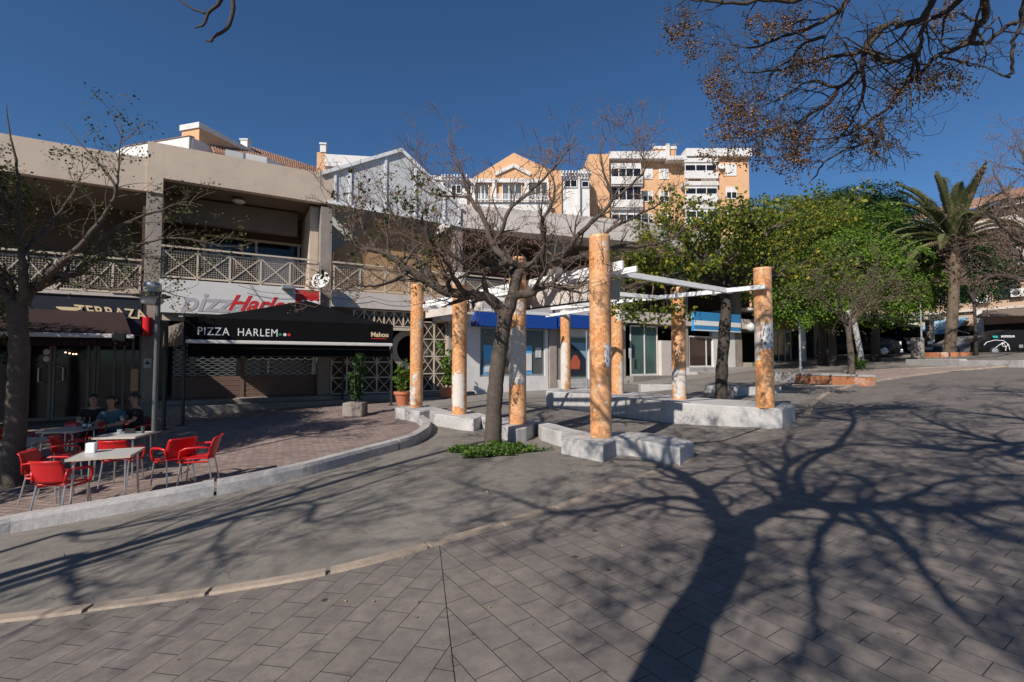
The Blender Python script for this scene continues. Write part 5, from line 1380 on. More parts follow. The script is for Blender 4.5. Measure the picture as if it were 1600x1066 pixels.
# --- dense green trees behind, near the dark passage
def dense(name, base, h, crowns, leafm, size, n, seed, label, tr=.2, group=None):
    r = random.Random(seed); t = thing(name, label, 'tree', tuple(base), 0, group)
    mb = MB(); cc = sum((Vector(c[0]) for c in crowns), Vector())/len(crowns)
    top = base+Vector((0,0,h*.45))
    mb.tube([base-Vector((0,0,.2)), base+Vector((.05,0,h*.2)), top], [tr*1.3, tr, tr*.8], 10)
    for c, rad in crowns: mb.tube([top-Vector((0,0,.2)), top.lerp(Vector(c), .5)+Vector((0,0,.2)), Vector(c)], [tr*.5, tr*.3, .03], 7)
    build('trunk', mb, barkd, t, smooth=True)
    fo = MB(); tot = sum(rad**2 for c, rad in crowns)
    for c, rad in crowns:
        c = Vector(c); k = int(n*rad*rad/tot)
        # sprays of leaves on an uneven shell
        ncl = max(10, int(k/150))
        for i in range(ncl):
            d = Vector((r.gauss(0,1), r.gauss(0,1), r.gauss(0,1))).normalized()
            lump = 1+.20*math.sin(d.x*5+c.x)+.16*math.sin(d.z*6+d.y*4+c.z)
            q = c+Vector((d.x, d.y, d.z*.8))*rad*lump*(r.random()**.35)
            cs = size*r.uniform(2.0, 3.8); tone = r.random()
            ax_ = Vector((d.x, d.y, .9+d.z*.5)).normalized()
            for j in range(150):
                a, b_ = r.gauss(0, cs), r.gauss(0, cs); w_ = r.gauss(0, cs*.28)
                e1 = ax_.orthogonal().normalized(); e2 = ax_.cross(e1)
                p = q+e1*a+e2*b_+ax_*(w_-(a*a+b_*b_)/(cs*5))
                dd = (e1*a+e2*b_+Vector((r.gauss(0,cs), r.gauss(0,cs), -cs*.7))).normalized()
                sd = dd.cross(ax_+Vector((r.gauss(0,.35), r.gauss(0,.35), 0))).normalized(); ss = size*r.uniform(.6, 1.4)
                b0 = len(fo.v); fo.v += [tuple(p), tuple(p+dd*ss*.5+sd*ss*.36), tuple(p+dd*ss), tuple(p+dd*ss*.5-sd*ss*.36)]
                fo.f.append((b0, b0+1, b0+2, b0+3)); fo.mi.append(0)
    build('crown', fo, leafm, t)
    return t
def cr(lst, Y): return [(tuple(AT(px, py, Y+dy)), rad) for px, py, dy, rad in lst]
dense('green_tree', G(1300, 572), 6, cr([(1240,462,0,1.6),(1280,440,1,2.2),(1350,425,0,2.4),(1410,445,5,2.3),(1330,375,1,2.3),(1395,462,-.8,1.5),(1305,468,-.5,1.3),(1225,440,.5,2.2),(1432,450,7,1.6)], 25), lf_green, .125, 60000, 3, 'broad bright green tree in front of the dark shops')
dense('green_tree', G(1285, 571), 8, cr([(1215,400,0,2.4),(1250,355,0,2.4),(1225,345,0,1.7),(1290,390,.5,2.2),(1300,340,0,1.7),(1330,420,0,2.2),(1190,360,0,1.7),(1275,325,0,1.2)], 28), lf_yel, .125, 42000, 8, 'tall olive and yellow tree between the orange building and the palm')
dense('dark_tree', G(1368, 565), 9, cr([(1325,345,0,2.6),(1360,322,0,1.8),(1378,312,0,1.5),(1318,312,0,1.8),(1400,370,0,2.6),(1440,400,-1,2.4),(1345,390,0,2.6),(1430,350,0,2.0),(1445,440,0,2.2)], 33), lf_dark, .14, 50000, 13, 'tallest dark green tree behind the yellowing tree')
dense('dark_tree', G(1525, 556), 7, cr([(1530,430,0,1.9),(1500,450,0,1.8),(1545,400,0,1.8),(1490,400,0,1.9),(1515,385,0,1.6),(1560,420,0,1.4)], 35), lf_dark, .14, 26000, 19, 'dark green tree behind the palm trunk', .08)
# thin brownish tree on the small planter
Y0 = G(1329, 590).y
T = Tree(23)
T.limb([A(1330,590), A(1330,560), A(1327,530), A(1325,508)], [.15,.12,.10,.10], 12, .004)
T.k = .6
lim = [T.limb([A(*p) for p in pts], [.08,.05,.03,.01], 8, .02) for pts in ([(1325,515,0),(1300,480,0),(1270,462,.4),(1245,455,.6)], [(1326,512,0),(1330,470,.4),(1325,440,.6),(1320,425,.6)], [(1327,515,0),(1350,485,-.4),(1375,465,-.6),(1398,470,-.8)], [(1325,510,0),(1310,470,-.8),(1300,440,-1.2),(1290,430,-1.5)], [(1326,510,0),(1345,460,1),(1360,440,1.4),(1372,430,1.6)])]
for Q, Rr in lim: T.sprout(Q, Rr, 16, 1.3, .1, up=.2, kink=.35, child=3.0, maxlev=3, ang=.6, ratio=.6, minr=.005)
T.finish('brown_tree', 'small brownish fine-twigged tree growing from the orange brick planter', G(1330, 590), extras=[('leaves', T.leaves(9, .06, .14, .2, skip=.1), lf_brown)])
g = G(1348, 577); mb = MB(); t = thing('leaning_trunk', 'whitewashed trunk leaning left beside the thin brown tree', 'tree', tuple(g))
mb.tube([g-Vector((0,0,.1)), AT(1344,550,g.y), AT(1338,520,g.y), AT(1334,500,g.y), AT(1325,485,g.y)], [.15,.12,.12,.11,.09], 12); build('trunk', mb, plain('whitewashed_bark', (.45,.43,.40), .9, .45, 5, dirt=(.12,.10,.09)), t, smooth=True)
mb = leafblob(g+Vector((-.25,0,.3)), .35, 260, .13, random.Random(2), 1.0); tag(build('shrub', mb, lf_green), 'small green shrub between the two thin trunks', 'shrub')

# --- palm
g = G(1482, 556); Yp = g.y
print('palm', g)
pt = thing('palm_tree', 'tall date palm with a thick ringed trunk', 'tree', tuple(g))
mb = MB(); top = AT(1489, 392, Yp); n = 60; pts = []; rad = []
for i in range(n+1):
    t = i/n; p = g.lerp(top, t); p.x += .15*math.sin(t*2.5); pts.append(p-Vector((0,0,.15*(1-t)))); rad.append((.275-.03*t+.10*max(0, .06-t)/.06)*(1+(.035 if i % 2 else -.035)))
mb.tube(pts, rad, 18); build('trunk', mb, barkp, pt, smooth='auto')
mb = MB(); r_ = random.Random(4); cpt = pts[-1]
for i in range(150):
    a = r_.uniform(0, 6.28); zz = r_.uniform(-2.0, .8); rr2 = .27+.2*(zz+2)/2.8
    p = cpt+Vector((math.cos(a)*rr2, math.sin(a)*rr2, zz)); d = Vector((math.cos(a), math.sin(a), .9)).normalized()
    mb.tube([p-d*.1, p+d*r_.uniform(.12, .38)], [.06, .02], 5)
for i in range(16):
    a = r_.uniform(0, 6.28); p = cpt+Vector((math.cos(a)*.4, math.sin(a)*.4, r_.uniform(-1,.5))); q = p+Vector((math.cos(a)*1.2, math.sin(a)*1.2, r_.uniform(-.8,.4))); mb.tube([p, (p+q)/2+Vector((0,0,.25)), q], [.04,.025,.01], 5)
build('old_leaf_bases', mb, barkp, pt)
def frond(base, az, el, L, dr, rr, dead=False):
    st = MB(); lf = MB(); n = 26; p = base.copy(); pts = [p.copy()]
    e = el
    for i in range(n):
        d = Vector((math.cos(az)*math.cos(e), math.sin(az)*math.cos(e), math.sin(e))); p = p+d*L/n; pts.append(p.copy()); e -= dr/n*(.4+1.4*i/n)
    st.tube(pts, [.045*(1-.85*i/n) for i in range(n+1)], 5)
    for i in range(3, n):
        t = (pts[i+1]-pts[i]).normalized(); sd = t.cross(Vector((0,0,1))).normalized(); upv = sd.cross(t)
        for sub in (0, .33, .66):
            for s in (-1, 1):
                q = pts[i].lerp(pts[i+1], sub); u = i/n; ln = L*.125*math.sin(math.pi*min(1, .12+u*.85))**.6*rr.uniform(.85, 1.1)
                d = (t*.75+sd*s*.75+upv*.28+Vector((0,0,-.10))).normalized()
                w = (upv*.6+sd*.3)*.095
                b = len(lf.v); lf.v += [tuple(q-w), tuple(q+d*ln*.5-w*.9+Vector((0,0,-.01))), tuple(q+d*ln+Vector((0,0,-.08*ln))), tuple(q+d*ln*.5+w*.9), tuple(q+w)]
                lf.f.append((b, b+1, b+2, b+3, b+4)); lf.mi.append(0)
    f = build('frond', lf, lf_palm, pt); build('midrib', st, MATS['palm_bark'] if dead else lf_palm, f, world=True)
r_ = random.Random(12)
cb = cpt+Vector((0,0,.5))
F_ = [(R(175), R(28), 5.0, 1.6), (R(183), R(12), 4.9, 1.5), (R(178), R(45), 5.0, 1.7), (R(195), R(0), 4.6, 1.2), (R(150), R(75), 4.8, .6), (R(40), R(76), 4.8, .6), (R(80), R(82), 4.8, .4), (R(5), R(60), 4.8, 1.1), (R(-3), R(25), 4.8, 1.5), (R(3), R(42), 4.8, 1.5), (R(180), R(20), 4.4, 1.2), (R(170), R(5), 4.2, 1.0), (R(190), R(-5), 4.0, .9), (R(165), R(-22), 3.4, .7), (R(185), R(35), 4.2, 1.4), (R(200), R(50), 4.2, 1.0), (R(160), R(62), 4.2, .8), (R(140), R(70), 4.3, .5),
      (R(100), R(75), 4.4, .4), (R(60), R(78), 4.3, .4), (R(20), R(72), 4.4, .5), (R(-10), R(62), 4.3, .6), (R(10), R(50), 4.3, .9), (R(-5), R(32), 4.4, 1.2), (R(15), R(18), 4.4, 1.2), (R(-15), R(5), 4.2, 1.0), (R(-90), R(45), 3.8, 1.3), (R(-60), R(55), 4.0, 1.0), (R(-120), R(40), 3.8, 1.4), (R(-100), R(70), 4.2, .5), (R(90), R(40), 4, 1.2), (R(60), R(30), 4, 1.2), (R(120), R(35), 4, 1.2), (R(-140), R(10), 3.6, 1.2), (R(-40), R(15), 3.6, 1.2), (R(0), R(-20), 3.2, .8), (R(178), R(80), 4.4, .35), (R(-45), R(80), 4.4, .35)]
for a in F_: frond(cb, a[0]+r_.uniform(-.1,.1), a[1]+r_.uniform(-.08,.08), a[2]*r_.uniform(.92,1.05), a[3], r_)

# --- bare trees at the right edge
Y0 = 22
T = Tree(31)
gb = Vector((28.0, 22, gz(28, 22)))
T.limb([gb-Vector((0,0,.1)), gb+Vector((-.2,0,1.5)), gb+Vector((-.5,0,3.2))], [.25,.2,.17], 12)
tp = gb+Vector((-.5,0,3.2)); lim = []
for pts in ([(1640,420,0),(1590,400,.5),(1545,380,1),(1500,390,1.2)], [(1650,400,0),(1600,340,0),(1570,300,0),(1550,260,0)], [(1640,410,0),(1595,380,-1),(1555,345,-1.4),(1525,320,-1.6)], [(1650,410,0),(1620,300,.6),(1600,250,.8),(1592,215,1)], [(1640,430,0),(1600,440,-1),(1560,430,-1.5),(1530,440,-2)], [(1650,420,0),(1620,360,1.5),(1580,330,2),(1540,345,2.4)]):
    lim.append(T.limb([tp]+[A(*p) for p in pts], [.14,.10,.07,.045,.015], 8, .03))
for Q, Rr in lim: T.sprout(Q, Rr, 20, 1.7, .3, up=.3, kink=.4, child=2.0, maxlev=3, ang=.7, ratio=.6, minr=.007)
T.finish('bare_tree', 'bare purplish twiggy tree at the right edge behind the palm', gb, extras=[('seed_sprays', T.dots(7, .022, .12, .06, skip=.3), spray)])

# --- overhanging tree (trunk out of view behind the camera) and its shadow
def okf(p):
    if p.y < .3: return True
    q = vis(p)
    if q is None: return True
    x, y = q
    if y < -25 or x < -60 or x > 1660: return True
    if x > 1040 and y < 270-(max(0, x-1420))*1.1 and y < 40+(x-1040)*2.2: return p.y > 4.2
    return False
T = Tree(77, okf)
fork = SH(1150, 832, 4.6); base = Vector((fork.x+.05, fork.y-.05, gz(fork.x, fork.y)))
T.limb([base-Vector((0,0,.1)), base+Vector((.03,.02,.5)), base.lerp(fork, .35)+Vector((-.02,0,0)), base.lerp(fork, .7)+Vector((.03,0,0)), fork], [.25,.165,.15,.16,.19], 16, .01, 5)
lim = []; T.k = .8
def SL(pts, rad): 
    q = T.limb([SH(*p) for p in pts], rad, 10, .015); lim.append(q); return q
SL([(1150,832,4.75),(1165,815,4.9),(1205,797,5.1),(1262,789,5.3),(1330,795,5.5),(1400,790,5.7),(1480,797,5.9),(1560,790,6.1),(1640,780,6.3),(1760,770,6.5)], [.21,.19,.17,.155,.14,.12,.105,.09,.075,.04])
SL([(1145,832,4.75),(1118,795,5.0),(1090,760,5.2),(1050,735,5.4),(1000,712,5.6),(960,690,5.8)], [.20,.16,.13,.10,.07,.03])
SL([(1118,800,5.0),(1080,782,5.3),(1030,780,5.5),(960,792,5.7),(900,800,5.9),(850,798,6.1),(780,770,6.3),(690,745,6.5)], [.11,.09,.075,.06,.05,.045,.03,.015])
SL([(1235,792,5.15),(1225,765,5.5),(1223,745,5.7),(1240,722,5.9),(1290,702,6.1),(1350,695,6.3),(1430,700,6.5),(1500,690,6.8)], [.11,.10,.09,.075,.06,.05,.035,.015])
SL([(1225,748,5.7),(1190,722,6.0),(1150,700,6.2),(1120,692,6.3)], [.07,.05,.035,.015])
SL([(1235,730,5.9),(1225,700,6.2),(1235,680,6.4),(1215,665,6.6)], [.06,.045,.03,.012])
SL([(1310,797,5.45),(1285,835,5.4),(1272,870,5.4),(1266,895,5.4),(1272,935,5.5),(1277,968,5.5),(1262,1010,5.6),(1230,1060,5.7)], [.08,.07,.06,.05,.045,.038,.03,.02])
SL([(1250,910,5.4),(1190,925,5.6),(1120,950,5.9)], [.03,.02,.01])
SL([(1350,797,5.5),(1395,835,5.7),(1430,870,5.9),(1462,915,6.1),(1500,960,6.3),(1560,1010,6.5),(1640,1070,6.7)], [.08,.07,.06,.055,.045,.035,.02])
SL([(1480,797,5.9),(1440,800,6.1),(1440,830,6.3),(1450,870,6.5)], [.05,.04,.03,.015])
SL([(1400,790,5.7),(1450,765,6.1),(1520,745,6.5),(1600,745,6.8),(1700,740,7.0)], [.08,.065,.05,.04,.02])
SL([(1330,795,5.5),(1370,770,5.9),(1340,745,6.2),(1290,740,6.5)], [.06,.05,.035,.015])
SL([(1480,797,5.9),(1540,830,6.2),(1600,850,6.5),(1700,860,6.9)], [.07,.055,.04,.02])
SL([(1050,735,5.4),(1060,700,5.8),(1068,690,5.9),(1050,672,6.2)], [.06,.04,.03,.012])
nshadow = len(lim)
for i, (Q, Rr) in enumerate(lim): T.sprout(Q, Rr, 19 if i in (0, 1, 2, 3, 10, 12) else 12, 1.4, .15, up=.12, kink=.6, child=2.1, maxlev=3, ang=.75, ratio=.62, minr=.008)
# limbs of the same tree that hang into the top right of the view
def Z(x, y, Y): return AT(1020+x/2.759, y/2.76, Y)
hang = []; T.k = .8
def HL(pts, rad, w=.008): hang.append(T.limb([Z(*p) for p in pts], rad, 9, w))
HL([(1420,-140,5.2),(1425,-30,5.4),(1438,60,5.6),(1400,120,5.7),(1350,190,5.9),(1230,240,6.1),(1150,320,6.2),(1080,380,6.3),(1000,480,6.4),(900,545,6.5),(820,590,6.6),(700,600,6.7)], [.06,.055,.05,.045,.04,.034,.032,.03,.027,.022,.015,.008])
HL([(1350,190,5.9),(1440,185,5.8),(1500,130,5.7),(1560,100,5.7),(1640,60,5.6)], [.035,.03,.03,.028,.03])
HL([(1640,-60,5.0),(1600,20,5.1),(1585,110,5.2),(1548,200,5.2),(1556,290,5.2),(1532,328,5.2),(1482,314,5.2)], [.03,.028,.026,.022,.018,.016,.009])
HL([(1250,-120,5.6),(1180,60,5.9),(1100,100,6.0),(1010,110,6.2),(930,200,6.3),(915,220,6.3),(800,240,6.5),(700,262,6.6),(560,300,6.8),(420,312,6.9),(335,285,7.0)], [.055,.05,.045,.04,.04,.038,.032,.026,.02,.014,.007])
HL([(880,-120,5.8),(830,20,6.2),(700,110,6.4),(560,160,6.5),(430,210,6.6),(335,185,6.7)], [.05,.04,.03,.024,.016,.007])
HL([(1010,110,6.2),(940,150,6.3),(900,290,6.4),(870,320,6.4),(800,375,6.5),(680,350,6.6),(560,420,6.7),(470,460,6.8)], [.045,.042,.038,.034,.028,.02,.014,.007])
HL([(700,-100,6.0),(640,0,6.3),(520,-5,6.4),(380,12,6.5),(240,8,6.6),(150,0,6.7),(95,30,6.8)], [.045,.04,.034,.03,.024,.016,.008])
HL([(900,290,6.4),(910,400,6.5),(872,490,6.6),(840,560,6.6),(790,600,6.7)], [.034,.028,.022,.016,.008])
HL([(1150,320,6.2),(1120,240,6.1),(1020,272,6.2),(930,225,6.3)], [.03,.028,.03,.034])
HL([(800,375,6.5),(770,440,6.5),(700,480,6.6),(600,540,6.7),(500,560,6.8),(440,600,6.8)], [.03,.026,.022,.018,.012,.007])
HL([(900,545,6.5),(970,600,6.4),(850,640,6.5),(740,700,6.6),(705,760,6.6),(672,792,6.6)], [.022,.02,.018,.016,.012,.006])
HL([(985,505,6.4),(985,560,6.4),(968,640,6.4)], [.02,.018,.008])
HL([(1300,-80,5.4),(1320,0,5.6),(1250,60,5.9),(1200,80,6.0)], [.05,.045,.04,.035])
HL([(1180,60,5.9),(1160,150,6.0),(1140,240,6.1),(1090,360,6.2)], [.035,.03,.028,.024])
HL([(740,160,6.3),(650,190,6.4),(600,250,6.5),(520,300,6.6)], [.03,.026,.02,.012])
HL([(1230,240,6.1),(1330,270,6.0),(1380,280,5.9),(1470,215,5.8)], [.02,.016,.012,.006])
# the big limb that carries them, high above the frame
T.limb([SH(1262,789,5.3), Vector((-.2,.6,4.2)), Vector((1.2,1.8,4.6)), Vector((2.6,3.4,5.0)), Vector((3.4,4.6,5.3)), Z(1420,-140,5.2)], [.11,.09,.08,.07,.065,.06], 10, .01)
T.limb([Vector((2.6,3.4,5.0)), Vector((2.6,4.6,5.2)), Z(1250,-120,5.6)], [.08,.065,.055], 9, .01)
T.limb([Vector((2.6,3.4,5.0)), Vector((1.8,4.8,5.3)), Z(880,-120,5.8)], [.07,.055,.05], 9, .01)
T.limb([Vector((1.8,4.8,5.3)), Vector((1.4,5.4,5.4)), Z(700,-100,6.0)], [.05,.045,.045], 9, .01)
T.limb([Vector((3.4,4.6,5.3)), Vector((4.6,4.8,5.0)), Z(1640,-60,5.0)], [.06,.045,.03], 9, .01)
T.limb([Vector((3.4,4.6,5.3)), Z(1380,-160,5.2), Z(1300,-80,5.4)], [.06,.05,.05], 9, .01)
t_before = len(T.tips)
for i, (Q, Rr) in enumerate(hang):
    T.sprout(Q, Rr, 15 if i not in (1, 2, 12, 15) else 4, .85, .12, up=.0, kink=.7, child=2.8, maxlev=3, ang=.7, ratio=.6, minr=.0035, droop=.5)
htips = T.tips[t_before:]
clus = [z for z in ((120,80),(150,140),(290,230),(280,320),(330,400),(430,440),(380,500),(280,510),(560,60),(600,30),(640,270),(560,520),(640,520),(600,650),(640,640),(460,600),(300,620),(1060,350),(800,500),(940,560),(1200,310),(1300,290),(700,220),(480,70),(1250,20))]
def nearc(p):
    q = vis(p)
    if not q: return False
    x = (q[0]-1020)*2.759; y = q[1]*2.76
    return any((x-a)**2+(y-b_)**2 < 75**2 for a, b_ in clus)
# extra short hanging stalks in the heaviest clusters
stk = MB(); extra = []
for i in range(620):
    a, b_ = T.r.choice(clus); p = Z(a+T.r.gauss(0,42), b_+T.r.gauss(0,34), 6.5+T.r.gauss(0,.25))
    q = p+Vector((T.r.gauss(0,.05), T.r.gauss(0,.05), -T.r.uniform(.06,.22))); stk.tube([p+Vector((T.r.gauss(0,.06), T.r.gauss(0,.06), .08)), p, q], [.003,.0025,.002], 3, cap=False); extra.append((q, None))
b1 = T.dots(8, .0135, .035, .05, skip=.1, pts=[t for t in htips if nearc(t[0])]); b2 = T.dots(8, .0145, .04, .05, pts=extra)
b3 = T.dots(4, .013, .03, .04, skip=.78, pts=htips)
b4 = T.dots(18, .018, .08, .10, skip=.3, pts=T.tips[:t_before])
off_ = len(b1.v); b1.v += b2.v; b1.f += [tuple(i+off_ for i in f) for f in b2.f]; b1.mi += b2.mi
off_ = len(b1.v); b1.v += b4.v; b1.f += [tuple(i+off_ for i in f) for f in b4.f]; b1.mi += b4.mi
off_ = len(b1.v); b1.v += b3.v; b1.f += [tuple(i+off_ for i in f) for f in b3.f]; b1.mi += b3.mi
off_ = len(T.tw.v); T.tw.v += stk.v; T.tw.f += [tuple(i+off_ for i in f) for f in stk.f]; T.tw.mi += stk.mi
sd_ = T.leaves(3, .05, .06, 0, pts=T.tips[:t_before], skip=.45)
T.finish('bead_tree', 'overhanging bare tree hung with clusters of golden brown berries at the top right', base, m=barkd, tm=twigd, extras=[('berries', b1, fruit), ('dry_leaves', sd_, lf_dry)])

# --- second bare tree, off to the left: shadow over the asphalt and one drooping branch at the top
def okl(p):
    if p.y < .3: return True
    q = vis(p)
    return q is None or q[1] < -20 or q[0] < -40
T = Tree(55, okl)
base = Vector((-10.5, -3.4, gz(-10.5, -3.4))); fk = base+Vector((.1, .1, 3.6)); lim = []
T.limb([base-Vector((0,0,.1)), base+Vector((0,0,1.5)), fk], [.28,.23,.25], 14, .01); T.k = .75
def SL2(pts, rad): q = T.limb([fk]+[SH(*p) for p in pts], rad, 9, .02); lim.append(q)
SL2([(0,900,4.6),(120,872,4.9),(250,838,5.2),(380,805,5.5),(520,775,5.8),(640,735,6.1),(720,712,6.4)], [.13,.10,.085,.07,.055,.045,.03,.014])
SL2([(0,862,4.6),(120,838,4.9),(240,815,5.2),(330,795,5.5),(430,760,5.9)], [.11,.08,.06,.05,.035,.015])
SL2([(40,890,4.5),(90,898,4.6),(115,910,4.7),(118,950,4.8)], [.08,.06,.05,.045,.03])
SL2([(290,826,5.3),(330,845,5.4),(345,870,5.5),(330,900,5.7)], [.06,.045,.035,.03,.015])
SL2([(400,800,5.5),(480,815,5.8),(540,800,6.1),(600,780,6.4)], [.06,.045,.04,.03,.015])
SL2([(380,805,5.5),(470,760,6.2),(560,735,6.6),(680,725,7)], [.06,.04,.035,.03,.014])
for i, (Q, Rr) in enumerate(lim): T.sprout(Q, Rr, 16, 1.5, .35, up=.1, kink=.4, child=1.6, maxlev=3, ang=.7, ratio=.6, minr=.006)
def V(x, y): return AT(120+x/3.333, y/3.333, 5.5)
T.k = 1
T.limb([V(840,-420), V(800,-200), V(812,0), V(812,60), V(785,145), V(715,190), V(700,214), V(672,212)], [.035,.028,.024,.022,.019,.016,.014,.010], 9, .002)
T.limb([V(800,-200), V(752,0), V(690,60), V(668,115), V(655,132), V(615,146)], [.026,.022,.019,.015,.013,.008], 9, .002)
T.limb([V(480,-50), V(545,5), V(600,45), V(672,70)], [.010,.012,.013,.014], 8, .002)
T.limb([fk, Vector((-8.4,-1.0,3.6)), Vector((-6.4,1.5,4.9)), Vector((-4.2,4.2,5.6)), V(840,-420)], [.12,.09,.07,.045,.035], 10, .01)
T.finish('bare_tree', 'bare tree at the left whose two bent branch ends hang into the sky', base, m=barkd, tm=barkd, extras=[('berries', T.dots(13, .017, .08, .09, skip=.55), fruit)])
# dense crowns left of the view: they keep the cafe terrace in shade
dense('shade_tree', Vector((-12.6, 6.6, gz(-12.6, 6.6))), 6, [((-11.8,7.2,2.2),1.9), ((-12.9,5.6,2.8),1.9), ((-10.9,6.0,3.0),1.5), ((-13.6,7.6,2.2),1.7), ((-11.4,4.9,2.2),1.6), ((-12.0,8.2,3.6),1.3)], lf_olive, .12, 26000, 61, 'leafy tree left of the view shading the cafe terrace')
dense('shade_tree', Vector((-11.6, 8.0, gz(-11.6, 8))), 6, [((-10.6,7.2,3.6),1.35), ((-11.2,8.8,3.5),1.35), ((-12.4,9.9,3.7),1.5), ((-9.7,6.2,4.4),.9), ((-12,8.4,3.9),1.4)], lf_olive, .11, 24000, 63, 'leafy tree just outside the left edge of the view beside the cafe')
dense('shade_tree', Vector((-15.2, 10.2, gz(-15.2, 10.2))), 6, [((-14.6,10.2,1.8),2.0), ((-14.0,11.6,1.6),1.6), ((-13.2,9.4,2.4),1.6), ((-16,9,1.8),1.7)], lf_olive, .12, 18000, 62, 'leafy tree standing close to the arcade left of the view')
# --- third, far right, shading the road and reaching into the right edge
T = Tree(91, lambda p: p.y < .3 or (lambda q: q is None or q[1] < -20 or q[0] > 1640)(vis(p)))
base = Vector((13.5, 3.0, gz(13.5, 3))); fk = base+Vector((-.2,.1,3.4)); lim = []
T.limb([base-Vector((0,0,.1)), base+Vector((0,0,1.5)), fk], [.26,.2,.2], 12, .01)
def SL3(pts, rad): q = T.limb([fk]+[SH(*p) for p in pts], rad, 9, .02); lim.append(q)
SL3([(1660,712,4.8),(1590,698,5.2),(1500,675,5.8),(1440,655,6.2),(1420,640,6.5)], [.12,.09,.075,.06,.035,.015])
SL3([(1700,668,5.0),(1600,655,5.8),(1500,645,6.4),(1400,640,6.8)], [.10,.08,.055,.035,.015])
SL3([(1700,640,5.4),(1620,618,6.2),(1540,610,6.8),(1480,606,7.2)], [.10,.08,.055,.03,.012])
SL3([(1640,690,5.2),(1500,705,6.0),(1400,690,6.6),(1320,670,7)], [.10,.08,.055,.03,.012])
for i, (Q, Rr) in enumerate(lim): T.sprout(Q, Rr, 22, 1.9, .3, up=.1, kink=.55, child=2.0, maxlev=3, ang=.7, ratio=.62, minr=.007)
T.finish('bare_tree', 'bare tree right of the view that throws branch shadows on the road', base, m=barkd, tm=barkd, extras=[('berries', T.dots(14, .018, .09, .09, skip=.45), fruit)])
# ------------------------------------------------------------------ apartment blocks behind
class Bld:
    """local frame: x along the front, y away from the viewer, z up; front plane at y=0"""
    def __init__(s, name, label, origin, ang, group=None):
        s.t = thing(name, label, 'building', tuple(origin), ang, group)
    def part(s, name, boxes, mat, parent=None, bevel=0):
        mb = MB()
        for b_ in boxes: mb.box(*b_)
        return build(name, mb, mat, parent or s.t, world=False, bevel=bevel)
    def window(s, x0, x1, z0, z1, y, frame=white, gm=gl_dark, mull=1, blind=0.0):
        w = s.part('window', [((x0, y-.05, z0), (x1, y+.02, z1))], gm)
        bx = [((x0-.06, y-.09, z0-.06), (x0, y+.02, z1+.06)), ((x1, y-.09, z0-.06), (x1+.06, y+.02, z1+.06)), ((x0, y-.09, z0-.08), (x1, y+.02, z0)), ((x0, y-.09, z1), (x1, y+.02, z1+.06))]
        for i in range(mull): x = x0+(x1-x0)*(i+1)/(mull+1); bx.append(((x-.04, y-.08, z0), (x+.04, y+.0, z1)))
        s.part('frame', bx, frame, w)
        if blind: s.part('blind', [((x0, y-.065, z1-(z1-z0)*blind), (x1, y-.052, z1))], whitewall, w)
        return w
def X(px, Y): return (px-800)/F*Y
def Zz(py, Y): return AT(800, py, Y).z
# tall block on the right of centre (front parallel to the picture)
Y = 59.0; g = Vector((X(922, Y), Y, -1.0))
B = Bld('apartment_building', 'tall apricot apartment block with white balconies and a small stair tower on its roof', g, 0)
def bx(px): return X(px, Y)-g.x
def bz(py): return Zz(py, Y)-g.z
zr = bz(246)
B.part('wall', [((0, .2, 0), (bx(955), 14, bz(240))), ((bx(955)+.01, 1.0, 0), (bx(1125), 14, zr)), ((bx(1125)+.01, 0, 0), (bx(1176), 14, bz(243)))], orange)
B.part('roof_edge', [((bx(955), -.1, bz(248)), (bx(1045), 1.2, bz(237))), ((bx(1045)+.01, -.5, bz(252)), (bx(1076), 1.2, bz(246))), ((bx(1074)+.01, -.6, bz(247)), (bx(1178), 1.2, bz(235)))], whitewall)
B.part('wall', [((bx(1039), 3, zr), (bx(1074), 6, bz(215)))], orange)
B.part('roof_edge', [((bx(1037), 2.9, bz(217)), (bx(1075), 6.1, bz(212)))], whitewall)
B.part('chimney', [((bx(1056), 2.6, zr), (bx(1062), 3.0, bz(210)))], whitewall)
mb = MB(); x0, x1, x2 = bx(950), bx(1048), bx(1076); ze = bz(237)
mb.prism([(x0, .5, ze), (x1, .5, ze), (x1, 5, ze+1.1), (x0+3, 5, ze+1.1)], (0, 0, -.15)); x0, x1 = bx(1074), bx(1178); ze = bz(235)
mb.prism([(x0, .2, ze), (x1, .2, ze), (x1-3.5, 5, ze+1.2), (x0+2, 5, ze+1.2)], (0, 0, -.15)); build('tiled_roof', mb, tile_roof, B.t, world=False)
FH = 2.9
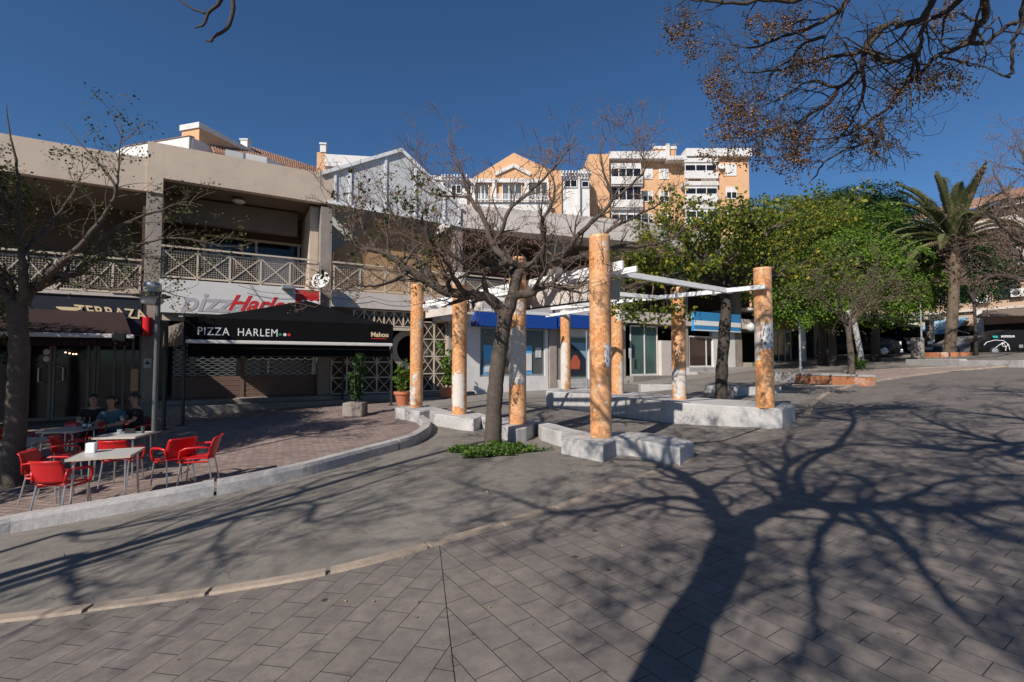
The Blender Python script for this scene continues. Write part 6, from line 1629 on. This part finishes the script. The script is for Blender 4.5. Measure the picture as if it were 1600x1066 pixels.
for k in range(8):
    zt = bz(256)-k*FH
    if zt < 2: break
    # left glazed gallery
    B.window(bx(958), bx(1004), zt-1.75, zt, .05, mull=3, blind=.0 if k % 2 else .35)
    B.part('balcony_front', [((bx(956), -.55, zt-2.75), (bx(1006), -.40, zt-1.80)), ((bx(956), -.4, zt-2.95), (bx(1006), 1.0, zt-2.77))], whitewall)
    bars = [((bx(985)+.14*i, -.62, zt-2.7+.0), (bx(985)+.14*i+.04, -.58, zt-1.8)) for i in range(12)]
    B.part('railing', bars, conc2)
    # middle windows with shutters
    for a in (1012, 1038): B.window(bx(a), bx(a+14), zt-1.5, zt-.25, 1.0, mull=1, blind=1.0 if k == 0 else .5)
    # right gallery
    B.window(bx(1074), bx(1123), zt-1.0, zt+.0, -.25, mull=2, blind=.3)
    B.part('balcony_front', [((bx(1072), -.45, zt+.02), (bx(1125), 1, zt+.55)), ((bx(1072), -.45, zt-2.0), (bx(1125), -.2, zt-1.06)), ((bx(1072), -.2, zt-2.9), (bx(1125), 1.0, zt-2.7))], whitewall)
    B.part('railing', [((bx(1098)+.16*i, -.5, zt-2.75+.0), (bx(1098)+.16*i+.05, -.46, zt-2.05)) for i in range(12)], conc2)
    B.window(bx(1140), bx(1155), zt-1.45, zt-.1, 0, mull=1, blind=1.0 if k == 0 else .45)
c = Vector((bx(1131), -.2, bz(262))); mb = MB(); mb.tube([c, c+Vector((0,-.12,.05))], [.42,.40], 18)
t = build('satellite_dish', mb, whitewall); t.location = g; tag(t, 'small white dish on the apricot block beside the top right window', 'satellite dish')
# antennas
mb = MB(); 
for px in (1036, 1073): mb.tube([(bx(px), 3.2, bz(216)), (bx(px)+.02, 3.2, bz(205))], .05, 5); mb.beam((bx(px)-.5, 3.2, bz(208)), (bx(px)+.5, 3.2, bz(207)), .05, .05)
build('antenna', mb, galv, B.t, world=False)
# gabled apricot building
Y = 54.0; g = Vector((X(690, Y), Y, -1.0))
B = Bld('apartment_building', 'apricot gabled building with a white pediment and white terraces behind the bare tree', g, 0)
B.part('wall', [((bx(728), 1, 0), (bx(880), 13, bz(285))), ((bx(860), .2, 0), (bx(879), 1, bz(265)))], orange)
mb = MB(); mb.prism([(bx(728), 1.0, bz(285)), (bx(880), 1.0, bz(285)), (bx(880), 1.0, bz(268)), (bx(803), 1.0, bz(233)), (bx(728), 1.0, bz(278))], (0, 12, 0)); build('gable_wall', mb, orange, B.t, world=False)
mb = MB()
for a, b_ in (((772,268),(803,254)), ((803,254),(830,268))): mb.beam((bx(a[0]), .9, bz(a[1])), (bx(b_[0]), .9, bz(b_[1])), .3, .35)
mb.box((bx(733), .6, bz(282)), (bx(858), .95, bz(276))); build('pediment', mb, whitewall, B.t, world=False)
for a, b_ in ((744, 762), (785, 815), (828, 856)): B.window(bx(a), bx(b_), bz(312), bz(285), .95, mull=2, gm=gl_bright)
B.part('pilaster', [((bx(p), .6, bz(335)), (bx(p)+.5, .94, bz(282))) for p in (734, 768, 820, 856)], whitewall)
B.part('balcony_front', [((bx(735), -.5, bz(338)), (bx(862), -.3, bz(318))), ((bx(740), -.9, bz(317)), (bx(856), -.7, bz(315)))], whitewall)
B.part('railing', [((bx(745)+.16*i, -.42, bz(317)), (bx(745)+.16*i+.05, -.38, bz(304))) for i in range(50)], white)
B.part('side_terrace', [((bx(690), .5, 0), (bx(728), 8, bz(292))), ((bx(880)+.01, .5, 0), (bx(924), 8, bz(277)))], whitewall)
B.part('pergola_rafters', [((bx(688)+.35*i, -.3, bz(278)), (bx(688)+.35*i+.14, 4, bz(274))) for i in range(9)] + [((bx(688), .0, bz(281)), (bx(733), .2, bz(278)))], whitewall)
B.part('pergola_rafters', [((bx(880)+.35*i, -.3, bz(272)), (bx(880)+.35*i+.14, 4, bz(268))) for i in range(10)] + [((bx(878), .0, bz(275)), (bx(924), .2, bz(272))), ((bx(905), .05, 0), (bx(908), .4, bz(275)))], whitewall)
B.window(bx(704), bx(718), bz(300), bz(288), .45, mull=1); B.window(bx(884), bx(903), bz(290), bz(280), .45, mull=1); B.window(bx(912), bx(922), bz(290), bz(282), .45, mull=0)
B.part('roof_box', [((bx(915), 3, bz(285)), (bx(926), 6, bz(248)))], whitewall)
# blocks at the left: end walls catch the sun, long sides recede
Y = 50.0; ang = -math.atan2(.28, .96)
c0 = AT(311, 217, Y); g = Vector((c0.x, c0.y, -1.0))
B = Bld('apartment_building', 'apricot and white block with a receding tiled roof above the left parapet', g, ang)
h = c0.z+1
B.part('wall', [((-2.4, 0, h-.4), (0, 16, h+1.15)), ((-9, .8, 0), (-.8, 30, h-1.2))], orange)
B.part('roof_edge', [((-2.55, -.15, h+1.15), (.12, 16.2, h+1.75))], whitewall)
mb = MB()
mb.prism([(-14, -1.2, h-1.7), (0.1, -1.2, h-1.7), (0.1, -1.2, h-.25), (-9, -1.2, h-.25)], (0, .25, 0)); mb.box((-.05, -.94, h-1.6), (.2, 6.5, h-.3)); mb.box((-14, -.9, h-1.9), (0, 5, h-1.72)); build('parapet', mb, whitewall, B.t, world=False)
mb = MB(); mb.prism([(-9, -1.3, h-.22), (.2, -1.3, h-.22), (.2, -.6, h-.12), (-9, -.6, h-.12)], (0, 0, -.05)); build('coping', mb, tile_roof, B.t, world=False)
R0, R1, E0, E1 = AT(322,209,54), AT(505,266,66), AT(336,240,50), AT(505,284,60)
mb = MB(); mb.prism([R0, R1, E1, E0], (0, 0, -.2)); build('tiled_roof', mb, tile_roof, B.t)
mb = MB()
for k in range(48):
    a = k/47; mb.tube([R0.lerp(R1, a)+Vector((0,0,.05)), E0.lerp(E1, a)+Vector((0,0,.05))], .13, 5)
build('roof_ridges', mb, tile_roof, B.t)
for (a, b_, y0, y1, y2, y3) in ((352,380,233,247,239,252),(384,417,239,256,246,262),(419,437,250,262,254,266)):
    mb = MB(); mb.prism([AT(a,y0,49), AT(b_,y2,50), AT(b_,y3,50), AT(a,y1,49)], (.3,.6,0)); build('parapet', mb, whitewall, B.t)
c_ = AT(381, 228, 56); mb = MB(); mb.box((c_.x-.4, c_.y, c_.z-.6), (c_.x+.4, c_.y+.8, c_.z+.7)); mb.box((c_.x-.5, c_.y-.1, c_.z+.71), (c_.x+.5, c_.y+.9, c_.z+.85)); build('chimney', mb, whitewall, B.t)
B.part('wall', [((3.2, 30, 0), (3.9, 50, h-2.1)), ((-8, 30.01, 0), (3.1, 52, h-1.4))], orange)
Y = 55.0; c0 = AT(502, 252, Y); g = Vector((c0.x, c0.y, -1.0)); h = c0.z+1
B = Bld('apartment_building', 'apricot block with white parapets and brown tiled roof behind the glazed gable', g, R(8))
def lx(px): return (X(px, Y)-c0.x)
B.part('wall', [((lx(488), .6, 0), (lx(503), 9, h+1.3)), ((lx(503)+.01, 1.4, 0), (lx(640), 12, h-.4)), ((lx(646), .3, 0), (lx(678), 9, h-1.4)), ((lx(564), 5, h), (lx(612), 9, h+1.7))], orange)
B.part('parapet', [((lx(503), -.2, h-.6), (lx(575), .1, h+.8)), ((lx(503), .1, h-.7), (lx(575), 1.6, h-.5))], whitewall)
B.part('roof_edge', [((lx(560), 4.8, h+1.7), (lx(615), 9.2, h+2.2)), ((lx(560), 4.8, h+.2), (lx(563), 5, h+1.7)), ((lx(644), .2, h-1.4), (lx(692), 9, h-.9)), ((lx(679), .4, 0), (lx(692), 5, h-1.42))], whitewall)
B.part('chimney', [((lx(493), .5, h+1.3), (lx(502), 1.2, h+2.2)), ((lx(492), .4, h+2.2), (lx(503), 1.3, h+2.4))], whitewall)
mb = MB(); mb.prism([(lx(510), 1.5, h+.8), (lx(600), 1.5, h+.4), (lx(600), 6, h+1.5), (lx(530), 6, h+2.0)], (0, 0, -.15)); build('tiled_roof', mb, tile_roof, B.t, world=False)
mb = MB()
for k in range(26):
    a = k/25; mb.tube([(lx(510+90*a), 1.5, h+.82-.4*a), (lx(530+70*a), 6, h+2.02-.5*a)], .09, 5)
build('roof_ridges', mb, tile_roof, B.t, world=False)
B.window(lx(517), lx(528), h-2.4, h-.9, 1.35, mull=1)
# ------------------------------------------------------------------ right building (receding from far left to near right)
A0 = Vector((36.0, 50.0, 0)); A1 = Vector((42.5, 35.0, 0)); ax = (A1-A0).normalized()
ang = math.atan2(ax.y, ax.x); zb = .2
g = Vector((A0.x, A0.y, zb)); LN = (A1-A0).length
B = Bld('apartment_building', 'sandy building with shops, barred windows and air conditioners at the far right', g, ang)
beige = plain('sandy_render', (.50,.35,.25), .9, .12, .5)
def u_at(px):   # distance along the front for a pixel column
    k = (px-800)/F; return (k*A0.y-A0.x)/(ax.x-k*ax.y)
B.part('wall', [((-14, 0, -2), (LN+14, 10, 12.4))], beige)
B.part('cornice', [((-14, -.3, 4.1), (LN+14, -.001, 4.3)), ((-14, -.6, 12.4), (LN+14, 10, 12.8))], conc2)
mb = MB(); mb.prism([(-14, -1.0, 12.81), (LN+14, -1.0, 12.81), (LN+14, 5, 15), (-14, 5, 15)], (0, 0, .15)); build('tiled_roof', mb, tile_roof, B.t, world=False)
for k in range(3):
    z = 5.0+k*3.0
    for px in (1390, 1450, 1510, 1578, 1660):
        u = u_at(px); w = B.window(u-.75, u+.75, z, z+1.35, 0, frame=blackm, gm=gl_dark, mull=9)
for k in (1, 2): B.part('balcony', [((u_at(1480), -1.1, 4.4+3*k), (u_at(1720), -.01, 4.6+3*k)), ((u_at(1480), -1.1, 4.61+3*k), (u_at(1720), -1.0, 5.5+3*k))], conc2)
B.part('balustrade', [((u_at(1480)+.25*i, -1.2, 5.52+3), (u_at(1480)+.25*i+.1, -1.1, 5.9+3)) for i in range(60)], whitewall)
B.part('shop_front', [((u_at(1352), -.06, -1), (u_at(1374), .0, 2.8)), ((u_at(1382), -.06, -1), (u_at(1412), .0, 2.8)), ((u_at(1440), -.06, -1), (u_at(1525), -.0, 2.9)), ((u_at(1540), -.06, -1), (u_at(1700), .0, 2.9))], darkin)
B.part('pilaster', [((u_at(p), -.35, -1), (u_at(p)+.5, -.07, 4.09)) for p in (1345, 1377, 1427, 1528)], whitewall)
for px, z, lab in ((1542, 4.75, 'white air conditioner left of the rightmost barred window'), (1497, 4.6, 'white air conditioner right of the palm trunk'), (1472, 5.2, 'grey air conditioner left of the palm trunk'), (1500, 7.2, 'white air conditioner under the first floor terrace, behind the dark tree'), (1598, 5.0, 'air conditioner at the right edge of the view')):
    u = u_at(px); t = thing('air_conditioner', lab, 'air conditioner', tuple(wm(B.t) @ Vector((u, -.25, z))), ang, 'air conditioners on the sandy building')
    mb = MB(); mb.box((-.42, -.18, 0), (.42, .18, .65)); build('casing', mb, whitewall, t, world=False, bevel=.02)
    mb = MB(); mb.tube([(-.08, -.185, .32), (-.08, -.20, .32)], .23, 20); build('fan_grille', mb, greyp, t, world=False)
def shop_sign(px0, px1, z0, z1, lab, txt, col):
    u0, u1 = u_at(px0), u_at(px1); t = thing('shop_sign', lab, 'sign', tuple(wm(B.t) @ Vector((u0, -.5, z0))), ang)
    mb = MB(); mb.box((0, 0, 0), (u1-u0, .3, z1-z0)); build('panel', mb, whitewall, t, world=False, bevel=.02)
    M = wm(t); o = M @ Vector(((u1-u0)*.15, -.012, (z1-z0)*.3)); text_mesh('lettering', txt, (z1-z0)*.5, col, t, o, ax, (0,0,1), .004, bold=.01)
shop_sign(1351, 1385, 2.9, 3.7, 'white shop sign with faint blue writing behind the dark car', 'nova luz', blue)
shop_sign(1392, 1424, 3.0, 3.8, 'white shop sign with faint red writing', 'casa', redl)
shop_sign(1453, 1474, 3.0, 4.0, 'white shop sign with blue writing just left of the palm trunk', 'marin', blue)
aw_ = thing('shop_awning', 'pale blue sloping awning behind the palm trunk', 'awning', tuple(wm(B.t) @ Vector((u_at(1500), -1, 2.5))), ang)
M = wm(B.t); mb = MB(); u0, u1 = u_at(1458), u_at(1522)
mb.prism([M @ Vector(p) for p in ((u0, -.36, 3.6), (u1, -.36, 3.6), (u1, -2.6, 2.5), (u0, -2.6, 2.5))], (0, 0, .04)); mb.prism([M @ Vector(p) for p in ((u0, -2.6, 2.5), (u1, -2.6, 2.5), (u1, -2.6, 2.15), (u0, -2.6, 2.15))], ax.cross(Vector((0,0,1)))*.03)
build('fabric', mb, skyblue, aw_)
mb = MB(); mb.tube([M @ Vector((u1-.1, -.4, 2.2)), M @ Vector((u1-.1, -2.5, 2.45))], .04, 6); mb.tube([M @ Vector((u1-.05, -2.55, -.6)), M @ Vector((u1-.05, -2.55, 2.4))], .05, 6); build('arm', mb, whitewall, aw_)
aw2 = thing('shop_awning', 'dark brown awning under a terrace at the far right', 'awning', tuple(M @ Vector((u_at(1600), -1, 3))), ang)
mb = MB(); u0, u1 = u_at(1545), u_at(1720); mb.prism([M @ Vector(p) for p in ((u0, -.36, 4.0), (u1, -.36, 4.0), (u1, -2.4, 3.3), (u0, -2.4, 3.3))], (0, 0, .05)); build('fabric', mb, MATS['sunlit_and_brown_canvas'], aw2)
# dark arcade block behind the green trees, closing the far end of the square
mb = MB(); t = thing('arcade_block', 'low dark arcade block in the shade behind the broad green tree', 'building', (22, 40, .2))
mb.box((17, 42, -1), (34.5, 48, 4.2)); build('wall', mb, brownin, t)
mb = MB(); mb.box((17, 38.5, 3.3), (34.5, 41.98, 3.7)); build('canopy', mb, conc2, t)
for i in range(6): mb = MB(); x = 18+i*3.1; mb.box((x, 38.7, -.5), (x+.4, 39.1, 3.29)); build('column', mb, MATS['pier_stone'], t)
for i in range(5): mb = MB(); x = 18.6+i*3.1; mb.box((x, 41.9, .1), (x+2.3, 41.97, 2.8)); build('window', mb, gl_dark, t)

# ------------------------------------------------------------------ vehicles
def vehicle(name, label, cat, loc, rz, L, Wd, prof, belt, paint_, roofin=.16, wheels=(.17, .80), wr=.33, glassx=None, ground=.2, extras=None, van=False):
    """prof: list of (x, ztop) from rear to front; local x forward"""
    t = thing(name, label, cat, tuple(loc), rz)
    mb = MB(); hw = Wd/2; rows = []
    for x, zt in prof:
        end = 1-.10*max(0, abs(x/L-.5)*2-.8)/.2
        w = hw*end
        zb_ = min(belt, zt)
        up = max(0, zt-belt); inn = roofin*min(1, up/.5)
        pts = [(w*.90, ground), (w, ground+.16), (w*1.005, (ground+zb_)/2), (w*.985, zb_-.02), (w-inn*.6-.01, zb_+up*.6), (w-inn-.03, zt-.035 if up > .1 else zt-.02), (w*.6-inn*.5, zt)]
        rows.append([(x, y, z) for y, z in pts]+[(x, -y, z) for y, z in reversed(pts)])
    m_ = len(rows[0])
    for r_ in rows: mb.v += r_
    for i in range(len(rows)-1):
        for k in range(m_-1): mb.f.append((i*m_+k, (i+1)*m_+k, (i+1)*m_+k+1, i*m_+k+1)); mb.mi.append(0)
        mb.f.append((i*m_+m_-1, (i+1)*m_+m_-1, (i+1)*m_, i*m_)); mb.mi.append(0)
    mb.f.append(tuple(range(m_))); e = (len(rows)-1)*m_; mb.f.append(tuple(e+k for k in reversed(range(m_)))); mb.mi += [0, 0]
    build('body', mb, paint_, t, world=False, smooth='auto')
    def zt_at(x):
        for (a, za), (b_, zb2) in zip(prof, prof[1:]):
            if a <= x <= b_: return za+(zb2-za)*(x-a)/max(1e-6, b_-a)
        return prof[-1][1]
    # side glass
    for s in (-1, 1):
        for (xa, xb) in glassx or []:
            q = []
            for x, top in ((xa, 0), (xb, 0), (xb, 1), (xa, 1)):
                zt = zt_at(x)-.12; up = zt_at(x)-belt; inn = roofin*min(1, up/.5)
                if top: q.append((x+(.0), s*(hw-inn*.85-.02+.012), max(belt+.06, zt)))
                else: q.append((x, s*(hw*.985+.012), belt+.03))
            mb = MB(); mb.prism(q, (0, s*.012, 0)); build('side_window', mb, gl_dark, t, world=False)
    # wheels
    for fx in wheels:
        for s in (-1, 1):
            w = thing('wheel', '', '', (0,0,0)); 
            bpy.data.objects.remove(w)
            x = L*fx; mb = MB(); mb.tube([(x, s*(hw-.20), wr), (x, s*(hw-.19), wr), (x, s*(hw+.0), wr), (x, s*(hw+.012), wr)], [wr*.9, wr, wr, wr*.93], 24); tyre = build('wheel', mb, rubber, t, world=False, smooth='auto')
            mb = MB(); mb.tube([(x, s*(hw+.013), wr), (x, s*(hw+.03), wr)], [wr*.62, wr*.5], 18)
            build('rim', mb, galv, tyre, world=False, smooth='auto')
    return t, hw, zt_at
def front(t, x, hw, z, mat=lampgl, w=.35, h=.16, dx=.02):
    for s in (-1, 1):
        mb = MB(); mb.box((x-.05, min(s*(hw-.08), s*(hw-.08-w)), z), (x+dx, max(s*(hw-.08), s*(hw-.08-w)), z+h)); build('headlight', mb, mat, t, world=False, bevel=.02)
# black van at the right, side on, nose to the left with a white swirl
g = G(1505, 556); Yv = 36.0
gl0 = Vector((AT(1526, 556, Yv).x, Yv, 0)); zv = AT(1560, 555.5, Yv).z
vp = [(0,.9),(.12,1.75),(.5,1.88),(3.4,1.9),(3.75,1.82),(4.35,1.28),(4.9,1.12),(5.15,.95),(5.2,.6)]
v, hw, zt = vehicle('van', 'black panel van with teal mark and white swirl, parked at the right edge', 'van', (gl0.x+5.3, gl0.y, zv), R(180-8), 5.2, 1.85, vp, 1.12, carblack, wheels=(.16, .80), glassx=[(3.0, 4.1)])
# markings (the side that faces the square: local +y)
Mv = wm(v); ux = (Mv.to_3x3() @ Vector((-1,0,0))); side = Mv.to_3x3() @ Vector((0,1,0))
o = Mv @ Vector((4.15, .93+.025, 1.42)); text_mesh('lettering', 'ws', .30, tealmark, v, Mv @ Vector((2.95+1.35, .955, 1.30)), ux, (0,0,1), .004, bold=.014)
text_mesh('lettering', 'BODEGUR', .19, whitep, v, Mv @ Vector((3.75, .955, 1.33)), ux, (0,0,1), .003, bold=.005)
mb = MB(); c = Vector((3.55, .957, .78))
sp = [Vector((4.9, .957, .75)), Vector((4.7, .957, .98)), Vector((4.2, .957, 1.12)), Vector((3.6, .957, 1.08)), Vector((3.3, .957, .8)), Vector((3.22, .957, .4))]
mb.tube(sp, .022, 5); sp2 = [c+Vector((.25*math.cos(a)*(1-.03*i), 0, .2*math.sin(a)*(1-.03*i))) for i, a in enumerate([k*.5 for k in range(16)])]; mb.tube(sp2, .018, 5)
mb.tube([Vector((4.15,.957,.55)), Vector((3.85,.957,.8)), Vector((3.6,.957,.9)), Vector((3.45,.957,.6)), Vector((3.5,.957,.35))], .018, 5)
build('swirl_marking', mb, whitep, v, world=False)
mb = MB()
for k in range(3): mb.box((2.35-.32*k, .93, .55), (2.6-.32*k, .952, .78))
build('plate_marking', mb, galv, v, world=False)
# grey car behind the palm
v, hw, zt = vehicle('parked_car', 'dark grey hatchback between the palm trunk and the black van', 'car', (AT(1500, 555, 37.5).x+2.2, 37.5, AT(1500, 554.5, 37.5).z), R(180), 4.2, 1.75, [(0,.7),(.1,1.0),(.5,1.4),(1.5,1.46),(2.4,1.40),(3.2,.98),(3.9,.85),(4.15,.7),(4.2,.5)], .92, cargrey, glassx=[(.5, 1.4), (1.45, 2.6)]); front(v, 4.15, hw, .6)
# black truck facing us
g = Vector((AT(1446, 556, 37).x, 37, AT(1446, 553.5, 37).z))
v, hw, zt = vehicle('minibus', 'black high-roofed minibus facing the square with a white headlamp corner', 'van', tuple(g+Vector((-.6, 5, 0))), R(-90), 5.2, 2.1, [(0,2.2),(.2,2.35),(3.9,2.38),(4.3,2.2),(4.75,1.35),(5.05,1.15),(5.2,.9),(5.22,.5)], 1.25, carblack, glassx=[(1.0, 2.5), (2.6, 4.1)], wr=.36)
mb = MB(); mb.prism([(4.36,-.85,2.1),(4.36,.85,2.1),(4.80,.92,1.36),(4.80,-.92,1.36)], (.03,0,.02)); build('windscreen', mb, gl_dark, v, world=False); front(v, 5.18, hw, .75, whitep, .38, .25, .06)
mb = MB(); mb.box((5.2, -.95, .3), (5.27, .95, .55)); build('bumper', mb, cargrey, v, world=False, bevel=.02)
mb = MB(); mb.box((5.2, -.6, .62), (5.24, .6, 1.0)); build('grille', mb, rubber, v, world=False)
# dark SUV by the trunks, facing right-towards us
g = Vector((AT(1345, 560, 31).x, 31, AT(1345, 558.5, 31).z))
v, hw, zt = vehicle('parked_car', 'black four-wheel-drive car with silver front behind the thin leaning trunk', 'car', (g.x-1.4, g.y+2.2, g.z), R(-35), 4.5, 1.85, [(0,.8),(.08,1.35),(.5,1.72),(2.0,1.76),(2.6,1.70),(3.25,1.18),(4.1,1.08),(4.4,.95),(4.5,.55)], 1.08, carblack, glassx=[(.45, 1.45), (1.5, 2.7)], wr=.38)
front(v, 4.42, hw, .78, lampgl, .32, .2, .06); mb = MB(); mb.box((4.40, -.45, .6), (4.5, .45, .92)); build('grille', mb, galv, v, world=False, bevel=.02); mb = MB(); mb.box((4.38,-.85,.3),(4.55,.85,.5)); build('bumper', mb, galv, v, world=False, bevel=.03)
mb = MB(); mb.prism([(2.66,-.68,1.66),(2.66,.68,1.66),(3.24,.78,1.2),(3.24,-.78,1.2)], (.03,0,.02)); build('windscreen', mb, gl_dark, v, world=False)
v, hw, zt = vehicle('parked_car', 'black car in deep shade between the two larger vehicles', 'car', (AT(1405, 557, 36).x+2.0, 38, AT(1405, 556, 38).z), R(175), 4.3, 1.75, [(0,.7),(.1,1.05),(.5,1.4),(1.6,1.47),(2.5,1.40),(3.2,.98),(4.0,.86),(4.25,.7),(4.3,.5)], .93, carblack, glassx=[(.5, 1.4), (1.45, 2.7)]); front(v, 4.22, hw, .6)
# litter bin near the pole
g = G(1434, 562); mb = MB(); mb.lathe(tuple(g), [(.26, 0), (.30, .1), (.30, 1.15), (.26, 1.2), (.20, 1.2), (.2, 1.1)], 18); tag(build('litter_bin', mb, MATS['pier_stone'], smooth='auto'), 'stone coloured cylindrical bin at the left end of the palm island', 'litter bin')

# ------------------------------------------------------------------ camera, light, sky
scn = bpy.context.scene
for o in list(scn.objects):
    if o.parent is None: o.location.z += CH
cam = bpy.data.cameras.new('camera'); co = bpy.data.objects.new('camera', cam); C.objects.link(co)
cam.sensor_width = 36; cam.lens = 36*F/1600; cam.clip_end = 2000; cam.clip_start = .05
co.location = (0, 0, CH); co.rotation_euler = (math.pi/2+PITCH, 0, 0); scn.camera = co
sun = bpy.data.lights.new('sun', 'SUN'); so = bpy.data.objects.new('sun', sun); C.objects.link(so)
sun.energy = 5.0; sun.angle = R(.53); sun.color = (1, .93, .84)
el = math.atan(TAN); tosun = Vector((SUN_H.x*math.cos(el), SUN_H.y*math.cos(el), math.sin(el)))
so.rotation_euler = tosun.to_track_quat('Z', 'Y').to_euler(); so.location = (-20, -30, 30)
w = bpy.data.worlds.new('World'); scn.world = w; w.use_nodes = True; nt = w.node_tree
bg = nt.nodes['Background']; sk = nt.nodes.new('ShaderNodeTexSky'); sk.sky_type = 'NISHITA'; sk.sun_disc = False
sk.sun_elevation = el; sk.sun_rotation = math.atan2(SUN_H.x, SUN_H.y) % (2*math.pi)
sk.air_density = 1.0; sk.dust_density = .1; sk.ozone_density = 6.0; sk.altitude = 100
tm_ = nt.nodes.new('ShaderNodeMix'); tm_.data_type = 'RGBA'; tm_.blend_type = 'MULTIPLY'; tm_.inputs[0].default_value = 1; tm_.inputs[7].default_value = (.74, .99, 1.16, 1)
nt.links.new(sk.outputs[0], tm_.inputs[6]); nt.links.new(tm_.outputs[2], bg.inputs['Color']); bg.inputs['Strength'].default_value = .066
scn.view_settings.view_transform = 'Standard'; scn.view_settings.look = 'None'; scn.view_settings.exposure = .15; scn.view_settings.gamma = 1
scn.cycles.max_bounces = 6; scn.cycles.transparent_max_bounces = 4
